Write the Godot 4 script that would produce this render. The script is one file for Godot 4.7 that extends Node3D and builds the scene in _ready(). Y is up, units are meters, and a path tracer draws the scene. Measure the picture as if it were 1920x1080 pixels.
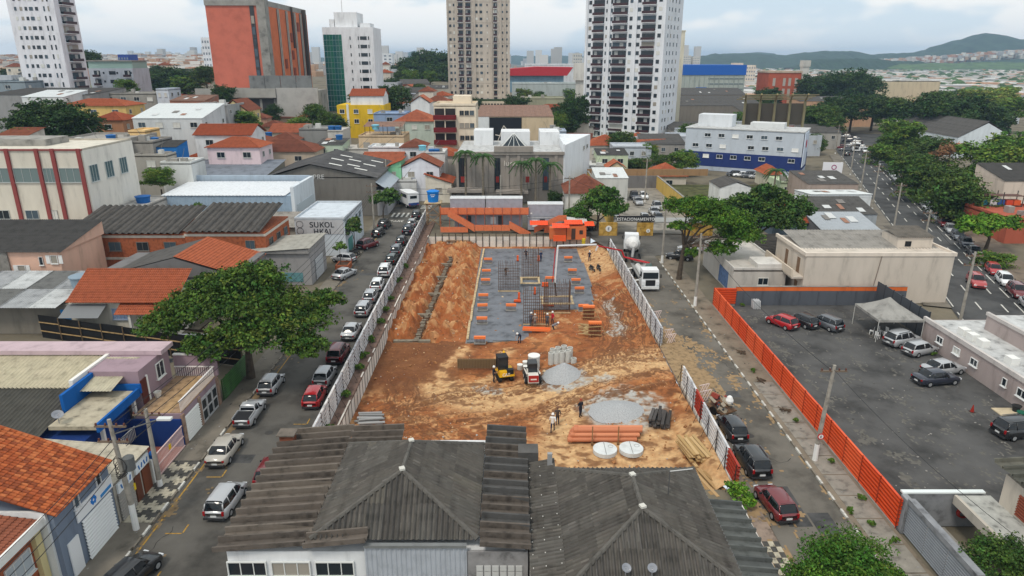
extends Node3D
# A building site between two streets,seen from 30 m up. x right,y up,-z away; street level is y = 0.

const TILT := 0.32289   # the lens looks 18.5 degrees down
const EYE := 30.0
var rng := RandomNumberGenerator.new()
var mats := {}
var texs := {}
var boxes := {}
var kept := {}
var used := {}
var PV := PackedVector3Array()
var PC := PackedColorArray()

func _ready() -> void:
	rng.seed = 7
	var cam := Camera3D.new(); cam.name = "camera"; add_child(cam)
	cam.position = V(0,EYE,0); cam.rotation = V(-TILT,0,0)
	cam.fov = 45.75; cam.near = 0.5; cam.far = 12000; cam.current = true
	var env := Environment.new()
	env.background_mode = Environment.BG_SKY
	env.sky = Sky.new(); env.sky.sky_material = sky_material()
	env.background_energy_multiplier = 0.93
	env.tonemap_mode = Environment.TONE_MAPPER_LINEAR
	env.tonemap_exposure = 1.18
	env.fog_enabled = true; env.fog_density = 0.00017; env.fog_light_color = Color(0.74,0.87,1.0)
	env.sdfgi_enabled = true; env.ssao_enabled = true; env.ssil_enabled = true
	var we := WorldEnvironment.new(); we.name = "surroundings"; we.environment = env; add_child(we)
	var sun := DirectionalLight3D.new(); sun.name = "sun"; add_child(sun)
	sun.light_energy = 0.5; sun.light_angular_distance = 12.0; sun.light_color = Color(1.0,0.965,0.91)
	sun.shadow_enabled = true
	sun.look_at_from_position(V(-14,40,22),Vector3.ZERO)
	make_textures()
	ground_and_streets()
	site()
	fences()
	front_houses()
	left_row()
	right_side()
	middle_houses()
	towers()
	quarter()
	far_country()
	trees()
	street_things()
	site_things()
	cars()
	people()

# ---------------------------------------------------------------- photo pixels to places
func gp(px: float,py: float,h := 0.0) -> Vector3:      # the pixel's point at height h
	var dx := (px - 960.0) / 1280.0; var dy := (py - 540.0) / 1280.0
	var t := (EYE - h) / (sin(TILT) + dy * cos(TILT))
	return V(t * dx,h,t * (-cos(TILT) + dy * sin(TILT)))
func fz(px: float,py: float,z: float) -> Vector3:      # the pixel's point on the wall plane z
	var dx := (px - 960.0) / 1280.0; var dy := (py - 540.0) / 1280.0
	var t := z / (-cos(TILT) + dy * sin(TILT))
	return V(t * dx,EYE - t * (sin(TILT) + dy * cos(TILT)),z)
func rise(x: float,z: float) -> float:                  # the land climbs behind,to the left
	return 10.0 * smoothstep(140.0,270.0,-z) * smoothstep(15.0,-50.0,x) + 8.0 * smoothstep(280.0,420.0,-z) * smoothstep(90.0,0.0,x)

# ---------------------------------------------------------------- materials
func sky_material() -> PanoramaSkyMaterial:
	var n := FastNoiseLite.new(); n.seed = 11; n.frequency = 1.0; n.fractal_octaves = 5
	var w := 2048; var h := 1024
	var im := Image.create(w,h,false,Image.FORMAT_RGB8)
	im.fill(Color(0.86,0.9,0.93))
	for y in h / 2:
		var el := PI * (0.5 - (y + 0.5) / h)
		var fine := 1 if el < 0.3 else 8
		if y % fine: continue
		for x in range(0,w,fine):
			var az := TAU * x / w
			var d := V(cos(az),el * 2.6,sin(az))
			var a := n.get_noise_3d(d.x * 2.2,d.y * 2.2,d.z * 2.2); var b := n.get_noise_3d(d.x * 7.0 + d.y * 4.0,d.y * 9.0 + 5.0,d.z * 7.0)
			var v := clampf(0.55 + a * 0.9 + b * 0.95,0.0,1.0)
			var c := Color(0.815,0.885,0.93).lerp(Color(0.985,0.985,0.975),smoothstep(0.2,0.68,v))
			c = c.lerp(Color(0.935,0.955,0.965),0.65 * smoothstep(0.09,0.0,el))
			if fine == 1: im.set_pixel(x,y,c)
			else: im.fill_rect(Rect2i(x,y,8,8),c)
	var m := PanoramaSkyMaterial.new(); m.panorama = ImageTexture.create_from_image(im)
	return m

func noise_tex(called: String,freq: float,oct: int,lo: float,hi: float,mid := 0.5,size := 1024) -> void:
	var n := FastNoiseLite.new(); n.noise_type = FastNoiseLite.TYPE_SIMPLEX_SMOOTH; n.fractal_gain = 0.62; n.frequency = freq; n.fractal_octaves = oct; n.seed = texs.size() * 13 + 3
	n.fractal_type = FastNoiseLite.FRACTAL_FBM
	var t := NoiseTexture2D.new(); t.width = size; t.height = size; t.seamless = true; t.noise = n; t.normalize = true
	var gr := Gradient.new(); gr.offsets = PackedFloat32Array([0.0,mid,1.0])
	var m := lerpf(lo,hi,0.72)
	gr.colors = PackedColorArray([Color(lo,lo,lo),Color(m,m,m),Color(hi,hi,hi)])
	t.color_ramp = gr
	texs[called] = t

func make_textures() -> void:
	noise_tex("plaster",0.004,8,0.86,1.0)
	noise_tex("grime",0.0045,9,0.56,1.0,0.42)
	noise_tex("streak",0.005,8,0.8,1.0,0.4)
	noise_tex("asphalt",0.0035,9,0.62,1.0)
	noise_tex("gravel",0.02,7,0.62,1.0)
	noise_tex("clay",0.008,8,0.66,1.0)
	noise_tex("leafy",0.008,8,0.5,1.0)

# col is the real base colour,as sRGB 0-255
func M(called: String,r: float,g: float,b: float,tex := "",per_metre := 0.25,rough := 0.9,opt := {}) -> StandardMaterial3D:
	if mats.has(called): return mats[called]
	var m := StandardMaterial3D.new(); m.resource_name = called
	m.albedo_color = Color(r / 255.0,g / 255.0,b / 255.0)
	m.roughness = rough; m.metallic_specular = opt.get("spec",0.35)
	m.cull_mode = BaseMaterial3D.CULL_DISABLED
	if tex:
		m.albedo_texture = texs[tex]; m.uv1_triplanar = true; m.uv1_world_triplanar = true
		m.uv1_scale = V(1,opt.get("tall",1.0),1) * per_metre * 0.4
	m.metallic = opt.get("metal",0.0)
	if opt.has("coat"): m.clearcoat_enabled = true; m.clearcoat = opt.coat; m.clearcoat_roughness = 0.06
	if opt.has("vc"): m.vertex_color_use_as_albedo = true
	if opt.has("back"): m.backlight_enabled = true; m.backlight = opt.back
	mats[called] = m
	return m
func wallm(r: int,g: int,b: int) -> StandardMaterial3D:     # painted or rendered wall with rain streaks
	return M("wall %d %d %d" % [r,g,b],r,g,b,"streak",0.22,0.92,{"tall": 0.25})
func plain(r: int,g: int,b: int,rough := 0.7) -> StandardMaterial3D:
	return M("plain %d %d %d %.2f" % [r,g,b,rough],r,g,b,"",1.0,rough)
func metalm(r: int,g: int,b: int) -> StandardMaterial3D:
	return M("metal %d %d %d" % [r,g,b],r,g,b,"plaster",0.5,0.45,{"spec": 0.5})
func any_pane() -> StandardMaterial3D:     # dark glass,drawn blinds,curtains
	var k := rng.randf()
	return glass() if k < 0.55 else (M("glass sky",74,88,98,"",1,0.1) if k < 0.78 else (plain(150,144,134,0.8) if k < 0.9 else plain(206,206,200,0.7)))
func glass() -> StandardMaterial3D: return M("glass",34,42,48,"",1,0.08,{"spec": 0.5})
func concrete() -> StandardMaterial3D: return M("concrete",165,162,156,"grime",0.16,0.95)
func fibro() -> StandardMaterial3D: return M("fibro",96,94,92,"grime",0.3,0.95)
func clay() -> StandardMaterial3D: return M("clay",180,100,68,"clay",0.35,0.92)
func clay_old() -> StandardMaterial3D: return M("clay old",152,92,70,"grime",0.3,0.94)

# ---------------------------------------------------------------- things and parts
func numbered(called: String) -> String:
	var n: int = used.get(called,0); used[called] = n + 1
	return called if n == 0 else "%s_%03d" % [called,n]
func tag(o: Node,label: String,category := "",group := "",kind := "") -> Node:
	if label: o.set_meta("label",label)
	if category: o.set_meta("category",category)
	if group: o.set_meta("group",group)
	if kind: o.set_meta("kind",kind)
	return o
func thing(called: String,label: String,category: String,at := Vector3.ZERO,turn := 0.0,group := "") -> Node3D:
	var o := Node3D.new(); o.name = numbered(called); add_child(o)
	o.position = at; o.rotation.y = turn
	tag(o,label,category,group)
	return o
func put(parent: Node,called: String,mesh: Mesh,mat: Material,at := Vector3.ZERO,rot := Vector3.ZERO) -> MeshInstance3D:
	var o := MeshInstance3D.new()
	o.name = numbered(called) if parent == self else called
	o.mesh = mesh; o.material_override = mat; o.position = at; o.rotation = rot
	parent.add_child(o,true)
	return o
func structure(called: String,mesh: Mesh,mat: Material,at := Vector3.ZERO) -> MeshInstance3D:
	var o := put(self,called,mesh,mat,at); o.set_meta("kind","structure"); return o
func copy(o: Node3D,label := "",group := "") -> Node3D:
	var c: Node3D = o.duplicate()
	var base: String = str(o.name)
	if base.length() > 4 and base[-4] == "_" and base.right(3).is_valid_int(): base = base.left(-4)
	c.name = numbered(base); add_child(c)
	if label: c.set_meta("label",label)
	if group: c.set_meta("group",group)
	return c

# ---------------------------------------------------------------- meshes
func tri(a: Vector3,b: Vector3,c: Vector3) -> void:
	PV.append(a); PV.append(b); PV.append(c)
func quad(a: Vector3,b: Vector3,c: Vector3,d: Vector3) -> void:
	tri(a,b,c); tri(a,c,d)
func done(smooth := false) -> ArrayMesh:
	var am := ArrayMesh.new()
	if smooth:
		var st := SurfaceTool.new(); st.begin(Mesh.PRIMITIVE_TRIANGLES); st.set_smooth_group(0)
		for i in PV.size():
			if PC.size(): st.set_color(PC[i])
			st.add_vertex(PV[i])
		st.index(); st.generate_normals()
		am = st.commit()
	else:
		var arr := []; arr.resize(Mesh.ARRAY_MAX)
		var nn := PackedVector3Array(); nn.resize(PV.size())
		for i in range(0,PV.size(),3):
			var n := (PV[i + 2] - PV[i]).cross(PV[i + 1] - PV[i]).normalized()
			nn[i] = n; nn[i + 1] = n; nn[i + 2] = n
		arr[Mesh.ARRAY_VERTEX] = PV; arr[Mesh.ARRAY_NORMAL] = nn
		if PC.size(): arr[Mesh.ARRAY_COLOR] = PC
		am.add_surface_from_arrays(Mesh.PRIMITIVE_TRIANGLES,arr)
	PV = PackedVector3Array(); PC = PackedColorArray()
	return am
func add_box(c: Vector3,s: Vector3,yaw := 0.0,top := 1.0) -> void:   # into the open mesh
	var b := Basis(Vector3.UP,yaw); var h := s / 2
	var p: Array[Vector3] = []
	for y in [-1,1]:
		var k := 1.0 if y < 0 else top
		for q in [[-1,1],[1,1],[1,-1],[-1,-1]]:
			p.append(c + b * V(q[0] * h.x * k,y * h.y,q[1] * h.z * k))
	quad(p[4],p[5],p[6],p[7]); quad(p[3],p[2],p[1],p[0])
	for i in 4:
		var j := (i + 1) % 4
		quad(p[i],p[j],p[j + 4],p[i + 4])
func bar(a: Vector3,b: Vector3,r1: float,r2 := -1.0,sides := 6) -> void:   # a tapered rod into the open mesh
	if r2 < 0: r2 = r1
	var d := (b - a).normalized()
	var u := d.cross(Vector3.UP if absf(d.y) < 0.9 else Vector3.RIGHT).normalized(); var v := d.cross(u)
	for i in sides:
		var t0 := TAU * i / sides; var t1 := TAU * (i + 1) / sides
		var e0 := u * cos(t0) + v * sin(t0); var e1 := u * cos(t1) + v * sin(t1)
		quad(a + e0 * r1,b + e0 * r2,b + e1 * r2,a + e1 * r1)
		tri(b,b + e1 * r2,b + e0 * r2); tri(a,a + e0 * r1,a + e1 * r1)
func line_of(pts: Array,r1: float,r2: float,sides := 6) -> void:
	for i in pts.size() - 1:
		bar(pts[i],pts[i + 1],lerpf(r1,r2,float(i) / (pts.size() - 1)),lerpf(r1,r2,float(i + 1) / (pts.size() - 1)),sides)
func rod(a: Vector3,b: Vector3,r1: float,r2 := -1.0,sides := 8) -> ArrayMesh:
	bar(a,b,r1,r2,sides); return done()
func lathe(prof: Array,sides := 16) -> ArrayMesh:      # prof: [radius,height] from the bottom up
	for i in prof.size() - 1:
		for k in sides:
			var a := TAU * k / sides; var b := TAU * (k + 1) / sides
			var p := func(j: int,t: float) -> Vector3: return V(cos(t) * prof[j][0],prof[j][1],sin(t) * prof[j][0])
			quad(p.call(i,a),p.call(i + 1,a),p.call(i + 1,b),p.call(i,b))
	return done()
func box_mesh(s: Vector3) -> Mesh:
	var key := "%.3f %.3f %.3f" % [s.x,s.y,s.z]
	if not boxes.has(key):
		add_box(Vector3.ZERO,s); boxes[key] = done()
	return boxes[key]
# a box between world coordinates,as a part of an unturned thing
func bx(parent: Node3D,called: String,mat: Material,x0: float,x1: float,y0: float,y1: float,z0: float,z1: float) -> MeshInstance3D:
	var c := V(x0 + x1,y0 + y1,z0 + z1) / 2
	return put(parent,called,box_mesh(V(absf(x1 - x0),absf(y1 - y0),absf(z1 - z0))),mat,parent.to_local(c) if parent != self else c)
func local(parent: Node3D,called: String,mat: Material,c: Vector3,s: Vector3,rot := Vector3.ZERO) -> MeshInstance3D:
	return put(parent,called,box_mesh(s),mat,c,rot)

# Ribbed or tiled sheet over a flat convex outline; poly[0] to poly[1] is the eave,the ribs run up from it.
# kind: "wave" fibre cement,"trap" folded sheet,"clay" barrel tiles in courses,"flat"
func rib(kind: String,u: float,pitch: float,amp: float) -> float:
	var f := fposmod(u / pitch,1.0)
	match kind:
		"trap": return amp * (1.0 if f < 0.3 else (0.0 if f > 0.45 and f < 0.85 else (1.0 - (f - 0.3) / 0.15 if f <= 0.45 else (f - 0.85) / 0.15)))
		"wave": return amp * pow(0.5 + 0.5 * cos(TAU * f),1.8)
		"clay": return amp * absf(cos(PI * f))
	return 0.0
func sheet(poly: Array,kind: String,pitch: float,amp: float,cell := Rect2(-1e6,-1e6,2e6,2e6),course := 0.0,lift := 0.0,worn := []) -> ArrayMesh:
	var o: Vector3 = poly[0]
	var ux: Vector3 = (poly[1] - o).normalized()
	var n: Vector3 = ux.cross(poly[2] - o).normalized()
	if n.y < 0: n = -n
	var vx := n.cross(ux)
	if vx.dot(poly[2] - o) < 0: vx = -vx
	var q: Array[Vector2] = []
	var u0 := 1e9; var u1 := -1e9
	for p in poly:
		var w := Vector2((p - o).dot(ux),(p - o).dot(vx)); q.append(w); u0 = minf(u0,w.x); u1 = maxf(u1,w.x)
	u0 = maxf(u0,cell.position.x); u1 = minf(u1,cell.end.x)
	if u1 - u0 < 0.02: return null
	var step := pitch / (6.0 if kind == "trap" or worn else 4.0)
	var us: Array[float] = [u0]
	var s := (floorf(u0 / step) + 1.0) * step
	while s < u1 - 0.001:
		if s - us[-1] > 0.004: us.append(s)
		s += step
	us.append(u1)
	var prev := []
	for u in us:
		var lo := 1e9; var hi := -1e9
		for i in q.size():
			var a := q[i]; var b := q[(i + 1) % q.size()]
			var ua := clampf(u,u0 + 0.001,u1 - 0.001)
			if (a.x - ua) * (b.x - ua) <= 0.0 and absf(a.x - b.x) > 1e-5:
				var v := lerpf(a.y,b.y,(ua - a.x) / (b.x - a.x)); lo = minf(lo,v); hi = maxf(hi,v)
		lo = maxf(lo,cell.position.y); hi = minf(hi,cell.end.y)
		var r := rib(kind,u,pitch,amp) + lift
		var row := []
		if hi > lo - 0.0001:
			if course > 0.0:
				var k0 := floorf(lo / course); var k1 := ceilf(hi / course)
				row = [lo,hi,r,k0,k1]
			else:
				row = [lo,hi,r,0.0,1.0]
		if prev and row:
			var ka := int(minf(prev[3],row[3])); var kb := int(maxf(prev[4],row[4]))
			for k in range(ka,kb):
				var a0: float = prev[0] if course == 0.0 else clampf(k * course,prev[0],prev[1])
				var a1: float = prev[1] if course == 0.0 else clampf((k + 1) * course,prev[0],prev[1])
				var b0: float = row[0] if course == 0.0 else clampf(k * course,row[0],row[1])
				var b1: float = row[1] if course == 0.0 else clampf((k + 1) * course,row[0],row[1])
				if a1 - a0 < 0.002 and b1 - b0 < 0.002: continue
				var st := 0.055 if course > 0.0 and worn.is_empty() else 0.0
				quad(o + ux * prev[5] + vx * a0 + n * (prev[2] + st),o + ux * prev[5] + vx * a1 + n * prev[2],o + ux * u + vx * b1 + n * row[2],o + ux * u + vx * b0 + n * (row[2] + st))
				if worn: shade_of(worn[0])
				if st > 0.0:
					quad(o + ux * prev[5] + vx * a0 + n * prev[2],o + ux * prev[5] + vx * a0 + n * (prev[2] + st),o + ux * u + vx * b0 + n * (row[2] + st),o + ux * u + vx * b0 + n * row[2])
		prev = row
		if row: row.append(u)
	if PV.is_empty(): return null
	return done()
func shade_of(c: Color) -> void:     # the tone of the last quad,varied at random: lichen flecks
	var k := c * rng.randf_range(0.9,1.1) * (1.35 if rng.randf() < 0.04 else 1.0); k.a = 1
	for i in 6: PC.append(k)
# many sheets as parts: cells of w by l metres,each lapping the one below
func sheets(parent: Node3D,called: String,mm: Array,poly: Array,kind: String,pitch: float,amp: float,w: float,l: float,worn := []) -> void:
	var o: Vector3 = poly[0]; var ux: Vector3 = (poly[1] - o).normalized()
	var lo := 1e9; var hi := -1e9; var top := 0.0
	var lp := []
	for p in poly:
		var u: float = (p - o).dot(ux); lo = minf(lo,u); hi = maxf(hi,u); top = maxf(top,((p - o) - ux * u).length()); lp.append(p - parent.position)
	var nu := int(ceil((hi - lo) / w)); var nv := int(ceil(top / l))
	for j in nv:
		for i in nu:
			var m := sheet(lp,kind,pitch,amp,Rect2(lo + i * w,j * l,w + 0.03,l + 0.12),0.45 if worn else 0.0,0.012 * (j % 2) + 0.006 * (i % 2),worn)
			if m: put(parent,called,m,M("newer sheet",255,250,240,"plaster",0.5,0.95,{"vc": 1}) if worn and rng.randf() < 0.035 else mm[rng.randi() % mm.size()])
func one_sheet(parent: Node3D,called: String,mat: Material,poly: Array,kind: String,pitch: float,amp: float,course := 0.0) -> void:
	var lp := []
	for p in poly: lp.append(p - parent.position)
	var m := sheet(lp,kind,pitch,amp,Rect2(-1e6,-1e6,2e6,2e6),course)
	if m: put(parent,called,m,mat)
func prism(parent: Node3D,called: String,mat: Material,outline: Array,push: Vector3) -> void:   # convex outline pushed to a solid
	var lp: Array[Vector3] = []
	for p in outline: lp.append(p - parent.position)
	for i in range(1,lp.size() - 1):
		tri(lp[0],lp[i],lp[i + 1]); tri(lp[0] + push,lp[i + 1] + push,lp[i] + push)
	for i in lp.size():
		var j := (i + 1) % lp.size(); quad(lp[i],lp[i] + push,lp[j] + push,lp[j])
	put(parent,called,done(),mat)
func flat_area(pts: Array,y: float,thick := 0.0) -> ArrayMesh:     # a level patch from x,z pairs
	var p2 := PackedVector2Array()
	for p in pts: p2.append(Vector2(p[0],p[1]))
	var ix := Geometry2D.triangulate_polygon(p2)
	for i in range(0,ix.size(),3):
		var a := p2[ix[i]]; var b := p2[ix[i + 1]]; var c := p2[ix[i + 2]]
		if (b - a).cross(c - a) < 0.0: var t := b; b = c; c = t
		tri(V(a.x,y,a.y),V(b.x,y,b.y),V(c.x,y,c.y))
	if thick > 0.0:
		for i in p2.size():
			var a := p2[i]; var b := p2[(i + 1) % p2.size()]
			quad(V(a.x,y - thick,a.y),V(a.x,y,a.y),V(b.x,y,b.y),V(b.x,y - thick,b.y))
	return done()

# ---------------------------------------------------------------- windows,doors,roofs
func window(parent: Node3D,at: Vector3,yaw: float,w: float,h: float,frame: Material = null,bars := 1,pane: Material = null) -> MeshInstance3D:
	if frame == null: frame = plain(205,205,200,0.5)
	var key := "window %.2f %.2f %d" % [w,h,bars]
	if not kept.has(key):
		var f := 0.06 if w > 0.6 else 0.04
		for s in [-1,1]:
			add_box(V(s * (w - f) / 2,0,0.05),V(f,h,0.1)); add_box(V(0,s * (h - f) / 2,0.05),V(w - 2 * f,f,0.1))
		for i in bars: add_box(V(-w / 2 + w * (i + 1) / (bars + 1),0,0.045),V(0.045,h - 2 * f,0.06))
		add_box(V(0,-h / 2 - 0.04,0.08),V(w + 0.14,0.06,0.2))
		kept[key] = done()
	var b := Basis(Vector3.UP,yaw)
	var o := put(parent,"window",kept[key],frame,parent.to_local(at),V(0,yaw,0))
	put(o,"pane",box_mesh(V(w - 0.1,h - 0.1,0.03)),pane if pane else any_pane(),V(0,0,0.02))
	return o
func window_row(parent: Node3D,a: Vector3,b: Vector3,n: int,yaw: float,w: float,h: float,frame: Material = null,bars := 1,pane: Material = null) -> void:
	for i in n: window(parent,a.lerp(b,0.5 if n == 1 else float(i) / (n - 1)),yaw,w,h,frame,bars,pane)
func door(parent: Node3D,at: Vector3,yaw: float,w: float,h: float,mat: Material) -> void:   # at = foot of the door
	var o := put(parent,"door",box_mesh(V(w,h,0.08)),mat,parent.to_local(at + V(0,h / 2,0)) ,V(0,yaw,0))
	put(o,"handle",box_mesh(V(0.14,0.04,0.06)),plain(60,60,60),V(w * 0.38,-0.05,0.06))

# roof over the rectangle; type: flat,hip,gable_x (ridge along x),gable_z,shed_l/r/f/b (low edge on that side)
func roof(t: Node3D,type: String,x0: float,x1: float,z0: float,z1: float,y: float,up: float,kind: String,mat: Material,over := 0.35,wall: Material = null) -> void:
	var pitch := 0.24 if kind == "clay" else (0.4 if kind == "trap" else 0.3)
	var amp := 0.1 if kind == "clay" else 0.09
	var course := 0.42 if kind == "clay" else 0.0
	var a := x0 - over; var b := x1 + over; var f := z0 + over; var k := z1 - over
	var mx := (x0 + x1) / 2; var mz := (z0 + z1) / 2
	var r := func(poly: Array) -> void: one_sheet(t,"roof",mat,poly,kind,pitch,amp,course)
	match type:
		"flat":
			var m := wall if wall else concrete()
			bx(t,"roof",mat,x0 + 0.15,x1 - 0.15,y - 0.3,y - 0.12,z1 + 0.15,z0 - 0.15)
			for s in [[x0,x1,z0 - 0.15,z0],[x0,x1,z1,z1 + 0.15],[x0,x0 + 0.15,z1 + 0.15,z0 - 0.15],[x1 - 0.15,x1,z1 + 0.15,z0 - 0.15]]:
				bx(t,"parapet",m,s[0],s[1],y - 0.28,y + up,s[2],s[3])
		"hip":
			var d := minf(x1 - x0,z0 - z1) / 2 + over
			var p := V(mx,y + up,mz) ; var q := p
			if x1 - x0 > z0 - z1: p.x = a + d; q.x = b - d
			else: p.z = f - d; q.z = k + d
			var A := V(a,y,f); var B := V(b,y,f); var C := V(b,y,k); var D := V(a,y,k)
			if x1 - x0 > z0 - z1:
				r.call([A,B,q,p]); r.call([C,D,p,q]); r.call([B,C,q]); r.call([D,A,p])
			else:
				r.call([A,B,p]); r.call([C,D,q]); r.call([B,C,q,p]); r.call([D,A,p,q])
			var cap := mat
			for e in [[A,p],[B,p if z0 - z1 >= x1 - x0 else q],[C,q],[D,q if z0 - z1 >= x1 - x0 else p],[p,q]]:
				if e[0].distance_to(e[1]) > 0.3: put(t,"ridge_cap",rod(e[0] - t.position + V(0,0.06,0),e[1] - t.position + V(0,0.06,0),0.11,0.11,5),cap)
		"gable_x":
			r.call([V(a,y,f),V(b,y,f),V(b,y + up,mz),V(a,y + up,mz)])
			r.call([V(b,y,k),V(a,y,k),V(a,y + up,mz),V(b,y + up,mz)])
			put(t,"ridge_cap",rod(V(a,y + up + 0.05,mz) - t.position,V(b,y + up + 0.05,mz) - t.position,0.11,0.11,5),mat)
			for x in [x0,x1 - 0.2]:
				prism(t,"gable",wall,[V(x,y - 0.05,z0),V(x,y - 0.05,z1),V(x,y + up * 0.9,mz)],V(0.2,0,0))
		"gable_z":
			r.call([V(b,y,f),V(b,y,k),V(mx,y + up,k),V(mx,y + up,f)])
			r.call([V(a,y,k),V(a,y,f),V(mx,y + up,f),V(mx,y + up,k)])
			put(t,"ridge_cap",rod(V(mx,y + up + 0.05,f) - t.position,V(mx,y + up + 0.05,k) - t.position,0.11,0.11,5),mat)
			for z in [z0 - 0.2,z1]:
				prism(t,"gable",wall,[V(x0,y - 0.05,z),V(x1,y - 0.05,z),V(mx,y + up * 0.9,z)],V(0,0,0.2))
		"shed_f","shed_b":
			var ya := y if type == "shed_f" else y + up; var yb := y + up if type == "shed_f" else y
			if type == "shed_f": r.call([V(a,ya,f),V(b,ya,f),V(b,yb,k),V(a,yb,k)])
			else: r.call([V(b,yb,k),V(a,yb,k),V(a,ya,f),V(b,ya,f)])
			if wall and up > 0.1:
				for x in [x0,x1 - 0.2]: prism(t,"gable",wall,[V(x,y - 0.05,z0),V(x,y - 0.05,z1),V(x,y + up * 0.94 - 0.05,z1 if type == "shed_f" else z0)],V(0.2,0,0))
				bx(t,"upper_wall",wall,x0 + 0.2,x1 - 0.2,y - 0.05,y + up * 0.92,(z1 if type == "shed_f" else z0 - 0.2),(z1 + 0.2 if type == "shed_f" else z0))
		"shed_l","shed_r":
			if type == "shed_l": r.call([V(a,y,k),V(a,y,f),V(b,y + up,f),V(b,y + up,k)])
			else: r.call([V(b,y,f),V(b,y,k),V(a,y + up,k),V(a,y + up,f)])
			if wall and up > 0.1:
				for z in [z0 - 0.2,z1]: prism(t,"gable",wall,[V(x0,y - 0.05,z),V(x1,y - 0.05,z),V(x1 if type == "shed_l" else x0,y + up * 0.94 - 0.05,z)],V(0,0,0.2))
				bx(t,"upper_wall",wall,(x1 - 0.2 if type == "shed_l" else x0),(x1 if type == "shed_l" else x0 + 0.2),y - 0.05,y + up * 0.92,z1 + 0.2,z0 - 0.2)

func building(called: String,label: String,x0: float,x1: float,z0: float,z1: float,y0: float,y1: float,wall: Material,group := "",category := "") -> Node3D:
	var t := thing(called,label,category if category else ("building" if not called.contains("house") else "house"),V((x0 + x1) / 2,y0,(z0 + z1) / 2),0.0,group)
	bx(t,"wall",wall,x0,x1,y0,y1 - 0.02,z1,z0)
	return t

# ---------------------------------------------------------------- ground,streets,the excavated site
func asphalt() -> StandardMaterial3D: return M("asphalt",101,98,93,"asphalt",0.11,0.95)
func pavement() -> StandardMaterial3D: return M("pavement",132,125,114,"grime",0.13,0.95)
func white_paint() -> StandardMaterial3D: return M("white paint",226,224,216,"grime",0.9,0.8)
func yellow_paint() -> StandardMaterial3D: return M("yellow paint",186,146,66,"grime",1.1,0.85)

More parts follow.
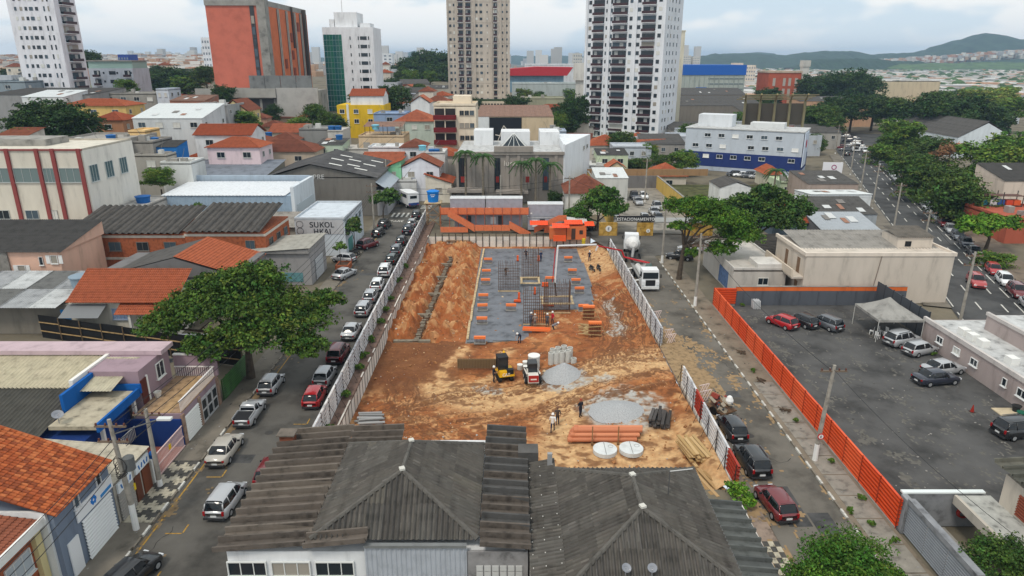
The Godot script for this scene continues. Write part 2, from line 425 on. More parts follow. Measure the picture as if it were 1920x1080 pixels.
func ground_and_streets() -> void:
	var xs := [-3000.0,-1800.0,-900.0,-600.0,-400.0,-300.0,-200.0,-150.0,-110.0,-80.0,-55.0,-40.0,-26.0,-14.9,-5.0,5.0,16.2,30.0,50.0,80.0,120.0,180.0,260.0,400.0,600.0,1000.0,1800.0,3000.0]
	var zs := [60.0,0.0,-43.0,-80.0,-118.4,-140.0,-155.0,-170.0,-185.0,-200.0,-215.0,-230.0,-250.0,-270.0,-300.0,-340.0,-380.0,-420.0,-500.0,-600.0,-800.0,-1200.0,-2000.0,-4000.0,-9000.0]
	for i in xs.size() - 1:
		for j in zs.size() - 1:
			if xs[i] >= -15.0 and xs[i + 1] <= 16.3 and zs[j] <= -42.9 and zs[j + 1] >= -118.5: continue
			var p := func(a: int,b: int) -> Vector3: return V(xs[a],rise(xs[a],zs[b]) - 0.06,zs[b])
			quad(p.call(i,j),p.call(i,j + 1),p.call(i + 1,j + 1),p.call(i + 1,j))
	structure("ground",done(),M("ground",124,116,100,"grime",0.05,0.97))
	# streets
	var ls := structure("street",flat_area([[-24.4,12],[-24.4,-147],[-17.2,-147],[-17.2,12]],0.004),asphalt())
	structure("street",flat_area([[17.5,12],[17.5,-106],[23,-106],[23,12]],0.004),M("dusty asphalt",118,113,105,"asphalt",0.11,0.95))
	structure("street",flat_area([[-60,-134],[-24.4,-138],[-17.2,-134],[-13,-131.5],[8,-128.5],[13.4,-119],[17.5,-106],[23,-106],[34,-110],[35,-119],[16.8,-122],[13,-134],[9,-146],[-17,-148],[-24.4,-149],[-60,-148]],0.008),asphalt())
	# the avenue runs off to the right
	var d := V(0.337,0,-0.941); var s := V(-d.z,0,d.x)
	var av := func(along: float,side: float,y: float) -> Vector3: return V(62.7,y,-85.2) + d * along + s * side
	quad(av.call(-22,-5.2,0.004),av.call(230,-5.2,0.004),av.call(230,5.4,0.004),av.call(-22,5.4,0.004))
	quad(av.call(180,-30,0.008),av.call(186,30,0.008),av.call(230,36,0.008),av.call(230,-24,0.008))
	var avenue := structure("avenue",done(),M("avenue asphalt",88,88,88,"asphalt",0.09,0.95))
	var wp := white_paint()
	for lane in [-1.7,1.2]:
		for i in 26:
			var a0 := -20.0 + i * 7.5
			quad(av.call(a0,lane - 0.09,0.014),av.call(a0 + 3,lane - 0.09,0.014),av.call(a0 + 3,lane + 0.09,0.014),av.call(a0,lane + 0.09,0.014))
			put(avenue,"lane_dash",done(),wp)
	for i in 26:
		var a1 := -18.0 + i * 6.5
		for side in [-4.8,3.0]:
			quad(av.call(a1,side - 0.08,0.014),av.call(a1 + 4.4,side - 0.08,0.014),av.call(a1 + 4.4,side + 0.08,0.014),av.call(a1,side + 0.08,0.014))
			put(avenue,"edge_line",done(),wp)
	for k in 2:
		for i in 8:
			var q := -5.0 + i * 1.25
			var a2 := 176.0 + k * 1.0
			if k == 0: quad(av.call(a2,q,0.018),av.call(a2 + 4,q,0.018),av.call(a2 + 4,q + 0.8,0.018),av.call(a2,q + 0.8,0.018)); put(avenue,"crossing_stripe",done(),wp)
	
	# avenue pavement on the tree side and the near side
	quad(av.call(-16,5.4,0.14),av.call(150,5.4,0.14),av.call(150,10.2,0.14),av.call(-16,10.2,0.14))
	quad(av.call(-16,5.4,0),av.call(150,5.4,0),av.call(150,5.4,0.14),av.call(-16,5.4,0.14))
	structure("pavement",done(),M("earthy pavement",132,118,104,"grime",0.12,0.95))
	quad(av.call(-6,-8.4,0.14),av.call(150,-8.4,0.14),av.call(150,-5.2,0.14),av.call(-6,-5.2,0.14))
	quad(av.call(-6,-5.2,0.14),av.call(150,-5.2,0.14),av.call(150,-5.2,0),av.call(-6,-5.2,0))
	structure("pavement",done(),pavement())
	# pavements along the two streets: slabs 0.13 high
	var slab := func(x0: float,x1: float,z0: float,z1: float,m: Material) -> Node3D:
		var o := structure("pavement",box_mesh(V(x1 - x0,0.2,z0 - z1)),m,V((x0 + x1) / 2,0.03,(z0 + z1) / 2)); return o
	var lp: Node3D = slab.call(-26.6,-24.55,12,-136,pavement())
	slab.call(-17.2,-14.9,12,-130,M("brick pavement",128,104,92,"grime",0.5,0.95))
	slab.call(16.25,17.4,12,-106,M("pinkish pavement",158,140,126,"grime",0.4,0.95))
	var rp: Node3D = slab.call(23.15,25.75,12,-104,M("worn pavement",140,128,112,"grime",0.2,0.95))
	# kerb stones,every second one painted white
	for side in [[-24.475,lp,12.0],[23.075,rp,12.0]]:
		var z: float = -28.0
		var i := 0
		while z > -103:
			var white: bool = i % 2 == 0 and (side[0] > 0 or z > -62)
			put(side[1],"kerb_stone",box_mesh(V(0.15,0.2,0.98)),white_paint() if white else M("kerb",138,130,118,"grime",0.8,0.95),V(side[0],0.045,z) - side[1].position)
			z -= 1.0 if side[0] > 0 else 1.35 if i % 2 == 0 else 1.2
			i += 1
	for z2 in range(0,12): # slab joints on the right pavement: broken concrete bays
		put(rp,"paving_bay",box_mesh(V(1.9,0.02,2.5)),M("paving bay",156,150,140,"grime",0.35,0.95),V(24.5,0.145,-30.2 - z2 * 2.62) - rp.position)
	# zigzag of pale and dark tiles on the left pavement
	var pale := M("pale tile",196,188,168,"grime",0.9,0.9); var dark := M("dark tile",88,86,82,"grime",0.9,0.9)
	for r in 28:
		for c in 8:
			var zig: bool = int((r + [0,1,2,1][c % 4]) / 3) % 2 == 0
			put(lp,"paving_tile",box_mesh(V(0.255,0.02,0.265)),pale if zig else dark,V(-26.42 + c * 0.25,0.145,-39.1 - r * 0.27) - lp.position)
	# chequered pavement by the right corner house
	for r in 16:
		for c in 3:
			put(rp,"paving_tile",box_mesh(V(0.34,0.02,0.5)),pale if (r + c) % 2 == 0 else dark,V(16.5 + c * 0.36,0.145,-29.0 - r * 0.52) - rp.position)
	# markings on the left street
	for p in [[-24.05,-30,-54,0.12],[-23.7,-63,-74,0.1],[-24.0,-112,-122,0.14]]:
		put(ls,"yellow_line",box_mesh(V(p[3],0.004,p[1] - p[2])),yellow_paint(),V(p[0],0.012,(p[1] + p[2]) / 2))
	for p in [[-22.6,-38.0],[-22.6,-44.5],[-22.3,-33.5],[-18.4,-52.4]]:
		put(ls,"parking_mark",box_mesh(V(1.1,0.004,0.1)),yellow_paint(),V(p[0],0.012,p[1]))
		put(ls,"parking_mark",box_mesh(V(0.1,0.004,0.9)),yellow_paint(),V(p[0] + 0.6,0.012,p[1] - 0.5))
	for i in 8:
		put(ls,"crossing_stripe",box_mesh(V(0.42,0.004,4.0)),white_paint(),V(-24.2 + i * 0.98,0.016,-136.5))
	for i in 4:
		put(ls,"crossing_stripe",box_mesh(V(2.2,0.004,0.45)),white_paint(),V(-18.4,0.016,-143.0 - i * 0.95))
	for x in [-23.9,-20.4]:
		var tm := TextMesh.new(); tm.text = "PARE"; tm.font_size = 96; tm.pixel_size = 0.0115; tm.depth = 0.01
		var w := put(ls,"road_lettering",tm,white_paint(),V(x + 1.35,0.016,-131.0),V(-PI / 2,0,0))
		w.scale = V(1.0,1.9,1.0)
	# tar patches on the streets
	for p in [[-21.8,-47,2.6,1.2],[-19.8,-70,1.6,2.4],[-21,-96,2.8,1.1],[19.6,-41,1.6,4.6],[21.3,-38.5,1.5,3.4],[20.4,-58,2.2,1.3]]:
		put(ls,"tar_patch",box_mesh(V(p[2],0.003,p[3])),M("tar",88,88,88,"asphalt",0.3,0.95),V(p[0],0.0095,p[1]))
	for q in 26:
		var cx := rng.randf_range(-23.8,-17.8) if q % 2 else rng.randf_range(17.9,22.6); var cz := rng.randf_range(-125,-32) if q % 2 else rng.randf_range(-98,-32); var an := rng.randf() * PI; var pt := V(cx,0.0098,cz)
		for k in 9:
			an += rng.randf_range(-0.7,0.7); var nx := pt + V(cos(an),0,sin(an)) * rng.randf_range(0.25,0.6); var sd := (nx - pt).cross(Vector3.UP).normalized() * rng.randf_range(0.012,0.03)
			if absf(nx.x - cx) < 2.0: quad(pt - sd,nx - sd,nx + sd,pt + sd)
			pt = nx
		put(ls,"crack",done(),plain(52,50,48,0.95))
	for q in [[-20.6,-51],[-21.4,-78],[20.2,-72],[20.0,-50.5],[-20.9,-108]]: put(ls,"manhole_cover",lathe([[0.01,0.0],[0.34,0.0],[0.36,-0.01]],18),plain(66,64,62,0.8),V(q[0],0.016,q[1]))
	var lt := MultiMesh.new(); lt.transform_format = MultiMesh.TRANSFORM_3D; lt.use_colors = true; lt.mesh = box_mesh(V(0.12,0.03,0.09)); lt.instance_count = 420
	for i in 420:
		var x := rng.randf_range(28,45); var z := rng.randf_range(-81,-41)
		if i % 3 == 0: x = rng.randf_range(23.3,25.6) if i % 2 else rng.randf_range(-26.4,-24.7); z = rng.randf_range(-100,-30)
		lt.set_instance_transform(i,Transform3D(Basis(Vector3.UP,rng.randf() * 6).scaled(Vector3.ONE * rng.randf_range(0.4,1.5)),V(x,0.02 if i % 3 else 0.15,z))); var g0 := rng.randf_range(0.05,0.3); lt.set_instance_color(i,Color(g0,g0 * 0.95,g0 * 0.88))
	var li := MultiMeshInstance3D.new(); li.name = "scattered_litter"; li.multimesh = lt; li.material_override = M("clods",255,255,255,"",1,0.98,{"vc": 1}); add_child(li); tag(li,"scattered pebbles, leaves and litter on gravel and pavements","litter","","stuff")
	# sand carried out of the gate,dust along the kerbs: small flakes where it lies
	var dn := FastNoiseLite.new(); dn.seed = 21; dn.frequency = 0.35; dn.fractal_octaves = 5
	for q in [[16.25,22.9,-98.0,-30.0,0.0175,"spilt_sand",164,138,104],[-24.3,-22.2,-100.0,-26.0,0.0175,"kerb_dust",138,118,90],[28.5,44.0,-81.0,-41.0,0.012,"yard_dust",110,107,101]]:
		var x: float = q[0]
		while x < q[1]:
			var z: float = q[2]
			while z < q[3]:
				var v := dn.get_noise_2d(x * 1.4,z * 0.8) * 0.75 + dn.get_noise_2d(x * 7.0,z * 4.0) * 0.5
				if q[0] > 26: v -= 0.34 - 0.16 * smoothstep(32.0,28.5,x)
				elif q[0] > 0: v += 1.0 * exp(-pow((x - 17.6) / 3.0,2.0) - pow((z + 64.5) / 9.0,2.0)) + 0.3 * smoothstep(18.4,17.6,x) + 0.25 * smoothstep(22.5,22.9,x) - 0.42
				else: v += 0.35 * smoothstep(-23.3,-24.1,x) - 0.42
				if v > 0.0:
					var y: float = q[4] if x > 17.5 or q[0] < 0 else 0.142
					quad(V(x,y,z),V(x,y,z + 0.22),V(x + 0.16,y,z + 0.22),V(x + 0.16,y,z))
				z += 0.22
			x += 0.16
		structure(q[5],done(),M(q[5],q[6],q[7],q[8],"grime",0.6,0.97))
	# the gravelled car park and the other yard
	structure("car_park_ground",flat_area([[25.9,-40.5],[25.9,-82.6],[46.4,-82.6],[46.4,-38.8],[26.2,-38.8]],0.004),M("dark gravel",92,91,90,"asphalt",0.12,0.97))
	structure("yard_ground",flat_area([[17,-122],[35,-120],[36,-168],[19,-168]],0.012),M("yard",158,152,142,"grime",0.1,0.95))
	structure("grass_lot",flat_area([[38,-140],[70,-140],[72,-172],[38,-172]],0.01),M("grass lot",96,98,60,"leafy",0.12,0.97))

const RUTS := [[Vector2(17,-67.5),Vector2(9,-66),Vector2(0,-62.5),Vector2(-6,-61.5),Vector2(-12,-58)],[Vector2(15,-62),Vector2(8,-60),Vector2(2,-57),Vector2(-5,-56),Vector2(-12,-54)],[Vector2(12,-96),Vector2(13.4,-84),Vector2(12.4,-74),Vector2(10,-66)],[Vector2(-5,-52),Vector2(-10,-57),Vector2(-11.5,-64)],[Vector2(14,-90),Vector2(14.5,-78),Vector2(13,-68)]]
func soil_height(x: float,z: float) -> float:
	var e := Vector2(x - 16.5,(z + 66.0) * 0.8).length()
	var h := lerpf(-0.02,-1.8,smoothstep(1.5,20.0,e))
	h = maxf(h,-1.8 + 1.7 * smoothstep(12.2,16.0,x) * (0.7 + 0.3 * smoothstep(-95.0,-80.0,z)))
	h += 0.45 * smoothstep(-60.0,-48.0,z)
	var n: FastNoiseLite = kept["soil noise"]
	h += 0.09 * n.get_noise_2d(x * 3.0,z * 3.0) + 0.05 * n.get_noise_2d(x * 11.0,z * 11.0)
	# spoil heaps and footing trench on the left
	var wild := smoothstep(-74.0,-78.0,z) * smoothstep(-5.4,-6.4,x)
	h += wild * (1.7 * maxf(0.0,n.get_noise_2d(x * 7.0 + 40,z * 6.0)) + 0.4 * n.get_noise_2d(x * 17.0,z * 17.0))
	h += wild * 1.5 * exp(-pow((x + 7.6) / 1.1,2.0)) * smoothstep(-80.0,-84.0,z) * (0.7 + 0.5 * n.get_noise_2d(0,z * 6.0))
	h += wild * 0.45 * smoothstep(-9.0,-10.2,x)
	var tr := exp(-pow((x + 10.9 + 0.03 * (z + 95)) / 0.85,4.0)) * smoothstep(-74.6,-75.4,z) * smoothstep(-114.0,-112.0,z)
	for zc in [-75.6,-84.5,-93.0,-101.0,-108.0]:
		tr = maxf(tr,exp(-pow((z - zc) / 0.8,4.0)) * smoothstep(-14.6,-14.0,x) * smoothstep(-8.4,-9.0,x))
	h = lerpf(h,-2.45,tr)
	# excavated square by the cages and the loose heap in front of it
	h += 0.5 * exp(-pow((x - 6.0) / 1.8,2.0) - pow((z + 75.5) / 2.6,2.0))
	h += 0.9 * exp(-pow((x - 1.2) / 2.2,2.0) - pow((z + 49.0) / 3.0,2.0))
	h -= 0.5 * exp(-pow((x - 14.6) / 0.5,2.0)) * smoothstep(-53.0,-51.0,z)
	# ruts of the wheels
	if z > -98.0:
		for r in RUTS:
			var q := seg_dist(Vector2(x,z),r)
			if q < 2.2: h += 0.07 * cos(q * 5.2) * smoothstep(2.2,1.2,q) + 0.05 * n.get_noise_2d(q * 40.0,(x + z) * 2.0)
	return h

func seg_dist(p: Vector2,pts: Array) -> float:
	var best := 1e9
	for i in pts.size() - 1:
		best = minf(best,p.distance_to(Geometry2D.get_closest_point_to_segment(p,pts[i],pts[i + 1])))
	return best

func site() -> void:
	var n := FastNoiseLite.new(); n.seed = 5; n.frequency = 0.06; n.fractal_octaves = 4; kept["soil noise"] = n
	var X0 := -14.9; var X1 := 16.2; var Z0 := -43.0; var Z1 := -118.4
	# soil map: what kind of earth lies where
	var w := 340; var hh := 800
	var im := Image.create(w,hh,false,Image.FORMAT_RGB8)
	var road1 := [Vector2(17,-66.3),Vector2(10,-64.5),Vector2(3,-61.0),Vector2(-3,-60),Vector2(-7,-62)]
	var road2 := [Vector2(6,-62),Vector2(4.5,-56),Vector2(4,-47)]
	var loop := [Vector2(-7,-62),Vector2(-7.5,-67),Vector2(-5.5,-72.5)]
	var loop2 := [Vector2(-5.6,-61),Vector2(-2,-65),Vector2(-0.5,-72)]
	var powder := [Vector2(12.8,-88),Vector2(13.3,-82),Vector2(12.9,-77),Vector2(12.3,-74)]
	for j in hh:
		var z := lerpf(Z0,Z1,(j + 0.5) / hh)
		for i in w:
			var x := lerpf(X0,X1,(i + 0.5) / w)
			var p := Vector2(x,z)
			var a := n.get_noise_2d(x * 4.0,z * 4.0); var b := n.get_noise_2d(x * 16.0 + 50,z * 16.0); var c2 := n.get_noise_2d(x * 45.0,z * 45.0)
			var wob := p + Vector2(a,b) * 1.0
			var c := Color(0.54,0.325,0.19).lerp(Color(0.69,0.455,0.275),clampf(0.5 + a * 1.0 + b * 0.3,0,1))
			if z < -74.0: c = c.lerp(Color(0.62,0.36,0.205),0.55)
			var sand := maxf(smoothstep(4.6,1.2,seg_dist(wob,road1)),maxf(smoothstep(3.4,0.8,seg_dist(wob,road2)),0.85 * smoothstep(1.3,0.3,minf(seg_dist(wob,loop),seg_dist(wob,loop2)))))
			sand = maxf(sand,0.9 * smoothstep(-56.0,-51.5,wob.y) * smoothstep(3.0,6.0,wob.x))
			sand = maxf(sand,0.6 * smoothstep(0.05,0.3,n.get_noise_2d(x * 6.0 + 30,z * 6.0)) * smoothstep(-73.0,-76.0,z))
			sand = maxf(sand,0.9 * smoothstep(9.8,11.6,wob.x) * smoothstep(-97.0,-102.0,wob.y))
			sand = maxf(sand,0.55 * smoothstep(0.1,0.35,a + b * 0.6) * smoothstep(-66.0,-60.0,z))
			c = c.lerp(Color(0.79,0.65,0.475),clampf(sand * (0.9 + b * 0.4),0,1))
			var gry := maxf(smoothstep(1.2,0.5,seg_dist(wob,powder)),smoothstep(0.9,0.3,seg_dist(wob,[Vector2(-3.5,-62.6),Vector2(-1.0,-61.8)])))
			gry = maxf(gry,smoothstep(1.4,0.4,wob.distance_to(Vector2(9.0,-62.4))) * 0.8)
			gry = maxf(gry,smoothstep(4.6,3.2,wob.distance_to(Vector2(10.2,-56.3))))
			gry = maxf(gry,smoothstep(2.9,2.3,wob.distance_to(Vector2(5.3,-63.3))))
			gry = maxf(gry,0.8 * smoothstep(1.0,0.0,wob.distance_to(Vector2(11.6,-92))))
			c = c.lerp(Color(0.66,0.655,0.64),clampf(gry * (0.85 + b * 0.9),0,0.95))
			var dk := smoothstep(0.12,0.4,n.get_noise_2d(x * 7.0 + 90,z * 9.0)) * smoothstep(-80.0,-72.0,z) * 0.6
			if z > -98.0:
				for r in RUTS:
					var q := seg_dist(p + Vector2(a,b) * 0.6,r)
					if q < 2.6: dk = maxf(dk,0.75 * smoothstep(0.02,0.22,n.get_noise_2d(q * 55.0,(x + z) * 1.6 + r[0].x * 9.0)) * smoothstep(2.6,1.4,q))
			if x < -3.0 and z > -75.0 and z < -60.0: dk = maxf(dk,0.62 * smoothstep(0.0,-3.0,wob.x + 4.0) * smoothstep(-60.0,-63.0,wob.y) * smoothstep(0.9,0.2,sand))
			c = c.lerp(Color(0.38,0.245,0.155),clampf(dk,0,0.85))
			im.set_pixel(i,j,c * (0.98 + 0.13 * c2 + 0.07 * b))
	var sm := M("soil",255,255,255,"",1,0.98)
	sm.albedo_texture = ImageTexture.create_from_image(im)
	var nx := 180; var nz := 420
	var arr := []; arr.resize(Mesh.ARRAY_MAX)
	var vs := PackedVector3Array(); var uv := PackedVector2Array(); var ix := PackedInt32Array()
	for j in nz + 1:
		for i in nx + 1:
			var x := lerpf(X0,X1,float(i) / nx); var z := lerpf(Z0,Z1,float(j) / nz)
			vs.append(V(x,soil_height(x,z),z)); uv.append(Vector2(float(i) / nx,float(j) / nz))
	for j in nz:
		for i in nx:
			var k := j * (nx + 1) + i
			for q in [k,k + nx + 1,k + nx + 2,k,k + nx + 2,k + 1]: ix.append(q)
	var st := SurfaceTool.new(); st.begin(Mesh.PRIMITIVE_TRIANGLES); st.set_smooth_group(0)
	for i in vs.size(): st.set_uv(uv[i]); st.add_vertex(vs[i])
	for i in ix: st.add_index(i)
	st.generate_normals()
	structure("excavated_soil",st.commit(),sm)
	# clods,stones and rubble lying about
	var bm := MultiMesh.new(); bm.transform_format = MultiMesh.TRANSFORM_3D; bm.use_colors = true
	add_box(Vector3.ZERO,V(1,0.7,0.9),0.3,0.6); bm.mesh = done(); bm.instance_count = 5200
	for i in 5200:
		var x := rng.randf_range(X0 + 0.3,X1 - 0.4); var z := rng.randf_range(-117.5,-47)
		if i % 3 == 0: x = rng.randf_range(-14.5,-5.8); z = rng.randf_range(-115,-75)
		var s := rng.randf_range(0.05,0.15) * (2.4 if rng.randf() < 0.07 else 1.0)
		bm.set_instance_transform(i,Transform3D(Basis.from_euler(V(rng.randf(),rng.randf() * 6,rng.randf())).scaled(Vector3.ONE * s),V(x,soil_height(x,z) + s * 0.2,z)))
		var k := rng.randf()
		bm.set_instance_color(i,Color(0.36,0.17,0.07) * rng.randf_range(0.7,1.2) if k < 0.86 else (Color(0.42,0.4,0.37) if k < 0.91 else Color(0.62,0.46,0.28)))
	var mi := MultiMeshInstance3D.new(); mi.name = "soil_clods"; mi.multimesh = bm
	mi.material_override = M("clods",255,255,255,"",1,0.98,{"vc": 1}); add_child(mi)
	tag(mi,"scattered clods, stones and rubble on the bare orange soil","rubble","","stuff")
	# grey membrane under the new columns
	var slab := thing("foundation_slab","dark grey sheeted foundation slab with a pale timber edge on orange soil","slab",V(3,-1.9,-95))
	var pts := [[-5.3,-116.5],[11.3,-116.5],[11.9,-100],[11.0,-85.8],[2.7,-85.8],[2.1,-75.2],[-5.5,-74.3]]
	var n2 := 46
	var pl := PackedVector2Array()
	for p in pts: pl.append(Vector2(p[0],p[1]))
	for j in n2 * 2:
		for i in n2:
			var p := func(a: int,b: int) -> Vector3:
				var x := lerpf(-5.8,12.2,float(a) / n2); var z := lerpf(-74.0,-116.6,float(b) / (n2 * 2))
				return V(x,-1.66 + 0.05 * n.get_noise_2d(x * 9.0,z * 4.0) + 0.03 * n.get_noise_2d(x * 25.0,z * 30.0),z) - slab.position
			var c: Vector3 = (p.call(i,j) + p.call(i + 1,j + 1)) / 2 + slab.position
			if Geometry2D.is_point_in_polygon(Vector2(c.x,c.z),pl): quad(p.call(i,j),p.call(i,j + 1),p.call(i + 1,j + 1),p.call(i + 1,j))
	put(slab,"membrane",done(),M("membrane",122,126,133,"grime",0.22,0.6))
	for i in pts.size(): pts[i] = [pts[i][0] - 3,pts[i][1] + 95]
	put(slab,"concrete_base",flat_area(pts,0.14,0.5),concrete())
	var edge := [[-4.9,-116],[-5.0,-110],[-5.05,-104.5],[-5.15,-99],[-5.2,-93],[-5.25,-87],[-5.3,-81],[-5.35,-75]]
	for i in edge.size() - 1:
		var a := V(edge[i][0],-1.5,edge[i][1]); var b := V(edge[i + 1][0],-1.5,edge[i + 1][1])
		put(slab,"edge_board",box_mesh(V(0.28,0.12,a.distance_to(b) - 0.1)),M("pale timber",214,190,150,"grime",0.6,0.9),(a + b) / 2 - slab.position,V(0,rng.randf_range(-0.015,0.015),0))
	# footing: short concrete blocks in the trench on the left
	var foot := thing("strip_footing","grey concrete strip footing with cross beams lying in a red earth trench","footing",V(-10.9,-2.4,-95))
	var fm := M("footing",146,138,122,"grime",0.5,0.95)
	var z := -75.6
	while z > -112.5:
		var cx := -10.9 - 0.03 * (z + 95)
		if rng.randf() < 0.14: z -= 0.5
		cx += rng.randf_range(-0.14,0.14)
		put(foot,"block",box_mesh(V(0.55,0.45,0.34)),fm,V(cx,-2.1 + rng.randf_range(-0.08,0.06),z) - foot.position,V(rng.randf_range(-0.06,0.06),rng.randf_range(-0.3,0.3),0))
		put(foot,"rebar",box_mesh(V(0.7,0.05,0.05)),plain(92,70,56,0.9),V(cx,-1.86,z + 0.28) - foot.position)
		z -= 0.56
	for zc in [-75.6,-84.5,-93.0,-101.0,-108.0]:
		put(foot,"cross_beam",box_mesh(V(2.6 if zc < -76 else 4.4,0.34,0.5)),fm,V(-11.2 if zc < -76 else -12.0,-2.05,zc) - foot.position)

# ---------------------------------------------------------------- fences round the site
func fence_panel(len: float,ribs: int,h: float,deep := false) -> ArrayMesh:   # sheet with ribs along its length,in the x-y plane,length along x
	var prev := Vector2.ZERO; var first := true
	var pt: Array[Vector2] = []
	var step := h / ribs; var dp := minf(0.13,step * 0.42)
	for i in ribs:
		for q in ([[0.0,0.0],[0.4,0.0],[0.42,0.17],[0.98,0.17]] if deep else [[0.0,0.0],[0.28,0.0],[0.34,dp],[0.6,dp],[0.96,0.0]]): pt.append(Vector2((i + q[0]) * step,q[1]))
	pt.append(Vector2(h,0))
	for i in pt.size() - 1:
		quad(V(-len / 2,pt[i].x,pt[i].y),V(-len / 2,pt[i + 1].x,pt[i + 1].y),V(len / 2,pt[i + 1].x,pt[i + 1].y),V(len / 2,pt[i].x,pt[i].y))
		quad(V(len / 2,pt[i].x,pt[i].y - 0.012),V(len / 2,pt[i + 1].x,pt[i + 1].y - 0.012),V(-len / 2,pt[i + 1].x,pt[i + 1].y - 0.012),V(-len / 2,pt[i].x,pt[i].y - 0.012))
	return done()

func sheet_fence(called: String,label: String,x0: float,z0: float,x1: float,z1: float,y: float,h: float,ribs: int,mm: Array,post: Material,inward: float,plinth: Material = null,ph := 0.0) -> Node3D:
	var a := V(x0,y,z0); var b := V(x1,y,z1)
	var t := thing(called,label,"fence",a)
	var d := b - a; var n := int(round(d.length() / 2.6)); var yaw := atan2(-d.z,d.x)
	var l := d.length() / n
	var pm := fence_panel(l + 0.04,ribs,h - ph,ribs < 8)
	var side := Basis(Vector3.UP,yaw) * V(0,0,1)
	for i in n:
		var c := d * ((i + 0.5) / n)
		put(t,"metal_sheet",pm,mm[rng.randi() % mm.size()],c + V(0,ph,0) + side * (0.004 * (i % 2)),V(0,yaw + rng.randf_range(-0.012,0.012),rng.randf_range(-0.014,0.014)))
		if plinth: put(t,"plinth",box_mesh(V(l - 0.01,ph + 0.3,0.14)),plinth,c + V(0,ph / 2 - 0.15,0),V(0,yaw,0))
	for i in n * 2 + 1:
		if i % 2 == 1: continue
		var c := d * (float(i) / (n * 2)) + side * inward
		put(t,"post",box_mesh(V(0.06,h + 0.15,0.06)),post,c + V(0,h / 2,0),V(0,yaw,0))
		if i % 2 == 0 and inward != 0.0:
			put(t,"brace",rod(c + V(0,h * 0.75,0),c + side * inward * 5.0 + V(0,0.02,0),0.022,0.022,4),post)
	return t

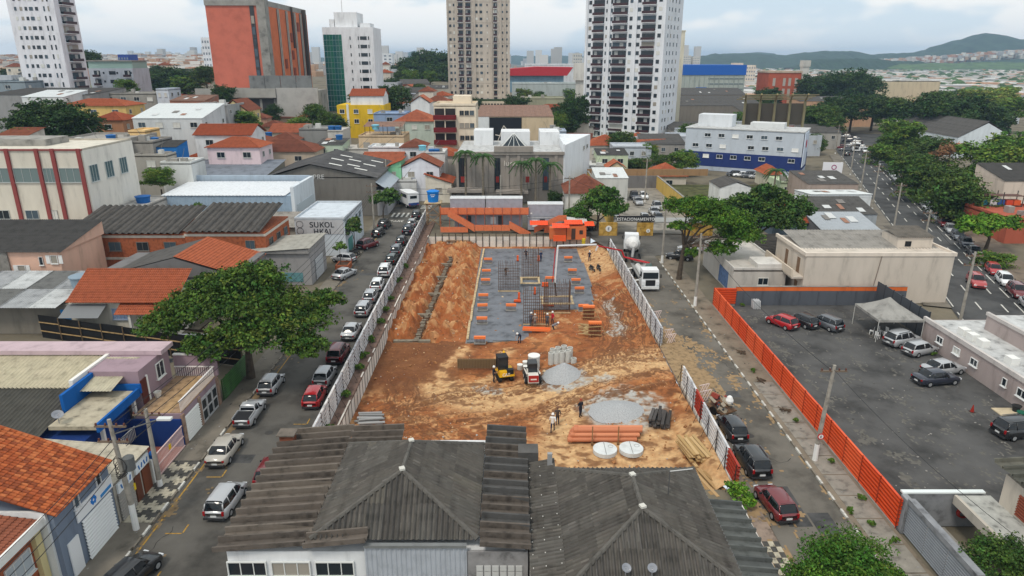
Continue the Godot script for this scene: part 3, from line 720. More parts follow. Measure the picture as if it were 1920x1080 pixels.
func fences() -> void:
	var silver := [M("sheet a",226,226,228,"grime",0.3,0.5),M("sheet b",214,214,218,"grime",0.35,0.5),M("sheet c",230,226,224,"grime",0.3,0.55)]
	var black := plain(52,42,38,0.85)
	sheet_fence("sheet_metal_fence","silver ribbed sheet fence above the white retaining wall and the parked cars",-15.9,-47.5,-16.9,-131,0,2.3,6,silver,black,0.16)
	var gate := thing("street_boundary_wall","low white plank-panel retaining wall with black posts below the silver sheet fence","wall",V(-14.95,-2.2,-50))
	var wp := [M("panel a",222,216,208,"streak",0.5,0.9,{"tall": 0.3}),M("panel b",210,202,192,"streak",0.5,0.9,{"tall": 0.3}),M("panel c",230,224,214,"streak",0.5,0.9,{"tall": 0.3})]
	var z := -47.0
	while z > -118:
		bx(gate,"wall_panel",wp[rng.randi() % 3],-15.05,-14.9,-2.6,0.12 + rng.randf_range(-0.06,0.05),z - 1.16,z)
		bx(gate,"post",plain(84,76,70,0.9),-14.92,-14.86,-2.6,0.04,z - 1.2,z - 1.15)
		z -= 1.2
	# far retaining wall below the site offices
	var far := thing("retaining_wall","white plank retaining wall with black steel posts below the orange stairs","wall",V(0,-2.2,-118.4))
	var x := -14.8
	while x < 13.6:
		for k in 4: bx(far,"plank",wp[rng.randi() % 3],x,x + 1.12,-2.6 + k * 0.66,-1.97 + k * 0.66,-118.5 - 0.02 * rng.randf(),-118.34)
		bx(far,"post",black,x + 1.1,x + 1.22,-2.6,0.6 + rng.randf_range(-0.1,0.15),-118.36,-118.2)
		x += 1.2
	# right side,on either side of the entrance
	var white := M("white plinth",224,220,212,"grime",0.6,0.9)
	sheet_fence("sheet_metal_fence","silver ribbed sheet fence with white plinth beside the parked pump truck",16.35,-69.2,16.0,-108.5,0,2.2,5,silver,black,-0.12,white,0.3)
	var red := M("red sheet",178,60,42,"grime",0.4,0.5)
	sheet_fence("sheet_metal_fence","silver and red ribbed sheet fence between the timber heap and black parked cars",16.3,-42.6,16.35,-59.6,0,2.2,5,[silver[0],silver[1],silver[2],silver[0],silver[1],silver[2],red],black,-0.12,white,0.45)
	# orange fence of the car park
	var org := [M("orange sheet",230,92,46,"plaster",0.3,0.45),M("orange sheet b",224,84,40,"plaster",0.4,0.45),M("orange sheet c",234,102,56,"plaster",0.3,0.5)]
	var of := sheet_fence("sheet_metal_fence","long bright orange ribbed sheet fence along the gravel car park",25.75,-38.4,25.75,-82.4,0.1,2.3,7,org,plain(150,50,24),0.0,concrete(),0.14)
	of.rotation.y = 0
	sheet_fence("sheet_metal_fence","short orange ribbed sheet fence closing the car park's far corner",25.85,-82.5,28.6,-82.5,0.1,2.3,7,org,plain(150,50,24),0.0,concrete(),0.14)
	# rear wall of the car park
	var cw := thing("boundary_wall","dark grey wall with an orange band behind the red and black parked cars","wall",V(37,0,-82.75))
	bx(cw,"wall",wallm(92,96,104),28.7,50.5,0,1.95,-82.9,-82.65)
	bx(cw,"painted_band",wallm(226,112,52),28.7,50.5,1.95,2.5,-82.9,-82.64)
	bx(cw,"coping",concrete(),28.7,50.5,2.5,2.56,-82.94,-82.6)
	for i in 9: bx(cw,"pilaster",wallm(86,90,98),29.6 + i * 2.4,29.8 + i * 2.4,0,1.94,-82.64,-82.58)
	# slatted steel screen on the side
	var sc := thing("steel_screen","dark steel panel screen running beside the white canopy","fence",V(46.6,0,-77))
	for i in 6:
		bx(sc,"panel",plain(74,78,84,0.6),46.5,46.58,0.05,3.3,-82.5 + i * 1.9,-80.7 + i * 1.9)
		bx(sc,"post",plain(50,54,60,0.6),46.48,46.62,0,3.4,-80.7 + i * 1.9,-80.6 + i * 1.9)
	# black cloth fence on the empty plot at the left
	var bf := thing("cloth_fence","black plastic fence with pale wooden rails crossing the plot beside the tree","fence",V(-40,0,-67.5))
	var blk := M("black plastic",28,28,30,"grime",0.4,0.55); var pine := M("pine",186,156,110,"grime",0.7,0.9)
	var pa := V(-27.6,0,-64.0); var pb := V(-53.5,0,-72.0); var d := pb - pa; var yaw := atan2(-d.z,d.x)
	for i in 9:
		var c := pa + d * ((i + 0.5) / 9.0) - bf.position
		put(bf,"plastic_panel",box_mesh(V(d.length() / 9 + 0.05,2.6 + 0.1 * (i % 3),0.04)),blk,c + V(0,1.3,-0.08),V(0,yaw,rng.randf_range(-0.01,0.01)))
		for y in [0.85,1.85]: put(bf,"rail",box_mesh(V(d.length() / 9 - 0.04,0.12,0.05)),pine,c + V(0,y + rng.randf_range(-0.06,0.06),0.05),V(0,yaw,rng.randf_range(-0.012,0.012)))
		put(bf,"post",box_mesh(V(0.1,2.7,0.1)),M("old post",116,98,76,"grime",0.7,0.9),pa + d * (i / 9.0) - bf.position + V(0,1.35,0.08),V(0,yaw,0))
	# green fence by the pavement
	var gf := thing("green_fence","green sheet fence on the pavement behind the tree trunk","fence",V(-26.6,0,-60))
	for i in 6:
		var gm := fence_panel(1.08,9,2.1)
		put(gf,"metal_sheet",gm,M("green sheet",62,112,44,"grime",0.4,0.5),V(-26.6,0.1,-57.2 - i * 1.08) - gf.position,V(0,PI / 2,0))
		put(gf,"post",box_mesh(V(0.08,2.2,0.08)),plain(52,88,40),V(-26.68,1.1,-56.7 - i * 1.08) - gf.position)
	var d2 := V(0.337,0,-0.941); var sd := V(-d2.z,0,d2.x)
	var aw := thing("graffiti_wall","low wall covered in pale blue graffiti across the avenue","wall",V(62.7,0,-85.2) + d2 * 4.0 + sd * 11.2,atan2(-d2.z,d2.x))
	for i in 12: local(aw,"wall_panel",M("graffiti tone %d" % (i % 4),150 + 8 * (i % 4),164,172 - 10 * (i % 3),"leafy",0.9),V(-18 + i * 3.02,1.1,0.01 * (i % 2)),V(3.0,2.2,0.25))
	var rk := thing("parts_rack","tall steel rack stacked with orange and blue car panels beside the dome-crowned tree","rack",V(91,0,-126),-0.1)
	for k in 4:
		local(rk,"shelf",plain(90,60,50),V(0,0.4 + k * 1.9,0),V(7.0,0.12,2.0))
		if k < 3:
			for i in 5: local(rk,"car_panel",[plain(206,92,50),plain(50,84,150),plain(60,140,160),plain(190,70,44),plain(200,200,204)][(i * 2 + k) % 5],V(-2.8 + i * 1.4,1.0 + k * 1.9,0.1 * (i % 2)),V(1.15,0.95,1.4))
	for ux in [-3.5,0,3.5]:
		for uz in [-1,1]: local(rk,"upright",plain(70,66,64),V(ux,3.4,uz),V(0.12,6.8,0.12))

# ---------------------------------------------------------------- the two roofs in front of the site
const WORN := [Color(0.15,0.145,0.137)]
func trough_tile(len: float,w: float,hump := 0.3) -> ArrayMesh:    # long folded roofing element,length along x
	var pr := [[0.0,0.02],[0.02,hump],[0.12,hump],[0.14,0.0],[w * 0.5,0.05],[w - 0.02,0.0],[w + 0.02,hump + 0.03],[w + 0.14,hump + 0.03]]
	var n := int(len / 0.4)
	for i in pr.size() - 1:
		var a: Array = pr[i]; var b: Array = pr[i + 1]
		for k in n:
			var x0 := -len / 2 + len * k / n; var x1 := -len / 2 + len * (k + 1) / n
			quad(V(x0,a[1],-a[0]),V(x0,b[1],-b[0]),V(x1,b[1],-b[0]),V(x1,a[1],-a[0]))
		quad(V(len / 2,a[1],-a[0]),V(len / 2,b[1],-b[0]),V(len / 2,b[1] - 0.025,-b[0]),V(len / 2,a[1] - 0.025,-a[0]))
	return done()
func trough_roof(t: Node3D,x0: float,y0: float,x1: float,y1: float,z0: float,z1: float,w: float,mm: Array,hump := 0.3) -> void:
	var a := V(x0,y0,0); var b := V(x1,y1,0)
	var tile := trough_tile(a.distance_to(b),w,hump)
	var n := int((z0 - z1) / w)
	for i in n:
		var c := (a + b) / 2 + V(0,0,z0 - i * w)
		put(t,"roof_tile",tile,mm[rng.randi() % mm.size()],c - t.position + V(rng.randf_range(-0.05,0.05),0,0),V(0,rng.randf_range(-0.006,0.006),atan2(y1 - y0,x1 - x0)))
func hip_of_sheets(t: Node3D,x0: float,x1: float,z0: float,z1: float,y: float,p: Vector3,q: Vector3,mm: Array,cap: Material) -> void:
	var A := V(x0,y,z0); var B := V(x1,y,z0); var C := V(x1,y,z1); var D := V(x0,y,z1)
	sheets(t,"roof_sheet",mm,[A,B,p],"wave",0.29,0.2,0.94,1.9,WORN)
	sheets(t,"roof_sheet",mm,[B,C,q,p],"wave",0.29,0.2,0.94,1.9,WORN)
	sheets(t,"roof_sheet",mm,[C,D,q],"wave",0.29,0.2,0.94,1.9,WORN)
	sheets(t,"roof_sheet",mm,[D,A,p,q],"wave",0.29,0.2,0.94,1.9,WORN)
	for e in [[A,p],[B,p],[C,q],[D,q],[p,q]]:
		var n := int(maxf(1.0,round(e[0].distance_to(e[1]) / 0.8)))
		for i in n:
			var a: Vector3 = e[0].lerp(e[1],float(i) / n) + V(0,0.09,0); var b: Vector3 = e[0].lerp(e[1],(i + 1.15) / n) + V(0,0.11,0)
			put(t,"ridge_cap",rod(a - t.position,b - t.position,0.15,0.12,6),cap)
	for e in [p,q]:
		put(t,"finial",box_mesh(V(0.3,0.12,0.3)),plain(200,198,190),e - t.position + V(0,0.22,0),V(0,0.4,0))

func front_houses() -> void:
	var g := [M("old sheet a",255,250,244,"grime",0.45,0.96,{"vc": 1}),M("old sheet b",232,228,224,"grime",0.5,0.96,{"vc": 1}),M("old sheet c",255,252,248,"grime",0.4,0.96,{"vc": 1})]
	var br := [M("brown sheet a",112,103,95,"grime",0.4,0.96),M("brown sheet b",103,95,88,"grime",0.45,0.96),M("brown sheet c",120,111,102,"grime",0.4,0.96)]
	var cap := M("cap",104,101,96,"grime",0.6,0.96)
	var white := wallm(226,228,230)
	var t := building("roofed_house","house with dark hipped sheet roof between long trough-tile roofs, white windowed wall",-15.2,0.7,-30.0,-41.2,0,5.2,white)
	trough_roof(t,-15.75,5.35,-10.85,5.75,-29.7,-42.0,0.8,br)
	trough_roof(t,-1.75,5.8,0.95,5.6,-29.6,-42.0,0.8,[br[1],M("dark strip",92,91,90,"grime",0.4,0.96)])
	trough_roof(t,-10.9,5.75,-7.6,6.1,-29.5,-30.4,0.8,br)
	hip_of_sheets(t,-10.75,-1.85,-30.2,-39.6,5.75,V(-6.15,8.1,-33.0),V(-6.05,8.1,-36.0),g,cap)
	# far strip of the left roof
	trough_roof(t,-10.9,5.75,-7.4,5.9,-39.9,-42.0,0.8,br)
	window_row(t,V(-14.2,4.1,-29.98),V(-9.5,4.1,-29.98),3,0.0,2.1,0.95,plain(214,216,214),2)
	one_sheet(t,"sheet_cladding",metalm(176,182,190),[V(-7.8,1.0,-29.85),V(-2.4,1.0,-29.85),V(-2.4,5.75,-29.85),V(-7.8,5.75,-29.85)],"trap",0.26,0.05)
	bx(t,"gutter",metalm(120,122,122),-7.8,-2.4,5.62,5.78,-29.95,-29.7)
	bx(t,"stained_wall",M("stained",150,148,148,"grime",0.35,0.95),-2.35,0.85,0,5.3,-29.98,-29.8)
	for i in 6:
		for j in 5: bx(t,"vent_block",plain(188,188,186,0.9),-1.9 + i * 0.42,-1.55 + i * 0.42,2.6 + j * 0.38,2.92 + j * 0.38,-29.8,-29.74)
	bx(t,"chimney",M("brick box",140,84,62,"grime",0.6),-15.6,-14.7,5.4,6.1,-40.9,-40.2)
	bx(t,"chimney",fibro(),0.4,1.7,5.2,6.0,-39.4,-38.3)
	bx(t,"chimney_cap",br[2],-15.75,-14.55,6.1,6.2,-41.05,-40.05)
	# right house
	var r := building("roofed_house","house with grey hipped sheet roof carrying two satellite dishes, beside stepped tile roof",0.95,11.2,-27.0,-37.0,0,4.9,wallm(190,186,178))
	sheets(r,"roof_sheet",g,[V(0.95,5.1,-38.2),V(0.95,5.1,-26.5),V(2.75,5.5,-26.5),V(2.75,5.5,-38.2)],"wave",0.29,0.2,0.94,2.2,WORN)
	hip_of_sheets(r,2.75,11.45,-27.0,-37.2,5.45,V(6.85,7.6,-30.3),V(6.8,7.6,-33.2),g,cap)
	for e in [[V(11.5,5.4,-26.5),V(11.5,5.4,-37.3)],[V(2.7,5.4,-37.3),V(11.5,5.4,-37.3)]]:
		put(r,"gutter",rod(e[0] - r.position,e[1] - r.position,0.12,0.12,6),metalm(96,96,94))
	for z in 11:
		for xx in [1.1,1.75,2.55]: put(r,"roof_bolt",box_mesh(V(0.05,0.05,0.05)),plain(206,204,198),V(xx,5.26 + (xx - 0.95) * 0.22,-27.6 - z) - r.position)
	put(r,"aerial",rod(V(8.7,6.4,-32.4) - r.position,V(8.9,8.0,-33.2) - r.position,0.03),plain(70,70,70))
	put(r,"aerial_arm",rod(V(8.9,8.0,-33.2) - r.position,V(10.2,8.1,-33.3) - r.position,0.03),plain(190,190,188))
	put(r,"post",box_mesh(V(0.3,0.9,0.25)),plain(150,150,150),V(2.4,5.9,-37.7) - r.position)
	# stepped roof at its right
	var s := building("lean_to","low shed with stepped grey trough-tile roof beside the chequered pavement",12.0,14.4,-27.0,-37.0,0,3.2,wallm(196,190,180),"","shed")
	trough_roof(s,12.0,3.6,14.5,3.35,-26.2,-37.2,0.85,[M("sheet step a",104,107,105,"grime",0.4,0.96),M("sheet step b",95,98,97,"grime",0.4,0.96)],0.22)
	bx(s,"boundary_wall",wallm(214,210,204),14.75,15.0,0,2.5,-38,-24)
	for x in [[5.6,0.3],[6.9,-0.25]]: dish(V(x[0],5.95,-27.45),x[1],0.24,"small grey satellite dish standing on the dark hipped roof","satellite dishes on the hipped roof")

func dish(at: Vector3,turn: float,r: float,label: String,group := "") -> void:
	var t := thing("satellite_dish",label,"satellite dish",at,turn,group)
	put(t,"bracket",rod(V(0,-0.35,0),V(0,0.25,0),0.03),plain(150,150,150))
	var o := put(t,"reflector",lathe([[0.02,0.0],[r * 0.5,0.03],[r,0.13],[r,0.15],[r * 0.5,0.06]],14),plain(140,143,150),V(0,0.3,0),V(0.5,0,0))
	put(t,"arm",rod(V(0,0.2,0.1),V(0,0.62,0.42),0.02),plain(200,200,200))

# blue or grey water tank of fibre cement or plastic on a roof
func tank(at: Vector3,r: float,h: float,col: Color,label: String,group := "") -> Node3D:
	var t := thing("water_tank",label,"water tank",at,rng.randf() * 3.0,group)
	var m := plain(int(col.r8),int(col.g8),int(col.b8),0.55)
	put(t,"barrel",lathe([[0.01,0.0],[r * 0.84,0.0],[r * 0.97,h * 0.85],[r,h * 0.86]],16),m)
	put(t,"lid",lathe([[r * 1.04,h * 0.84],[r * 1.06,h * 0.92],[r * 0.5,h * 1.02],[0.01,h * 1.04]],16),m)
	return t

# ---------------------------------------------------------------- the row along the left street
func left_row() -> void:
	var brick := M("brick wall",176,100,66,"clay",0.6,0.95)
	# brick corner house
	var a := building("brick_house","orange brick house with brown tiled roof and white fascia beside the grey-blue house",-38,-27.6,-26,-33.0,0,4.6,brick)
	roof(a,"shed_r",-38,-27.4,-26,-33.0,4.75,1.6,"clay",clay_old(),0.2)
	bx(a,"fascia",plain(228,228,224),-27.2,-27.0,4.5,5.0,-33.2,-25.6)
	bx(a,"corner_pillar",wallm(214,200,150),-27.6,-27.3,0,4.5,-33.0,-32.5)
	window_row(a,V(-27.58,2.9,-31.2),V(-27.58,2.9,-28.2),2,PI / 2,2.0,1.5,plain(206,208,206),2,plain(172,180,186,0.3))
	# grey-blue house under single barrel tiles
	var b := building("tiled_house","grey-blue house with orange barrel-tile roof and a white garage door",-36,-26.6,-33.3,-38.8,0,5.0,wallm(124,136,154))
	bx(b,"gable_wall",wallm(224,226,226),-36,-26.9,0,5.3,-33.28,-33.1)
	var lo := V(-26.1,5.15,0); var hi := V(-34.6,8.4,0)
	one_sheet(b,"roof_underlay",M("tile a",190,104,60,"grime",0.8,0.92),[V(-26.2,5.08,-33.0),V(-26.2,5.08,-38.9),V(-34.6,8.3,-38.9),V(-34.6,8.3,-33.0)],"flat",1,0)
	var L := 0.46; var W := 0.25
	var sl := (hi - lo).normalized()
	for k in 5:   # barrel with thickness: arch along the slope
		var a0 := PI * k / 5; var a1 := PI * (k + 1) / 5
		var p := func(t: float,e: float,rr: float) -> Vector3: return V(-e,sin(t) * rr * 0.85,cos(t) * rr)
		quad(p.call(a0,0,0.125),p.call(a0,L,0.1),p.call(a1,L,0.1),p.call(a1,0,0.125))
		quad(p.call(a0,0,0.125),p.call(a1,0,0.125),p.call(a1,0,0.1),p.call(a0,0,0.1))
	var tile := done()
	var tones := [M("tile a",190,104,60,"grime",0.8,0.92),M("tile b",172,88,50,"grime",0.8,0.92),M("tile c",198,116,70,"grime",0.9,0.92),M("tile d",148,78,48,"grime",0.7,0.92)]
	var cols := int(5.9 / W); var rows := int(lo.distance_to(hi) / 0.38)
	var tilt := -atan2(hi.y - lo.y,lo.x - hi.x)
	var rest := []
	for j in rows:
		for i in cols:
			var at := lo + sl * (j * 0.38) + V(0,0.02,-33.05 - i * W)
			if j * cols + i < 290: put(b,"roof_tile",tile,tones[rng.randi() % 4],at - b.position,V(0,0,tilt + 0.05))
			else: rest.append(Transform3D(Basis.from_euler(V(0,0,tilt + 0.05)),at - b.position))
	var mm := MultiMesh.new(); mm.transform_format = MultiMesh.TRANSFORM_3D; mm.use_colors = true; mm.mesh = tile; mm.instance_count = rest.size()
	for i in rest.size():
		mm.set_instance_transform(i,rest[i]); mm.set_instance_color(i,[Color(0.5,0.137,0.045),Color(0.41,0.097,0.03),Color(0.55,0.17,0.06),Color(0.3,0.075,0.03)][rng.randi() % 4])
	var mi := MultiMeshInstance3D.new(); mi.name = "upper_roof_tiles"; mi.multimesh = mm; mi.material_override = M("tile copies",255,255,255,"grime",0.8,0.92,{"vc": 1}); mi.set_meta("kind","stuff"); b.add_child(mi)
	var gd := put(b,"garage_door",fence_panel(3.1,12,2.9),plain(224,226,226,0.5),V(-26.55,0.05,-36.9) - b.position,V(0,PI / 2,0))
	put(b,"door",box_mesh(V(0.08,2.5,1.0)),plain(226,228,230,0.5),V(-26.55,1.25,-34.3) - b.position)
	var sg := put(b,"shop_sign",box_mesh(V(0.08,0.95,3.8)),plain(232,234,236,0.4),V(-26.52,3.6,-36.9) - b.position)
	for k in 6:
		var an := TAU * k / 6; put(sg,"emblem_petal",box_mesh(V(0.02,0.2,0.2)),plain(36,120,200),V(0.05,sin(an) * 0.2,cos(an) * 0.2 + 0.2),V(an,0,0))
	for k in 2: put(sg,"emblem_stripe",box_mesh(V(0.02,0.1,1.2)),plain(60,140,206),V(0.05,-0.3 + k * 0.12,-1.1),V(0.06,0,0))
	for z in [-35.3,-37.6]: window(b,V(-26.58,4.45,z),PI / 2,0.5,0.8,plain(226,226,226),0)
	# little shop
	var c := building("shop","small shop with blue-lettered white sign and rough pale roof beside the street pole",-35,-26.6,-38.9,-43.5,0,3.0,wallm(176,170,160),"","shop")
	one_sheet(c,"roof",M("rough roof",196,188,170,"grime",0.5),[V(-26.5,3.2,-38.8),V(-26.5,3.2,-43.6),V(-35,3.9,-43.6),V(-35,3.9,-38.8)],"wave",0.24,0.05)
	put(c,"roller_shutter",fence_panel(1.8,9,2.1),plain(146,142,136,0.6),V(-26.54,0.1,-40.0) - c.position,V(0,PI / 2,0))
	bx(c,"doorway",plain(116,66,44),-26.6,-26.5,0.1,2.1,-43.2,-42.2)
	bx(c,"doorway",plain(98,58,42),-26.6,-26.5,0.1,2.1,-41.9,-41.2)
	for k in 2:
		var s2 := bx(c,"shop_sign",plain(222,228,232,0.4),-26.58,-26.44,2.25,2.95,-39.2 - k * 2.2,-40.9 - k * 2.3)
		for q in 4: put(s2,"sign_stroke",box_mesh(V(0.02,0.36,0.12)),plain(34,104,172),V(0.08,0,-0.6 + q * 0.36),V(0.3 if q % 2 else -0.3,0,0))
	bx(c,"notice",plain(222,190,40),-26.58,-26.47,1.3,1.8,-40.9,-41.15)
	# blue house with railings
	var blue := wallm(16,92,168); var navy := wallm(24,56,120)
	var d := building("blue_house","bright blue house with dark corrugated roof and pale flat porch roof",-45,-31.2,-43.6,-49.6,0,3.6,navy)
	one_sheet(d,"roof",M("dark wave",88,86,80,"grime",0.35),[V(-46,4.1,-43.4),V(-34.2,4.1,-43.4),V(-34.2,5.1,-49.2),V(-46,5.1,-49.2)],"wave",0.34,0.12)
	bx(d,"parapet",blue,-34.3,-34.05,3.4,5.9,-50.6,-46.4)
	bx(d,"parapet",blue,-34.05,-30.2,4.2,5.0,-50.2,-50.0)
	bx(d,"porch_roof",M("porch roof",188,178,156,"grime",0.4),-34.0,-30.5,4.2,4.5,-49.9,-44.2)
	bx(d,"fascia",blue,-30.5,-30.3,4.0,4.7,-50.0,-44.2)
	for z in [-45.0,-49.4]: bx(d,"column",wallm(222,220,216),-30.75,-30.5,0,4.2,z - 0.15,z + 0.1)
	bx(d,"patio",wallm(158,92,80),-31.2,-26.7,0.02,0.12,-48.6,-43.8)
	bx(d,"side_wall",navy,-31.2,-26.7,0,2.5,-48.9,-48.7)
	bx(d,"gate_pillar",blue,-26.9,-26.5,0,2.4,-44.3,-43.7)
	bx(d,"gate_pillar",wallm(226,226,222),-26.9,-26.5,0,2.1,-43.68,-43.5)
	var rail := plain(206,180,176,0.5)
	for i in 24: bx(d,"gate_bar",rail,-26.62,-26.58,0.1,2.0,-44.4 - i * 0.175,-44.44 - i * 0.175)
	for y in [0.2,1.05,2.0]: bx(d,"gate_rail",rail,-26.64,-26.56,y,y + 0.07,-48.6,-44.3)
	bx(d,"notice",plain(226,186,44),-26.6,-26.54,1.3,1.7,-46.2,-46.5)
	for i in 20: bx(d,"railing_bar",plain(210,210,206),-30.5 + 0.0,-30.46,0.9,1.9,-45.2 - i * 0.2,-45.24 - i * 0.2)
	bx(d,"railing_rail",plain(210,210,206),-30.52,-30.44,1.9,1.97,-49.2,-45.1)
	bx(d,"terrace_wall",wallm(212,214,212),-34,-29.4,0,1.8,-43.75,-43.5)
	dish(V(-33.4,4.9,-44.6),0.9,0.4,"pale satellite dish beside the blue parapet of the blue house")
	# mauve house with a tiled terrace
	var mv := wallm(160,138,147)
	var e := building("terrace_house","mauve rendered house with brown tiled roof terrace and white railing",-34.6,-30.4,-50.4,-55.4,0,6.0,mv)
	bx(e,"wing",mv,-46,-34.65,0,5.0,-55.4,-50.0)
	bx(e,"garage_block",mv,-30.4,-26.7,0,2.9,-56.0,-49.0)
	for i in 7:
		for j in 4: bx(e,"floor_tile",M("floor tile %d" % ((i * 3 + j) % 3),168 + 8 * ((i + j) % 3),140 + 6 * ((i * 2 + j) % 3),112,"grime",0.6),-30.3 + j * 0.9,-29.42 + j * 0.9,2.9,2.96,-49.1 - i * 0.97,-50.05 - i * 0.97)
	one_sheet(e,"roof",M("cream wave",200,190,164,"grime",0.4),[V(-46.5,5.15,-49.0),V(-34.7,5.15,-49.0),V(-34.7,6.0,-54.3),V(-46.5,6.0,-54.3)],"wave",0.34,0.1)
	one_sheet(e,"roof",M("cream wave b",196,188,164,"grime",0.4),[V(-34.4,5.2,-48.4),V(-31.6,5.2,-48.4),V(-31.6,6.0,-53.2),V(-34.4,6.0,-53.2)],"wave",0.26,0.06)
	bx(e,"verge",plain(228,226,220),-34.75,-34.45,5.3,6.15,-54.6,-48.4)
	bx(e,"eave_slab",wallm(196,174,180),-46,-30.0,6.02,6.4,-55.7,-53.6)
	bx(e,"upper_wall",mv,-30.4,-26.6,2.9,4.9,-56.3,-56.05)
	bx(e,"coping",plain(228,226,222),-30.4,-26.5,4.9,5.0,-56.36,-56.0)
	window(e,V(-30.38,4.7,-53.6),PI / 2,1.3,1.4,plain(226,226,222),1)
	bx(e,"door_frame",plain(228,228,224),-30.4,-30.3,2.96,5.2,-51.5,-51.3); bx(e,"door",plain(88,44,38),-30.4,-30.34,2.96,5.1,-51.3,-50.4)
	for i in 34: bx(e,"railing_bar",plain(222,216,214),-26.82,-26.78,2.96,3.85,-49.2 - i * 0.195,-49.24 - i * 0.195)
	for i in 18: bx(e,"railing_bar",plain(222,216,214),-30.2 + i * 0.19,-30.16 + i * 0.19,2.96,3.85,-55.86,-55.82)
	bx(e,"handrail",plain(226,222,220),-26.86,-26.74,3.85,3.93,-55.9,-49.1); bx(e,"handrail",plain(226,222,220),-30.3,-26.86,3.85,3.93,-55.9,-55.78)
	put(e,"garage_door",fence_panel(2.5,10,2.3),plain(226,226,222,0.5),V(-26.66,0.1,-50.6) - e.position,V(0,PI / 2,0))
	for k in 3:
		var gt := bx(e,"gate_leaf",plain(186,186,186),-26.72,-26.64,0.1,2.4,-52.4 - k * 1.05,-53.35 - k * 1.05)
		for q in 2: put(gt,"pane",box_mesh(V(0.02,0.8,0.7)),glass(),V(0.05,-0.5 + q * 1.0,0))
	for z in [-49.1,-52.1,-55.8]: bx(e,"tiled_pier",M("pier",170,142,124,"grime",0.7),-26.75,-26.58,0,2.8,z - 0.2,z + 0.2)
	var pot := put(e,"flower_pot",lathe([[0.01,0],[0.22,0],[0.32,0.5],[0.27,0.5],[0.2,0.3]],12),plain(206,202,194),V(-29.9,2.96,-51.8) - e.position)
	# dug plot under black sheeting
	var heap := thing("soil_heap","heap of orange soil beneath crumpled black sheeting on the empty plot","soil heap",V(-50,0,-61))
	var nn: FastNoiseLite = kept["soil noise"]
	for k in 2:
		for i in 26:
			for j in 18:
				var p := func(u: int,v: int) -> Vector3:
					var x := -20.0 + u * 1.35; var z := -6.5 + v * 0.7
					return V(x,2.0 * exp(-pow((x + 3) / 9.0,2.0) - pow((z + 1.0) / 3.6,2.0)) + 0.35 * nn.get_noise_2d(x * 10,z * 10) + (0.06 if k else 0.0) - 0.2,z)
				var q: Vector3 = p.call(i,j)
				if k == 1 and nn.get_noise_2d(q.x * 3.0,q.z * 3.0) + q.z * -0.06 < -0.1: continue
				quad(p.call(i,j),p.call(i + 1,j),p.call(i + 1,j + 1),p.call(i,j + 1))
		put(heap,"soil" if k == 0 else "sheeting",done(),M("heap soil",168,98,56,"clay",0.4) if k == 0 else M("sheeting",66,70,76,"grime",0.4,0.45))
	# white house with orange roof behind the plot
	var f := building("tiled_house","low white house with wide orange tile roof and porch behind the black fence",-50,-38.2,-72.4,-78,0,4.0,wallm(214,208,194))
	roof(f,"shed_f",-49.6,-37.8,-72.0,-76.6,4.2,2.5,"clay",clay(),0.25)
	one_sheet(f,"roof",clay(),[V(-44,3.2,-70.6),V(-37.6,3.2,-70.6),V(-37.6,4.5,-73.2),V(-44,4.5,-73.2)],"clay",0.24,0.07,0.42)
	window(f,V(-44.4,2.7,-72.38),0,1.7,1.3,plain(150,164,186),3,plain(120,140,170,0.3)); door(f,V(-40.9,1.0,-72.36),0,0.9,2.1,plain(96,104,120))
	window(f,V(-39.2,2.7,-72.38),0,1.1,0.9)
	for x in [-42.6,-40.0]: bx(f,"column",wallm(222,220,212),x,x + 0.25,0.5,3.2,-71.0,-70.75)
	one_sheet(f,"awning",plain(116,118,120),[V(-50.0,3.0,-70.2),V(-45.6,3.0,-70.2),V(-45.6,3.9,-72.3),V(-50,3.9,-72.3)],"flat",1,0)
	bx(f,"garden_wall",wallm(158,162,170),-44,-30.5,0,1.2,-70.1,-69.9)
	var f2 := building("tiled_house","grey rendered house with weathered orange tile roof behind the spreading tree",-50,-33,-79,-88,0,5.6,wallm(118,116,116))
	one_sheet(f2,"roof",clay(),[V(-33,5.2,-78.6),V(-33,5.2,-88.4),V(-40.6,7.6,-88.4),V(-40.6,7.6,-78.6)],"clay",0.24,0.07,0.42)
	one_sheet(f2,"roof",fibro(),[V(-52,4.6,-88),V(-52,4.6,-78.8),V(-40.6,7.5,-78.8),V(-40.6,7.5,-88)],"wave",0.3,0.06)
	prism(f2,"gable",wallm(118,116,116),[V(-50,5.0,-79),V(-33.2,5.0,-79),V(-40.6,7.4,-79)],V(0,0,0.2))
	# sheds with mixed sheets at the far left
	var sh := building("tin_shed","ramshackle shed with patched grey and white sheet roofs beside the blue panel",-66,-50.5,-73,-82,0,3.6,wallm(132,126,116),"","shed")
	for i in 5:
		for j in 2:
			var x := -67.0 + i * 3.2; var z := -71.5 - j * 5.0
			one_sheet(sh,"roof_sheet",[M("patch a",172,174,176,"grime",0.3),M("patch b",120,120,118,"grime",0.3),M("patch c",206,208,208,"grime",0.3)][(i * 2 + j) % 3],[V(x,3.7 + j * 0.6,z),V(x + 3.3,3.7 + j * 0.6,z),V(x + 3.3,4.3 + j * 0.6,z - 5.3),V(x,4.3 + j * 0.6,z - 5.3)],"wave",0.3,0.06)
	bx(sh,"blue_panel",plain(30,130,200),-51.4,-47.6,0.4,3.0,-72.95,-72.8)
	tank(V(-51.2,3.9,-77.5),1.35,1.9,Color8(128,146,160),"weathered grey-blue water tank with pale lid behind the orange-roofed white house")
	# pink house
	var pk := building("pink_house","pale pink two-storey house with black sheet roof and white shutters",-72,-57.5,-83.5,-93,0,7.0,wallm(228,186,164))
	bx(pk,"side_wall",M("blocks",150,146,140,"grime",0.4),-72,-64.0,0,6.9,-83.48,-83.3)
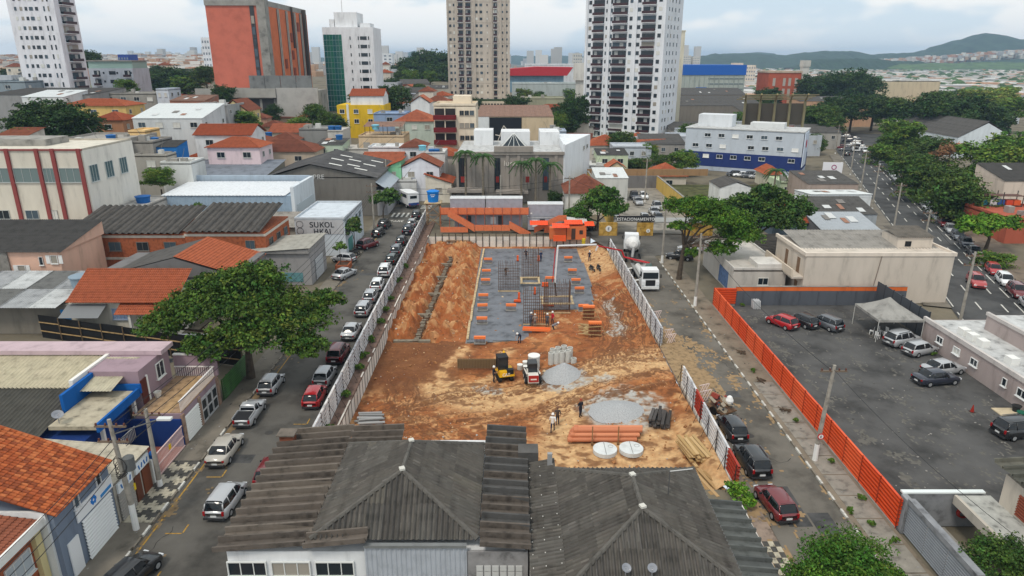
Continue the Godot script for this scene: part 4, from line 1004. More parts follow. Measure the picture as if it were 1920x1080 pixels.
	roof(pk,"shed_f",-72.5,-57.2,-83.4,-93.2,6.9,1.9,"wave",M("black wave",78,76,74,"grime",0.3),0.3,wallm(228,186,164))
	for x in [[-62.6,4.6,1.0],[-59.9,5.7,0.5],[-58.2,5.9,0.9]]:
		var wi := window(pk,V(x[0],x[1],-83.48),0,x[2],1.1,plain(220,220,218),0)
		if x[2] > 0.6:
			for s in [-1,1]: put(wi,"shutter",box_mesh(V(0.5,1.1,0.04)),plain(226,226,224),V(s * 0.8,0,0.03))
	put(pk,"air_conditioner",box_mesh(V(0.9,0.65,0.4)),plain(210,210,208),V(-62.9,3.2,-83.2) - pk.position)
	# brick blocks with dark trough roofs
	for q in [[-63,-46.4,-94,-104,7.0,0,"long orange brick block with dark ribbed roof and white bands"],[-45.6,-34.4,-92.5,-103,7.6,1,"tall orange brick block with dark ribbed roof facing the street"]]:
		var bk := building("brick_block",q[6],q[0],q[1],q[2],q[3],0,q[4] - 0.4,brick)
		for k in 2: bx(bk,"white_band",wallm(206,198,186),q[0] - 0.06,q[1] + 0.06,q[4] - 0.95 - k * 3.2,q[4] - 0.6 - k * 3.2,q[2] - 0.2,q[2] + 0.06)
		bx(bk,"white_band",wallm(206,198,186),q[1] - 0.1,q[1] + 0.06,q[4] - 0.95,q[4] - 0.6,q[3],q[2] - 0.22)
		var n := int((q[1] - q[0]) / 0.9)
		for i in n:
			one_sheet(bk,"roof_tile",[M("dark trough a",92,88,84,"grime",0.3),M("dark trough b",80,77,74,"grime",0.3)][i % 2],[V(q[0] + i * 0.9,q[4] - 0.25,q[2] + 0.5),V(q[0] + i * 0.9 + 0.92,q[4] - 0.25,q[2] + 0.5),V(q[0] + i * 0.9 + 0.92,q[4] + 1.6,q[3]),V(q[0] + i * 0.9,q[4] + 1.6,q[3])],"trap",0.92,0.2)
		window_row(bk,V(q[0] + 2.6,q[4] - 2.2,q[2] + 0.02),V(q[1] - 2.2,q[4] - 2.2,q[2] + 0.02),4 if q[5] == 0 else 2,0,1.7 if q[5] == 0 else 1.3,1.3,plain(120,116,110),1)
		window_row(bk,V(q[1] + 0.02,q[4] - 2.2,q[2] - 2),V(q[1] + 0.02,q[4] - 2.2,q[3] + 2),3,PI / 2,1.5,1.2,plain(120,116,110),1)
	# low garage with mural,then the graffiti building
	var gr := building("garage_building","grey garage with sloping pale sheet roof and a teal painted base",-37.5,-28,-91,-99,0,4.6,wallm(158,156,156))
	roof(gr,"shed_l",-37.5,-28,-90.6,-99.2,4.7,0.7,"wave",M("pale wave",172,170,162,"grime",0.3),0.2,wallm(150,148,146))
	bx(gr,"mural",M("mural",110,158,164,"grime",0.8),-35.0,-29.2,0.5,1.8,-91.0,-90.92)
	put(gr,"garage_door",fence_panel(4.0,12,3.0),metalm(176,178,180),V(-27.96,0.1,-95) - gr.position,V(0,PI / 2,0))
	var gf := building("graffiti_building","flat-roofed building with black graffiti lettering on its pale end wall",-34.5,-26.6,-106,-119.5,0,6.0,wallm(204,212,220))
	roof(gf,"flat",-34.5,-26.6,-106,-119.5,6.0,0.3,"flat",M("flat roof",158,154,150,"grime",0.2),0,wallm(196,202,208))
	bx(gf,"graffiti_band",wallm(190,190,192),-34.3,-26.8,3.6,5.9,-106,-105.94)
	for w in [["SUKOL",5.2],["HKAI",4.1]]:
		var tm := TextMesh.new(); tm.text = w[0]; tm.font_size = 64; tm.pixel_size = 0.019; tm.depth = 0.02
		put(gf,"graffiti",tm,plain(40,40,44,0.9),V(-30.2,w[1],-105.9) - gf.position)
	for k in 2: put(gf,"graffiti_face",lathe([[0.5,0],[0.56,0],[0.56,0.02],[0.5,0.02]],16),plain(40,40,44),V(-33.7,5.2 - k * 1.1,-105.93) - gf.position,V(PI / 2,0,0))
	window_row(gf,V(-26.58,4.6,-109),V(-26.58,4.6,-117),4,PI / 2,1.0,0.9,plain(110,130,140),1)
	bx(gf,"teal_shutter",plain(84,140,136),-26.62,-26.54,0.2,2.4,-110.5,-107.5)
	# blue warehouse with a white roof
	var wh := building("blue_warehouse","pale blue sheet-clad warehouse with a white metal roof",-61,-38.2,-118.5,-131,0,7.4,metalm(158,178,196),"","warehouse")
	one_sheet(wh,"cladding",metalm(154,176,196),[V(-61,2,-118.42),V(-38.2,2,-118.42),V(-38.2,7.3,-118.42),V(-61,7.3,-118.42)],"trap",0.5,0.05)
	one_sheet(wh,"roof",metalm(226,230,234),[V(-61.4,7.45,-118.2),V(-39.6,7.45,-118.2),V(-39.6,8.0,-129.8),V(-61.4,8.0,-129.8)],"trap",0.6,0.05)
	bx(wh,"side_parapet",wallm(214,222,228),-38.7,-38.1,0,8.9,-131,-118.3)
	bx(wh,"rear_parapet",wallm(170,184,198),-61.5,-38.7,7.4,9.0,-131,-130.4)
	bx(wh,"side_window",plain(186,196,202),-38.12,-38.04,4.0,5.6,-130,-119.5)
	one_sheet(wh,"lean_to_roof",M("lean",164,158,150,"grime",0.25),[V(-62,3.6,-110.5),V(-35.0,3.6,-110.5),V(-35.0,4.6,-118.3),V(-62,4.6,-118.3)],"wave",0.4,0.06)
	bx(wh,"lean_to_wall",wallm(160,154,144),-61.5,-35.4,0,3.5,-118.3,-111)
	# dark gabled warehouse
	var dk := building("dark_warehouse","dark weathered warehouse with gabled sheet roof and white skylight strips",-49,-27.2,-136,-158,0,7.8,M("dark cladding",122,118,112,"streak",0.3,0.95,{"tall": 0.2}),"","warehouse")
	for s in 2:
		var e0 := -49.6 if s == 0 else -26.8
		var ev := [V(e0,7.7,-158.5 if s == 0 else -135.5),V(e0,7.7,-135.5 if s == 0 else -158.5),V(-40,10.4,-135.5 if s == 0 else -158.5),V(-40,10.4,-158.5 if s == 0 else -135.5)]
		sheets(dk,"roof_sheet",[M("dk roof a",98,97,97,"grime",0.2),M("dk roof b",88,87,88,"grime",0.2)],ev,"wave",0.5,0.07,5.8,4.6)
	prism(dk,"gable",M("dark cladding",0,0,0),[V(-49,7.6,-136),V(-27.2,7.6,-136),V(-40,10.2,-136)],V(0,0,-0.2))
	for q in [[-36,-140],[-33,-143],[-37,-146],[-31,-140.5],[-34,-149],[-30.5,-147],[-36.5,-152],[-30,-153]]:
		var yy: float = 10.4 - (q[0] + 40) * 2.7 / 13.2
		put(dk,"skylight",box_mesh(V(2.6,0.05,0.7)),plain(222,222,218),V(q[0],yy + 0.14,q[1]) - dk.position,V(0,0,-0.2))
	one_sheet(dk,"lean_to_roof",metalm(172,182,192),[V(-24.8,5.2,-135.5),V(-24.8,5.2,-158),V(-27.3,6.9,-158),V(-27.3,6.9,-135.5)],"trap",0.5,0.05)
	bx(dk,"street_wall",wallm(166,166,170),-27.2,-25.2,0,5.1,-158,-136)
	for y in 1: 
		var tm := TextMesh.new(); tm.text = "PRE"; tm.font_size = 64; tm.pixel_size = 0.02; tm.depth = 0.02
		put(dk,"graffiti",tm,plain(200,200,198,0.9),V(-38.5,7.9,-135.9) - dk.position)
	# grey low shed roof left of it
	var lw := building("sheet_warehouse","low warehouse with long bluish-grey sheet roof behind the blue warehouse",-72,-50,-136,-150,0,7.6,wallm(146,150,158),"","warehouse")
	roof(lw,"shed_f",-72,-49.6,-135.5,-150,7.7,1.6,"wave",M("bluish wave",142,148,158,"grime",0.2),0.3,wallm(140,134,120))
	window_row(lw,V(-68,6.4,-135.96),V(-53,6.4,-135.96),4,0,2.2,1.0,plain(120,116,104),2)
	# small flat building with blue tanks
	var fl := building("flat_roofed_house","grey flat-roofed house with blue tank and barred windows next to the cream block",-64.7,-60.5,-109.5,-119.5,0,7.0,wallm(188,184,178))
	roof(fl,"flat",-64.7,-60.5,-109.5,-119.5,7.0,0.25,"flat",M("flat roof",0,0,0),0,wallm(186,182,176))
	window_row(fl,V(-60.48,5.0,-112),V(-60.48,5.0,-117.8),3,PI / 2,1.6,1.7,plain(196,200,202),3)
	tank(V(-62.6,6.9,-114.6),1.2,1.3,Color8(24,96,168),"blue water tank on the flat grey roof beside the cream block")
	tank(V(-63.6,6.4,-105.6),1.0,1.4,Color8(28,72,120),"dark blue water tank at the foot of the cream block")
	# cream block with dark red ribs
	var cr := building("office_block","cream office block with dark red vertical ribs and ribbon windows",-92,-65,-104,-118.5,0,17.0,wallm(216,210,196))
	var rb := plain(138,68,66,0.85)
	for x in [-85.0,-80.6,-76.1,-71.6,-69.2,-65.25]: bx(cr,"rib",rb,x - 0.28,x + 0.28,4.0 if x < -66 else 0.5,17.3,-104.0,-103.7)
	for q in [[-82.8,3.8],[-78.35,3.8],[-73.85,3.8],[-70.4,1.7],[-67.2,3.2]]:
		window(cr,V(q[0],13.3,-103.98),0,q[1],2.2,plain(176,180,178),2,plain(112,128,128,0.15))
		if q[1] < 3.7 and q[1] > 2: continue
		window(cr,V(q[0] - 0.5,7.2,-103.98),0,minf(q[1] * 0.6,2.0),1.4,plain(176,180,178),1)
	bx(cr,"coping",rb,-92,-64.8,17.0,17.2,-104.2,-103.8)
	roof(cr,"flat",-92,-65,-104.2,-118.5,17.0,0.25,"flat",M("flat roof",0,0,0),0,wallm(190,182,168))
	bx(cr,"end_wall",wallm(232,228,218),-65.02,-64.9,0,16.95,-118.5,-104.2)
	window_row(cr,V(-64.88,13.3,-106.2),V(-64.88,13.3,-114.6),3,PI / 2,2.2,2.6,plain(196,200,198),2,plain(84,106,110,0.12))
	bx(cr,"canopy",concrete(),-92,-69.0,4.0,4.5,-103.9,-101)
	bx(cr,"roof_room",concrete(),-86,-74,17.0,18.0,-116,-110)
	for k in 2: put(cr,"air_conditioner",box_mesh(V(1.0,0.7,0.5)),plain(200,200,196),V(-78 + k * 3.4,5.7,-103.7) - cr.position)
	var lf := building("flat_roofed_house","white-edged low flat house standing before the cream block",-84,-68.2,-98,-104,0,5.0,wallm(196,190,178))
	roof(lf,"flat",-84,-68.2,-98,-104,5.0,0.4,"flat",M("dark flat",92,92,90,"grime",0.2),0,wallm(214,210,202))

# ---------------------------------------------------------------- right of the site
func right_side() -> void:
	# beige block behind the car park
	var beige := wallm(208,197,184)
	var b := building("apartment_block","plain beige two-storey block with grey sheet roof behind the car park wall",37.4,56.2,-83.4,-93.5,0,6.6,beige)
	one_sheet(b,"roof",M("grey wave",156,152,146,"grime",0.25),[V(37.8,6.4,-85.2),V(55.8,6.4,-85.2),V(55.8,7.4,-93.2),V(37.8,7.4,-93.2)],"wave",0.42,0.09)
	bx(b,"gutter_slab",M("pale slab",176,172,164,"grime",0.2),37.6,56.0,6.3,6.45,-85.3,-83.6)
	for q in [[37.2,56.4,-83.62,-83.3],[37.2,37.5,-93.7,-83.62],[56.1,56.4,-93.7,-83.62]]: bx(b,"coping",wallm(226,214,200),q[0],q[1],6.35,6.8,q[2],q[3])
	bx(b,"roof_hut",beige,50.4,55.0,6.5,8.0,-90.5,-86.5)
	one_sheet(b,"hut_roof",M("hut roof",112,106,98,"grime",0.3),[V(50.2,8.0,-86.3),V(55.2,8.0,-86.3),V(55.2,8.6,-90.7),V(50.2,8.6,-90.7)],"wave",0.3,0.06)
	bx(b,"hut_opening",plain(30,30,32),51.4,52.2,6.8,7.5,-86.52,-86.46)
	for k in 2:
		bx(b,"gallery_slab",beige,35.9,37.4,0.2 + k * 3.1,0.45 + k * 3.1,-93,-83.6)
		bx(b,"gallery_rail",wallm(214,200,182),35.8,36.0,0.45 + k * 3.1,1.45 + k * 3.1,-93,-83.6)
		for z in [-86,-90]: bx(b,"door",plain(120,96,76),37.36,37.44,0.5 + k * 3.1,2.5 + k * 3.1,z,z + 0.9)
	put(b,"downpipe",rod(V(46.9,6.4,-83.3) - b.position,V(46.2,0.1,-83.3) - b.position,0.05),plain(130,118,108))
	# white event canopy with plastic chairs
	var c := thing("canopy_tent","grey-white peaked canopy tent on thin posts against the car park wall","tent",V(43.2,0,-73.4))
	var tm := M("tent cloth",164,162,157,"grime",0.3,0.85)
	var ap := V(0,4.3,-0.2)
	var cs := [V(-2.5,2.6,2.8),V(2.5,2.6,2.8),V(2.5,2.6,-2.7),V(-2.5,2.6,-2.7)]
	for i in 4:
		var p: Vector3 = cs[i]; var q: Vector3 = cs[(i + 1) % 4]
		for s in 6:   # a slightly slack cone
			var f := func(u: float,v: float) -> Vector3: return p.lerp(q,u).lerp(ap,v) - V(0,0.35 * v * (1 - v) * 2.0,0)
			quad(f.call(0,s / 6.0),f.call(0,(s + 1) / 6.0),f.call(1,(s + 1) / 6.0),f.call(1,s / 6.0))
		put(c,"roof_panel",done(),tm)
		put(c,"valance",box_mesh(V(5.0 if i % 2 == 0 else 0.03,0.25,0.03 if i % 2 == 0 else 5.5)),tm,(p + q) / 2 - V(0,0.12,0))
		put(c,"post",rod(p,V(p.x,0,p.z),0.04),plain(190,190,186))
	for i in 7:
		var at := V(41.4 + (i % 4) * 0.95,0,-71.6 - (i / 4) * 1.3)
		var ch := thing("plastic_chair","white plastic chair under the grey-white canopy tent","chair",at,rng.randf() * 6.0,"white plastic chairs under the canopy")
		var w := plain(232,232,230,0.4)
		local(ch,"seat",w,V(0,0.43,0),V(0.44,0.04,0.44)); local(ch,"backrest",w,V(0,0.68,-0.2),V(0.44,0.45,0.04),V(-0.15,0,0))
		for x in [-0.18,0.18]:
			for z in [-0.18,0.18]: local(ch,"leg",w,V(x,0.21,z),V(0.05,0.42,0.05))
	var st := thing("stacked_tables","stack of folded white plastic tables against the dark grey wall","tables",V(31.0,0,-81.7))
	for i in 6: local(st,"table_top",plain(222,224,226,0.4),V(i * 0.16 - 0.4,0.55,0.1 * (i % 2)),V(0.05,1.1,0.9),V(0,0,0.08))
	# grey-mauve office with a flat white roof
	var o := building("office","grey-mauve single-storey office with white flat roof and small square windows",45.9,62,-48,-70.8,0,2.6,wallm(176,162,158),"","office")
	var wr := M("white roof",206,207,206,"grime",0.3,0.6)
	bx(o,"roof",wr,46.1,61.8,2.45,2.62,-70.6,-48)
	for q in [[45.8,46.1],[61.8,62.1]]: bx(o,"parapet",wallm(206,200,196),q[0],q[1],2.5,2.95,-71,-48)
	bx(o,"upper_block",wallm(176,162,158),50.6,62,2.6,4.2,-68,-46)
	bx(o,"upper_roof",wr,50.8,61.8,4.2,4.26,-67.8,-46); bx(o,"upper_parapet",wallm(200,194,190),50.5,50.8,4.2,4.55,-68.1,-46)
	for z in [-67.6,-64.7,-61.9]: window(o,V(45.88,1.5,z),-PI / 2,1.1,0.75,plain(226,228,228),1)
	window(o,V(45.88,1.5,-57.5),-PI / 2,0.6,0.8,plain(226,228,228),0); window(o,V(45.88,1.5,-55.2),-PI / 2,1.2,0.8,plain(226,228,228),1)
	put(o,"door",box_mesh(V(0.08,2.1,0.9)),plain(222,230,232,0.3),V(45.86,1.05,-53.9) - o.position)
	bx(o,"ramp",wallm(206,190,160),43.4,45.7,0.01,0.09,-55.2,-52.6)
	for z in [-66.4,-63.4,-59.2,-65.0]: put(o,"air_conditioner",box_mesh(V(0.8,0.7,1.0)),plain(226,226,222),V(47.4,2.98,z) - o.position)
	tank(V(49.4,2.62,-57.6),0.8,0.9,Color8(28,66,140),"dark blue water tank on the white office roof")
	for q in [[44.8,-53.4,26,90,70],[45.2,-54.6,40,40,40]]:
		var bn := thing("waste_bin","%s waste bin beside the grey-mauve office door" % ("green" if q[3] > 50 else "black"),"bin",V(q[0],0,q[1]))
		put(bn,"tub",lathe([[0.01,0],[0.25,0],[0.33,0.6],[0.36,0.6],[0.36,0.66],[0.01,0.7]],12),plain(q[2],q[3],q[4]))
		put(bn,"rim",lathe([[0.34,0.6],[0.4,0.6],[0.4,0.64],[0.34,0.66]],12),plain(q[2],q[3],q[4]))
	var cone := thing("traffic_cone","dark red traffic cone standing on the gravel near the office ramp","cone",V(41.3,0,-54.6))
	put(cone,"cone",lathe([[0.16,0.04],[0.03,0.7],[0.01,0.7]],10),plain(150,40,28)); local(cone,"base",plain(60,30,26),V(0,0.02,0),V(0.4,0.04,0.4))
	# house in the near right corner
	var h := building("corner_house","pale corner house with brown shutters and mossy trough roof behind the garage wall",31.6,42,-27,-37.6,0,4.9,wallm(206,196,182))
	trough_roof(h,31.2,5.3,42,5.9,-26.4,-38.4,0.85,[M("moss a",108,106,96,"grime",0.4),M("moss b",92,92,84,"grime",0.4)],0.2)
	put(h,"shutter",fence_panel(3.0,8,1.5),plain(128,66,46),V(31.55,2.9,-34.6) - h.position,V(0,-PI / 2,0))
	bx(h,"terrace",M("terrace tile",186,186,180,"grime",0.5),29.4,31.6,2.5,2.7,-38.4,-33)
	bx(h,"terrace_edge",wallm(190,182,170),29.2,29.4,2.1,2.75,-38.4,-33)
	var gw := thing("garage_wall","rough grey wall with white coping and a grey sheet gate by the pavement","wall",V(27,0,-38))
	bx(gw,"wall",M("rough grey",150,152,156,"grime",0.3),26.1,31.4,0,2.6,-39.0,-38.75); bx(gw,"coping",plain(220,226,226),26.0,31.5,2.6,2.72,-39.05,-38.7)
	bx(gw,"pillar",M("rough grey",0,0,0),25.9,26.3,0,2.6,-38.7,-38.0)
	for k in 3:
		put(gw,"gate_leaf",fence_panel(2.1,12,2.3),metalm(134,138,144),V(26.1,0.1,-36.9 + k * 2.15) - gw.position,V(0,-PI / 2,0))
	bx(gw,"lintel",M("rough grey",0,0,0),25.95,26.4,2.4,2.75,-38.0,-31)
	bx(gw,"driveway",concrete(),26.4,29.2,0.0,0.06,-38.6,-31)
	var hs := thing("garden_hose","coiled red hose hanging on the grey garage wall","hose",V(30.2,1.2,-38.7))
	for k in 3: put(hs,"coil",lathe([[0.34 - k * 0.03,-0.04],[0.4 - k * 0.03,-0.04],[0.4 - k * 0.03,0.04],[0.34 - k * 0.03,0.04],[0.34 - k * 0.03,-0.04]],18),plain(170,58,52),V(0,0,0.06 + k * 0.07),V(PI / 2,0,0))
	# white flat hut by the kerb trees
	var w2 := building("flat_roofed_house","small house with flaking white flat roof behind the tall kerb tree",29.4,36.4,-86.5,-101,0,3.6,wallm(196,190,182))
	roof(w2,"flat",29.4,36.4,-86.5,-101,3.6,0.25,"flat",M("flaky white",220,220,218,"grime",0.25),0,wallm(206,202,196))
	bx(w2,"roof_box",wallm(214,210,204),32.6,36.2,3.4,4.3,-90.4,-86.7)
	bx(w2,"mural",M("blue mural",92,118,160,"grime",0.8),29.32,29.4,0.3,2.6,-92.5,-88.5)
	window(w2,V(33.4,2.0,-86.48),0,1.4,1.0)
	var dk := building("tin_shed","dark shed with ribbed brown roof between the white hut and beige block",36.8,41,-94.5,-104,0,3.4,wallm(140,134,126),"","shed")
	trough_roof(dk,36.6,3.5,41.2,3.9,-94.2,-104,0.8,[M("dark trough a",0,0,0),M("dark trough b",0,0,0)])
	for i in 6:
		var gc := thing("gas_cylinder","grey gas cylinder standing before the dark ribbed-roof shed","gas cylinder",V(37.2 + i * 0.5,0,-86.0 + 0.2 * (i % 2)),0,"gas cylinders by the shed")
		put(gc,"body",lathe([[0.01,0],[0.17,0.02],[0.19,0.1],[0.19,1.0],[0.08,1.2],[0.04,1.3],[0.01,1.3]],10),plain(176,182,184)); put(gc,"valve",box_mesh(V(0.1,0.08,0.05)),plain(110,100,60),V(0,1.33,0))
	# parking yard with its big sign
	var e := thing("parking_entrance","yellow brick parking entrance with long black ESTACIONAMENTO sign board","gateway",V(22,0,-119.5))
	var yb := M("yellow brick",206,164,78,"grime",0.5)
	for q in [[15.6,18.9,2.5],[22.4,25.3,2.6],[30.6,36,2.6]]:
		var y := 0.0
		while y < q[2] - 0.2:
			var x: float = q[0]
			while x < q[1] - 0.1:
				bx(e,"brick",[yb,M("yellow brick b",190,148,66,"grime",0.5),M("yellow brick c",214,174,92,"grime",0.5)][rng.randi() % 3],x,minf(x + 0.78,q[1]),y,y + 0.38,-119.7,-119.3 + 0.02 * rng.randf())
				x += 0.8
			y += 0.4
		bx(e,"brick_core",M("mortar",150,122,70),q[0],q[1],0,q[2] - 0.2,-119.68,-119.34)
	var sb := bx(e,"sign_board",plain(34,32,34),18.7,25.4,2.6,3.6,-119.5,-119.2)
	var tx := TextMesh.new(); tx.text = "ESTACIONAMENTO"; tx.font_size = 64; tx.pixel_size = 0.0116; tx.depth = 0.06
	put(sb,"lettering",tx,plain(226,226,224,0.5),V(0,-0.02,0.2))
	for q in [[17.3,1.2,0.55],[24.4,0.8,0.36]]:
		var rg := put(e,"parking_symbol",lathe([[0.01,0],[q[2],0],[q[2],0.03],[0.01,0.03]],18),plain(228,228,224),V(q[0],q[1] + 0.1,-119.27) - e.position,V(PI / 2,0,0))
		var le := TextMesh.new(); le.text = "E"; le.font_size = 64; le.pixel_size = q[2] * 0.02; le.depth = 0.03
		put(rg,"letter",le,plain(30,50,96),V(0,0.05,0),V(-PI / 2,0,0))
	bx(e,"canopy",metalm(150,150,146),25.4,34,2.5,2.7,-122,-118.6); bx(e,"rear_canopy",metalm(164,162,158),18.5,25.4,2.5,2.62,-122.5,-119.6)
	for z in [[18.4,-120],[35.4,-120]]:
		var yw := thing("boundary_wall","yellow side wall of the parking yard, %s" % ("beside the orange-roofed house" if z[0] < 30 else "behind the acacia tree"),"wall",V(z[0],0,-144))
		bx(yw,"wall",wallm(216,182,96),z[0],z[0] + 0.3,0,4.2 if z[0] < 30 else 3.0,-167,-123); bx(yw,"coping",concrete(),z[0] - 0.05,z[0] + 0.35,4.2 if z[0] < 30 else 3.0,4.3 if z[0] < 30 else 3.1,-167,-123)
	var rw := thing("boundary_wall","brown-topped grey wall closing the parking yard","wall",V(27,0,-167.4)); bx(rw,"wall",wallm(122,120,120),18.4,35.7,0,3.0,-167.6,-167.2); bx(rw,"upper_wall",wallm(158,126,92),18.4,48,3.0,4.6,-167.8,-167.5)
	# store front with palms behind the offices
	var gs := wallm(158,150,142)
	var g := building("store_building","grey stone-faced store with tall dark windows and a glass pyramid roof",-12.2,11.2,-150,-174,0,10.6,gs,"","store")
	bx(g,"side_wall",wallm(232,236,240),11.2,11.5,0,12.6,-174,-150.1)
	put(g,"white_wing",flat_area([[11.52 - g.position.x,-150.2 - g.position.z],[19.6 - g.position.x,-174 - g.position.z],[11.52 - g.position.x,-174 - g.position.z]],12.4,12.4),wallm(232,236,240))
	bx(g,"cornice",gs,-12.5,11.4,10.4,11.0,-150.2,-149.6); bx(g,"raised_cornice",gs,-3.9,4.6,11.0,12.2,-150.4,-149.4)
	bx(g,"roof",M("white roof",0,0,0),-12.0,11.1,10.6,10.75,-173.8,-150.3)
	for q in [[-10.8,1.8],[-3.2,1.3],[3.4,1.6],[7.4,1.3]]:
		var ww := window(g,V(q[0],6.2,-149.98),0,q[1],7.0,plain(70,68,66),1)
		put(ww,"display_banner",box_mesh(V(q[1] * 0.5,1.3,0.04)),plain(150,44,36),V(0,-1.2,0.05))
	for x in [-8.4,-5.6,-1.0,1.4,5.4,9.6]: bx(g,"pilaster",gs,x - 0.35,x + 0.35,0,10.4,-150,-149.75)
	var py := V(0.4,0,-158)
	for i in 4:
		var cs2 := [V(-3.4,10.7,3.4),V(3.4,10.7,3.4),V(3.4,10.7,-3.4),V(-3.4,10.7,-3.4)]
		tri(cs2[i] + py - g.position,V(0,14.2,0) + py - g.position,cs2[(i + 1) % 4] + py - g.position); put(g,"pyramid_pane",done(),glass())
		for k in 4:
			var ft: Vector3 = cs2[i].lerp(cs2[(i + 1) % 4],k / 4.0)
			put(g,"pyramid_bar",rod(ft + py - g.position,V(0,14.2,0) + py - g.position,0.07,0.05,4),plain(206,208,206))
	for q in [[-9,-4.5,-164,-170,14.2],[-2.6,4.2,-163,-170,14.0],[6.6,11.2,-164,-173,13.8]]: bx(g,"roof_room",wallm(228,230,232),q[0],q[1],10.7,q[4],q[3],q[2])
	for k in [0.72,0.86]: window(g,V(11.55 + 8.1 * k,9.8,-150.2 - 23.8 * k) + V(0.03,0,0.01),PI / 2 - 0.327,1.4,1.0)
	var tl := TextMesh.new(); tl.text = "lurzen"; tl.font_size = 64; tl.pixel_size = 0.022; tl.depth = 0.08
	put(g,"store_lettering",tl,plain(206,200,190),V(0.3,8.6,-149.6) - g.position)
	bx(g,"entrance_canopy",gs,-14,-6,2.7,3.3,-149.9,-146.4); bx(g,"entrance_canopy",gs,-3.5,3.5,2.4,2.9,-149.9,-146.8)
	# blue and grey block on the avenue: built in its own axes,then turned
	var k2 := thing("hotel_block","long pale grey block with dark blue lower band and small white windows","building",V(49.7,0,-199),-0.49)
	local(k2,"wall",wallm(196,204,214),V(15.7,8.4,-7),V(31.4,6.4,14)); local(k2,"blue_band",wallm(40,58,118),V(15.7,3.2,-7),V(31.5,4.0,14.1)); local(k2,"base",wallm(186,196,210),V(15.7,0.6,-7),V(31.4,1.2,14))
	local(k2,"roof",M("white roof",0,0,0),V(15.7,11.7,-7),V(31.8,0.25,14.4)); local(k2,"roof_room",wallm(220,224,228),V(6.8,13.4,-8),V(9.5,3.4,6)); local(k2,"roof_room",wallm(214,216,216),V(21,12.5,-8),V(9,1.6,5))
	for r in 3:
		for i in 8:
			if (i * 3 + r * 5) % 7 == 0: continue
			var at := k2.to_global(V(2.4 + i * 3.8 + 0.6 * (r % 2),9.9 - r * 2.9,0.02 + (0.04 if r == 2 else 0.0)))
			var wn := window(k2,at,0,1.7,1.0,plain(222,224,226),1)
			if (i + r) % 5 == 3: wn.material_override = plain(230,230,228); put(wn,"blind",box_mesh(V(1.6,0.95,0.02)),plain(232,232,230),V(0,0,0.045))
	local(k2,"advert_board",plain(206,216,232,0.5),V(31.7,7,-4),V(0.2,9.0,8)); 
	put(k2,"advert_mark",lathe([[0.01,0],[1.1,0],[1.1,0.05],[0.01,0.05]],14),plain(190,40,60),V(31.85,8.4,-4),V(0,0,-PI / 2))
	var bd := thing("advert_sign","white two-post advertising board beside the avenue's poles","sign",V(79.5,0,-170),-0.2)
	local(bd,"board",plain(226,226,232),V(0,4.2,0),V(4.6,3.4,0.2)); local(bd,"post",plain(120,120,120),V(-1.6,1.3,0),V(0.15,2.6,0.15)); local(bd,"post",plain(120,120,120),V(1.6,1.3,0),V(0.15,2.6,0.15))
	put(bd,"emblem",lathe([[0.42,0],[0.62,0],[0.62,0.03],[0.42,0.03]],14),plain(150,50,110),V(0.3,4.7,0.11),V(PI / 2,0,0))

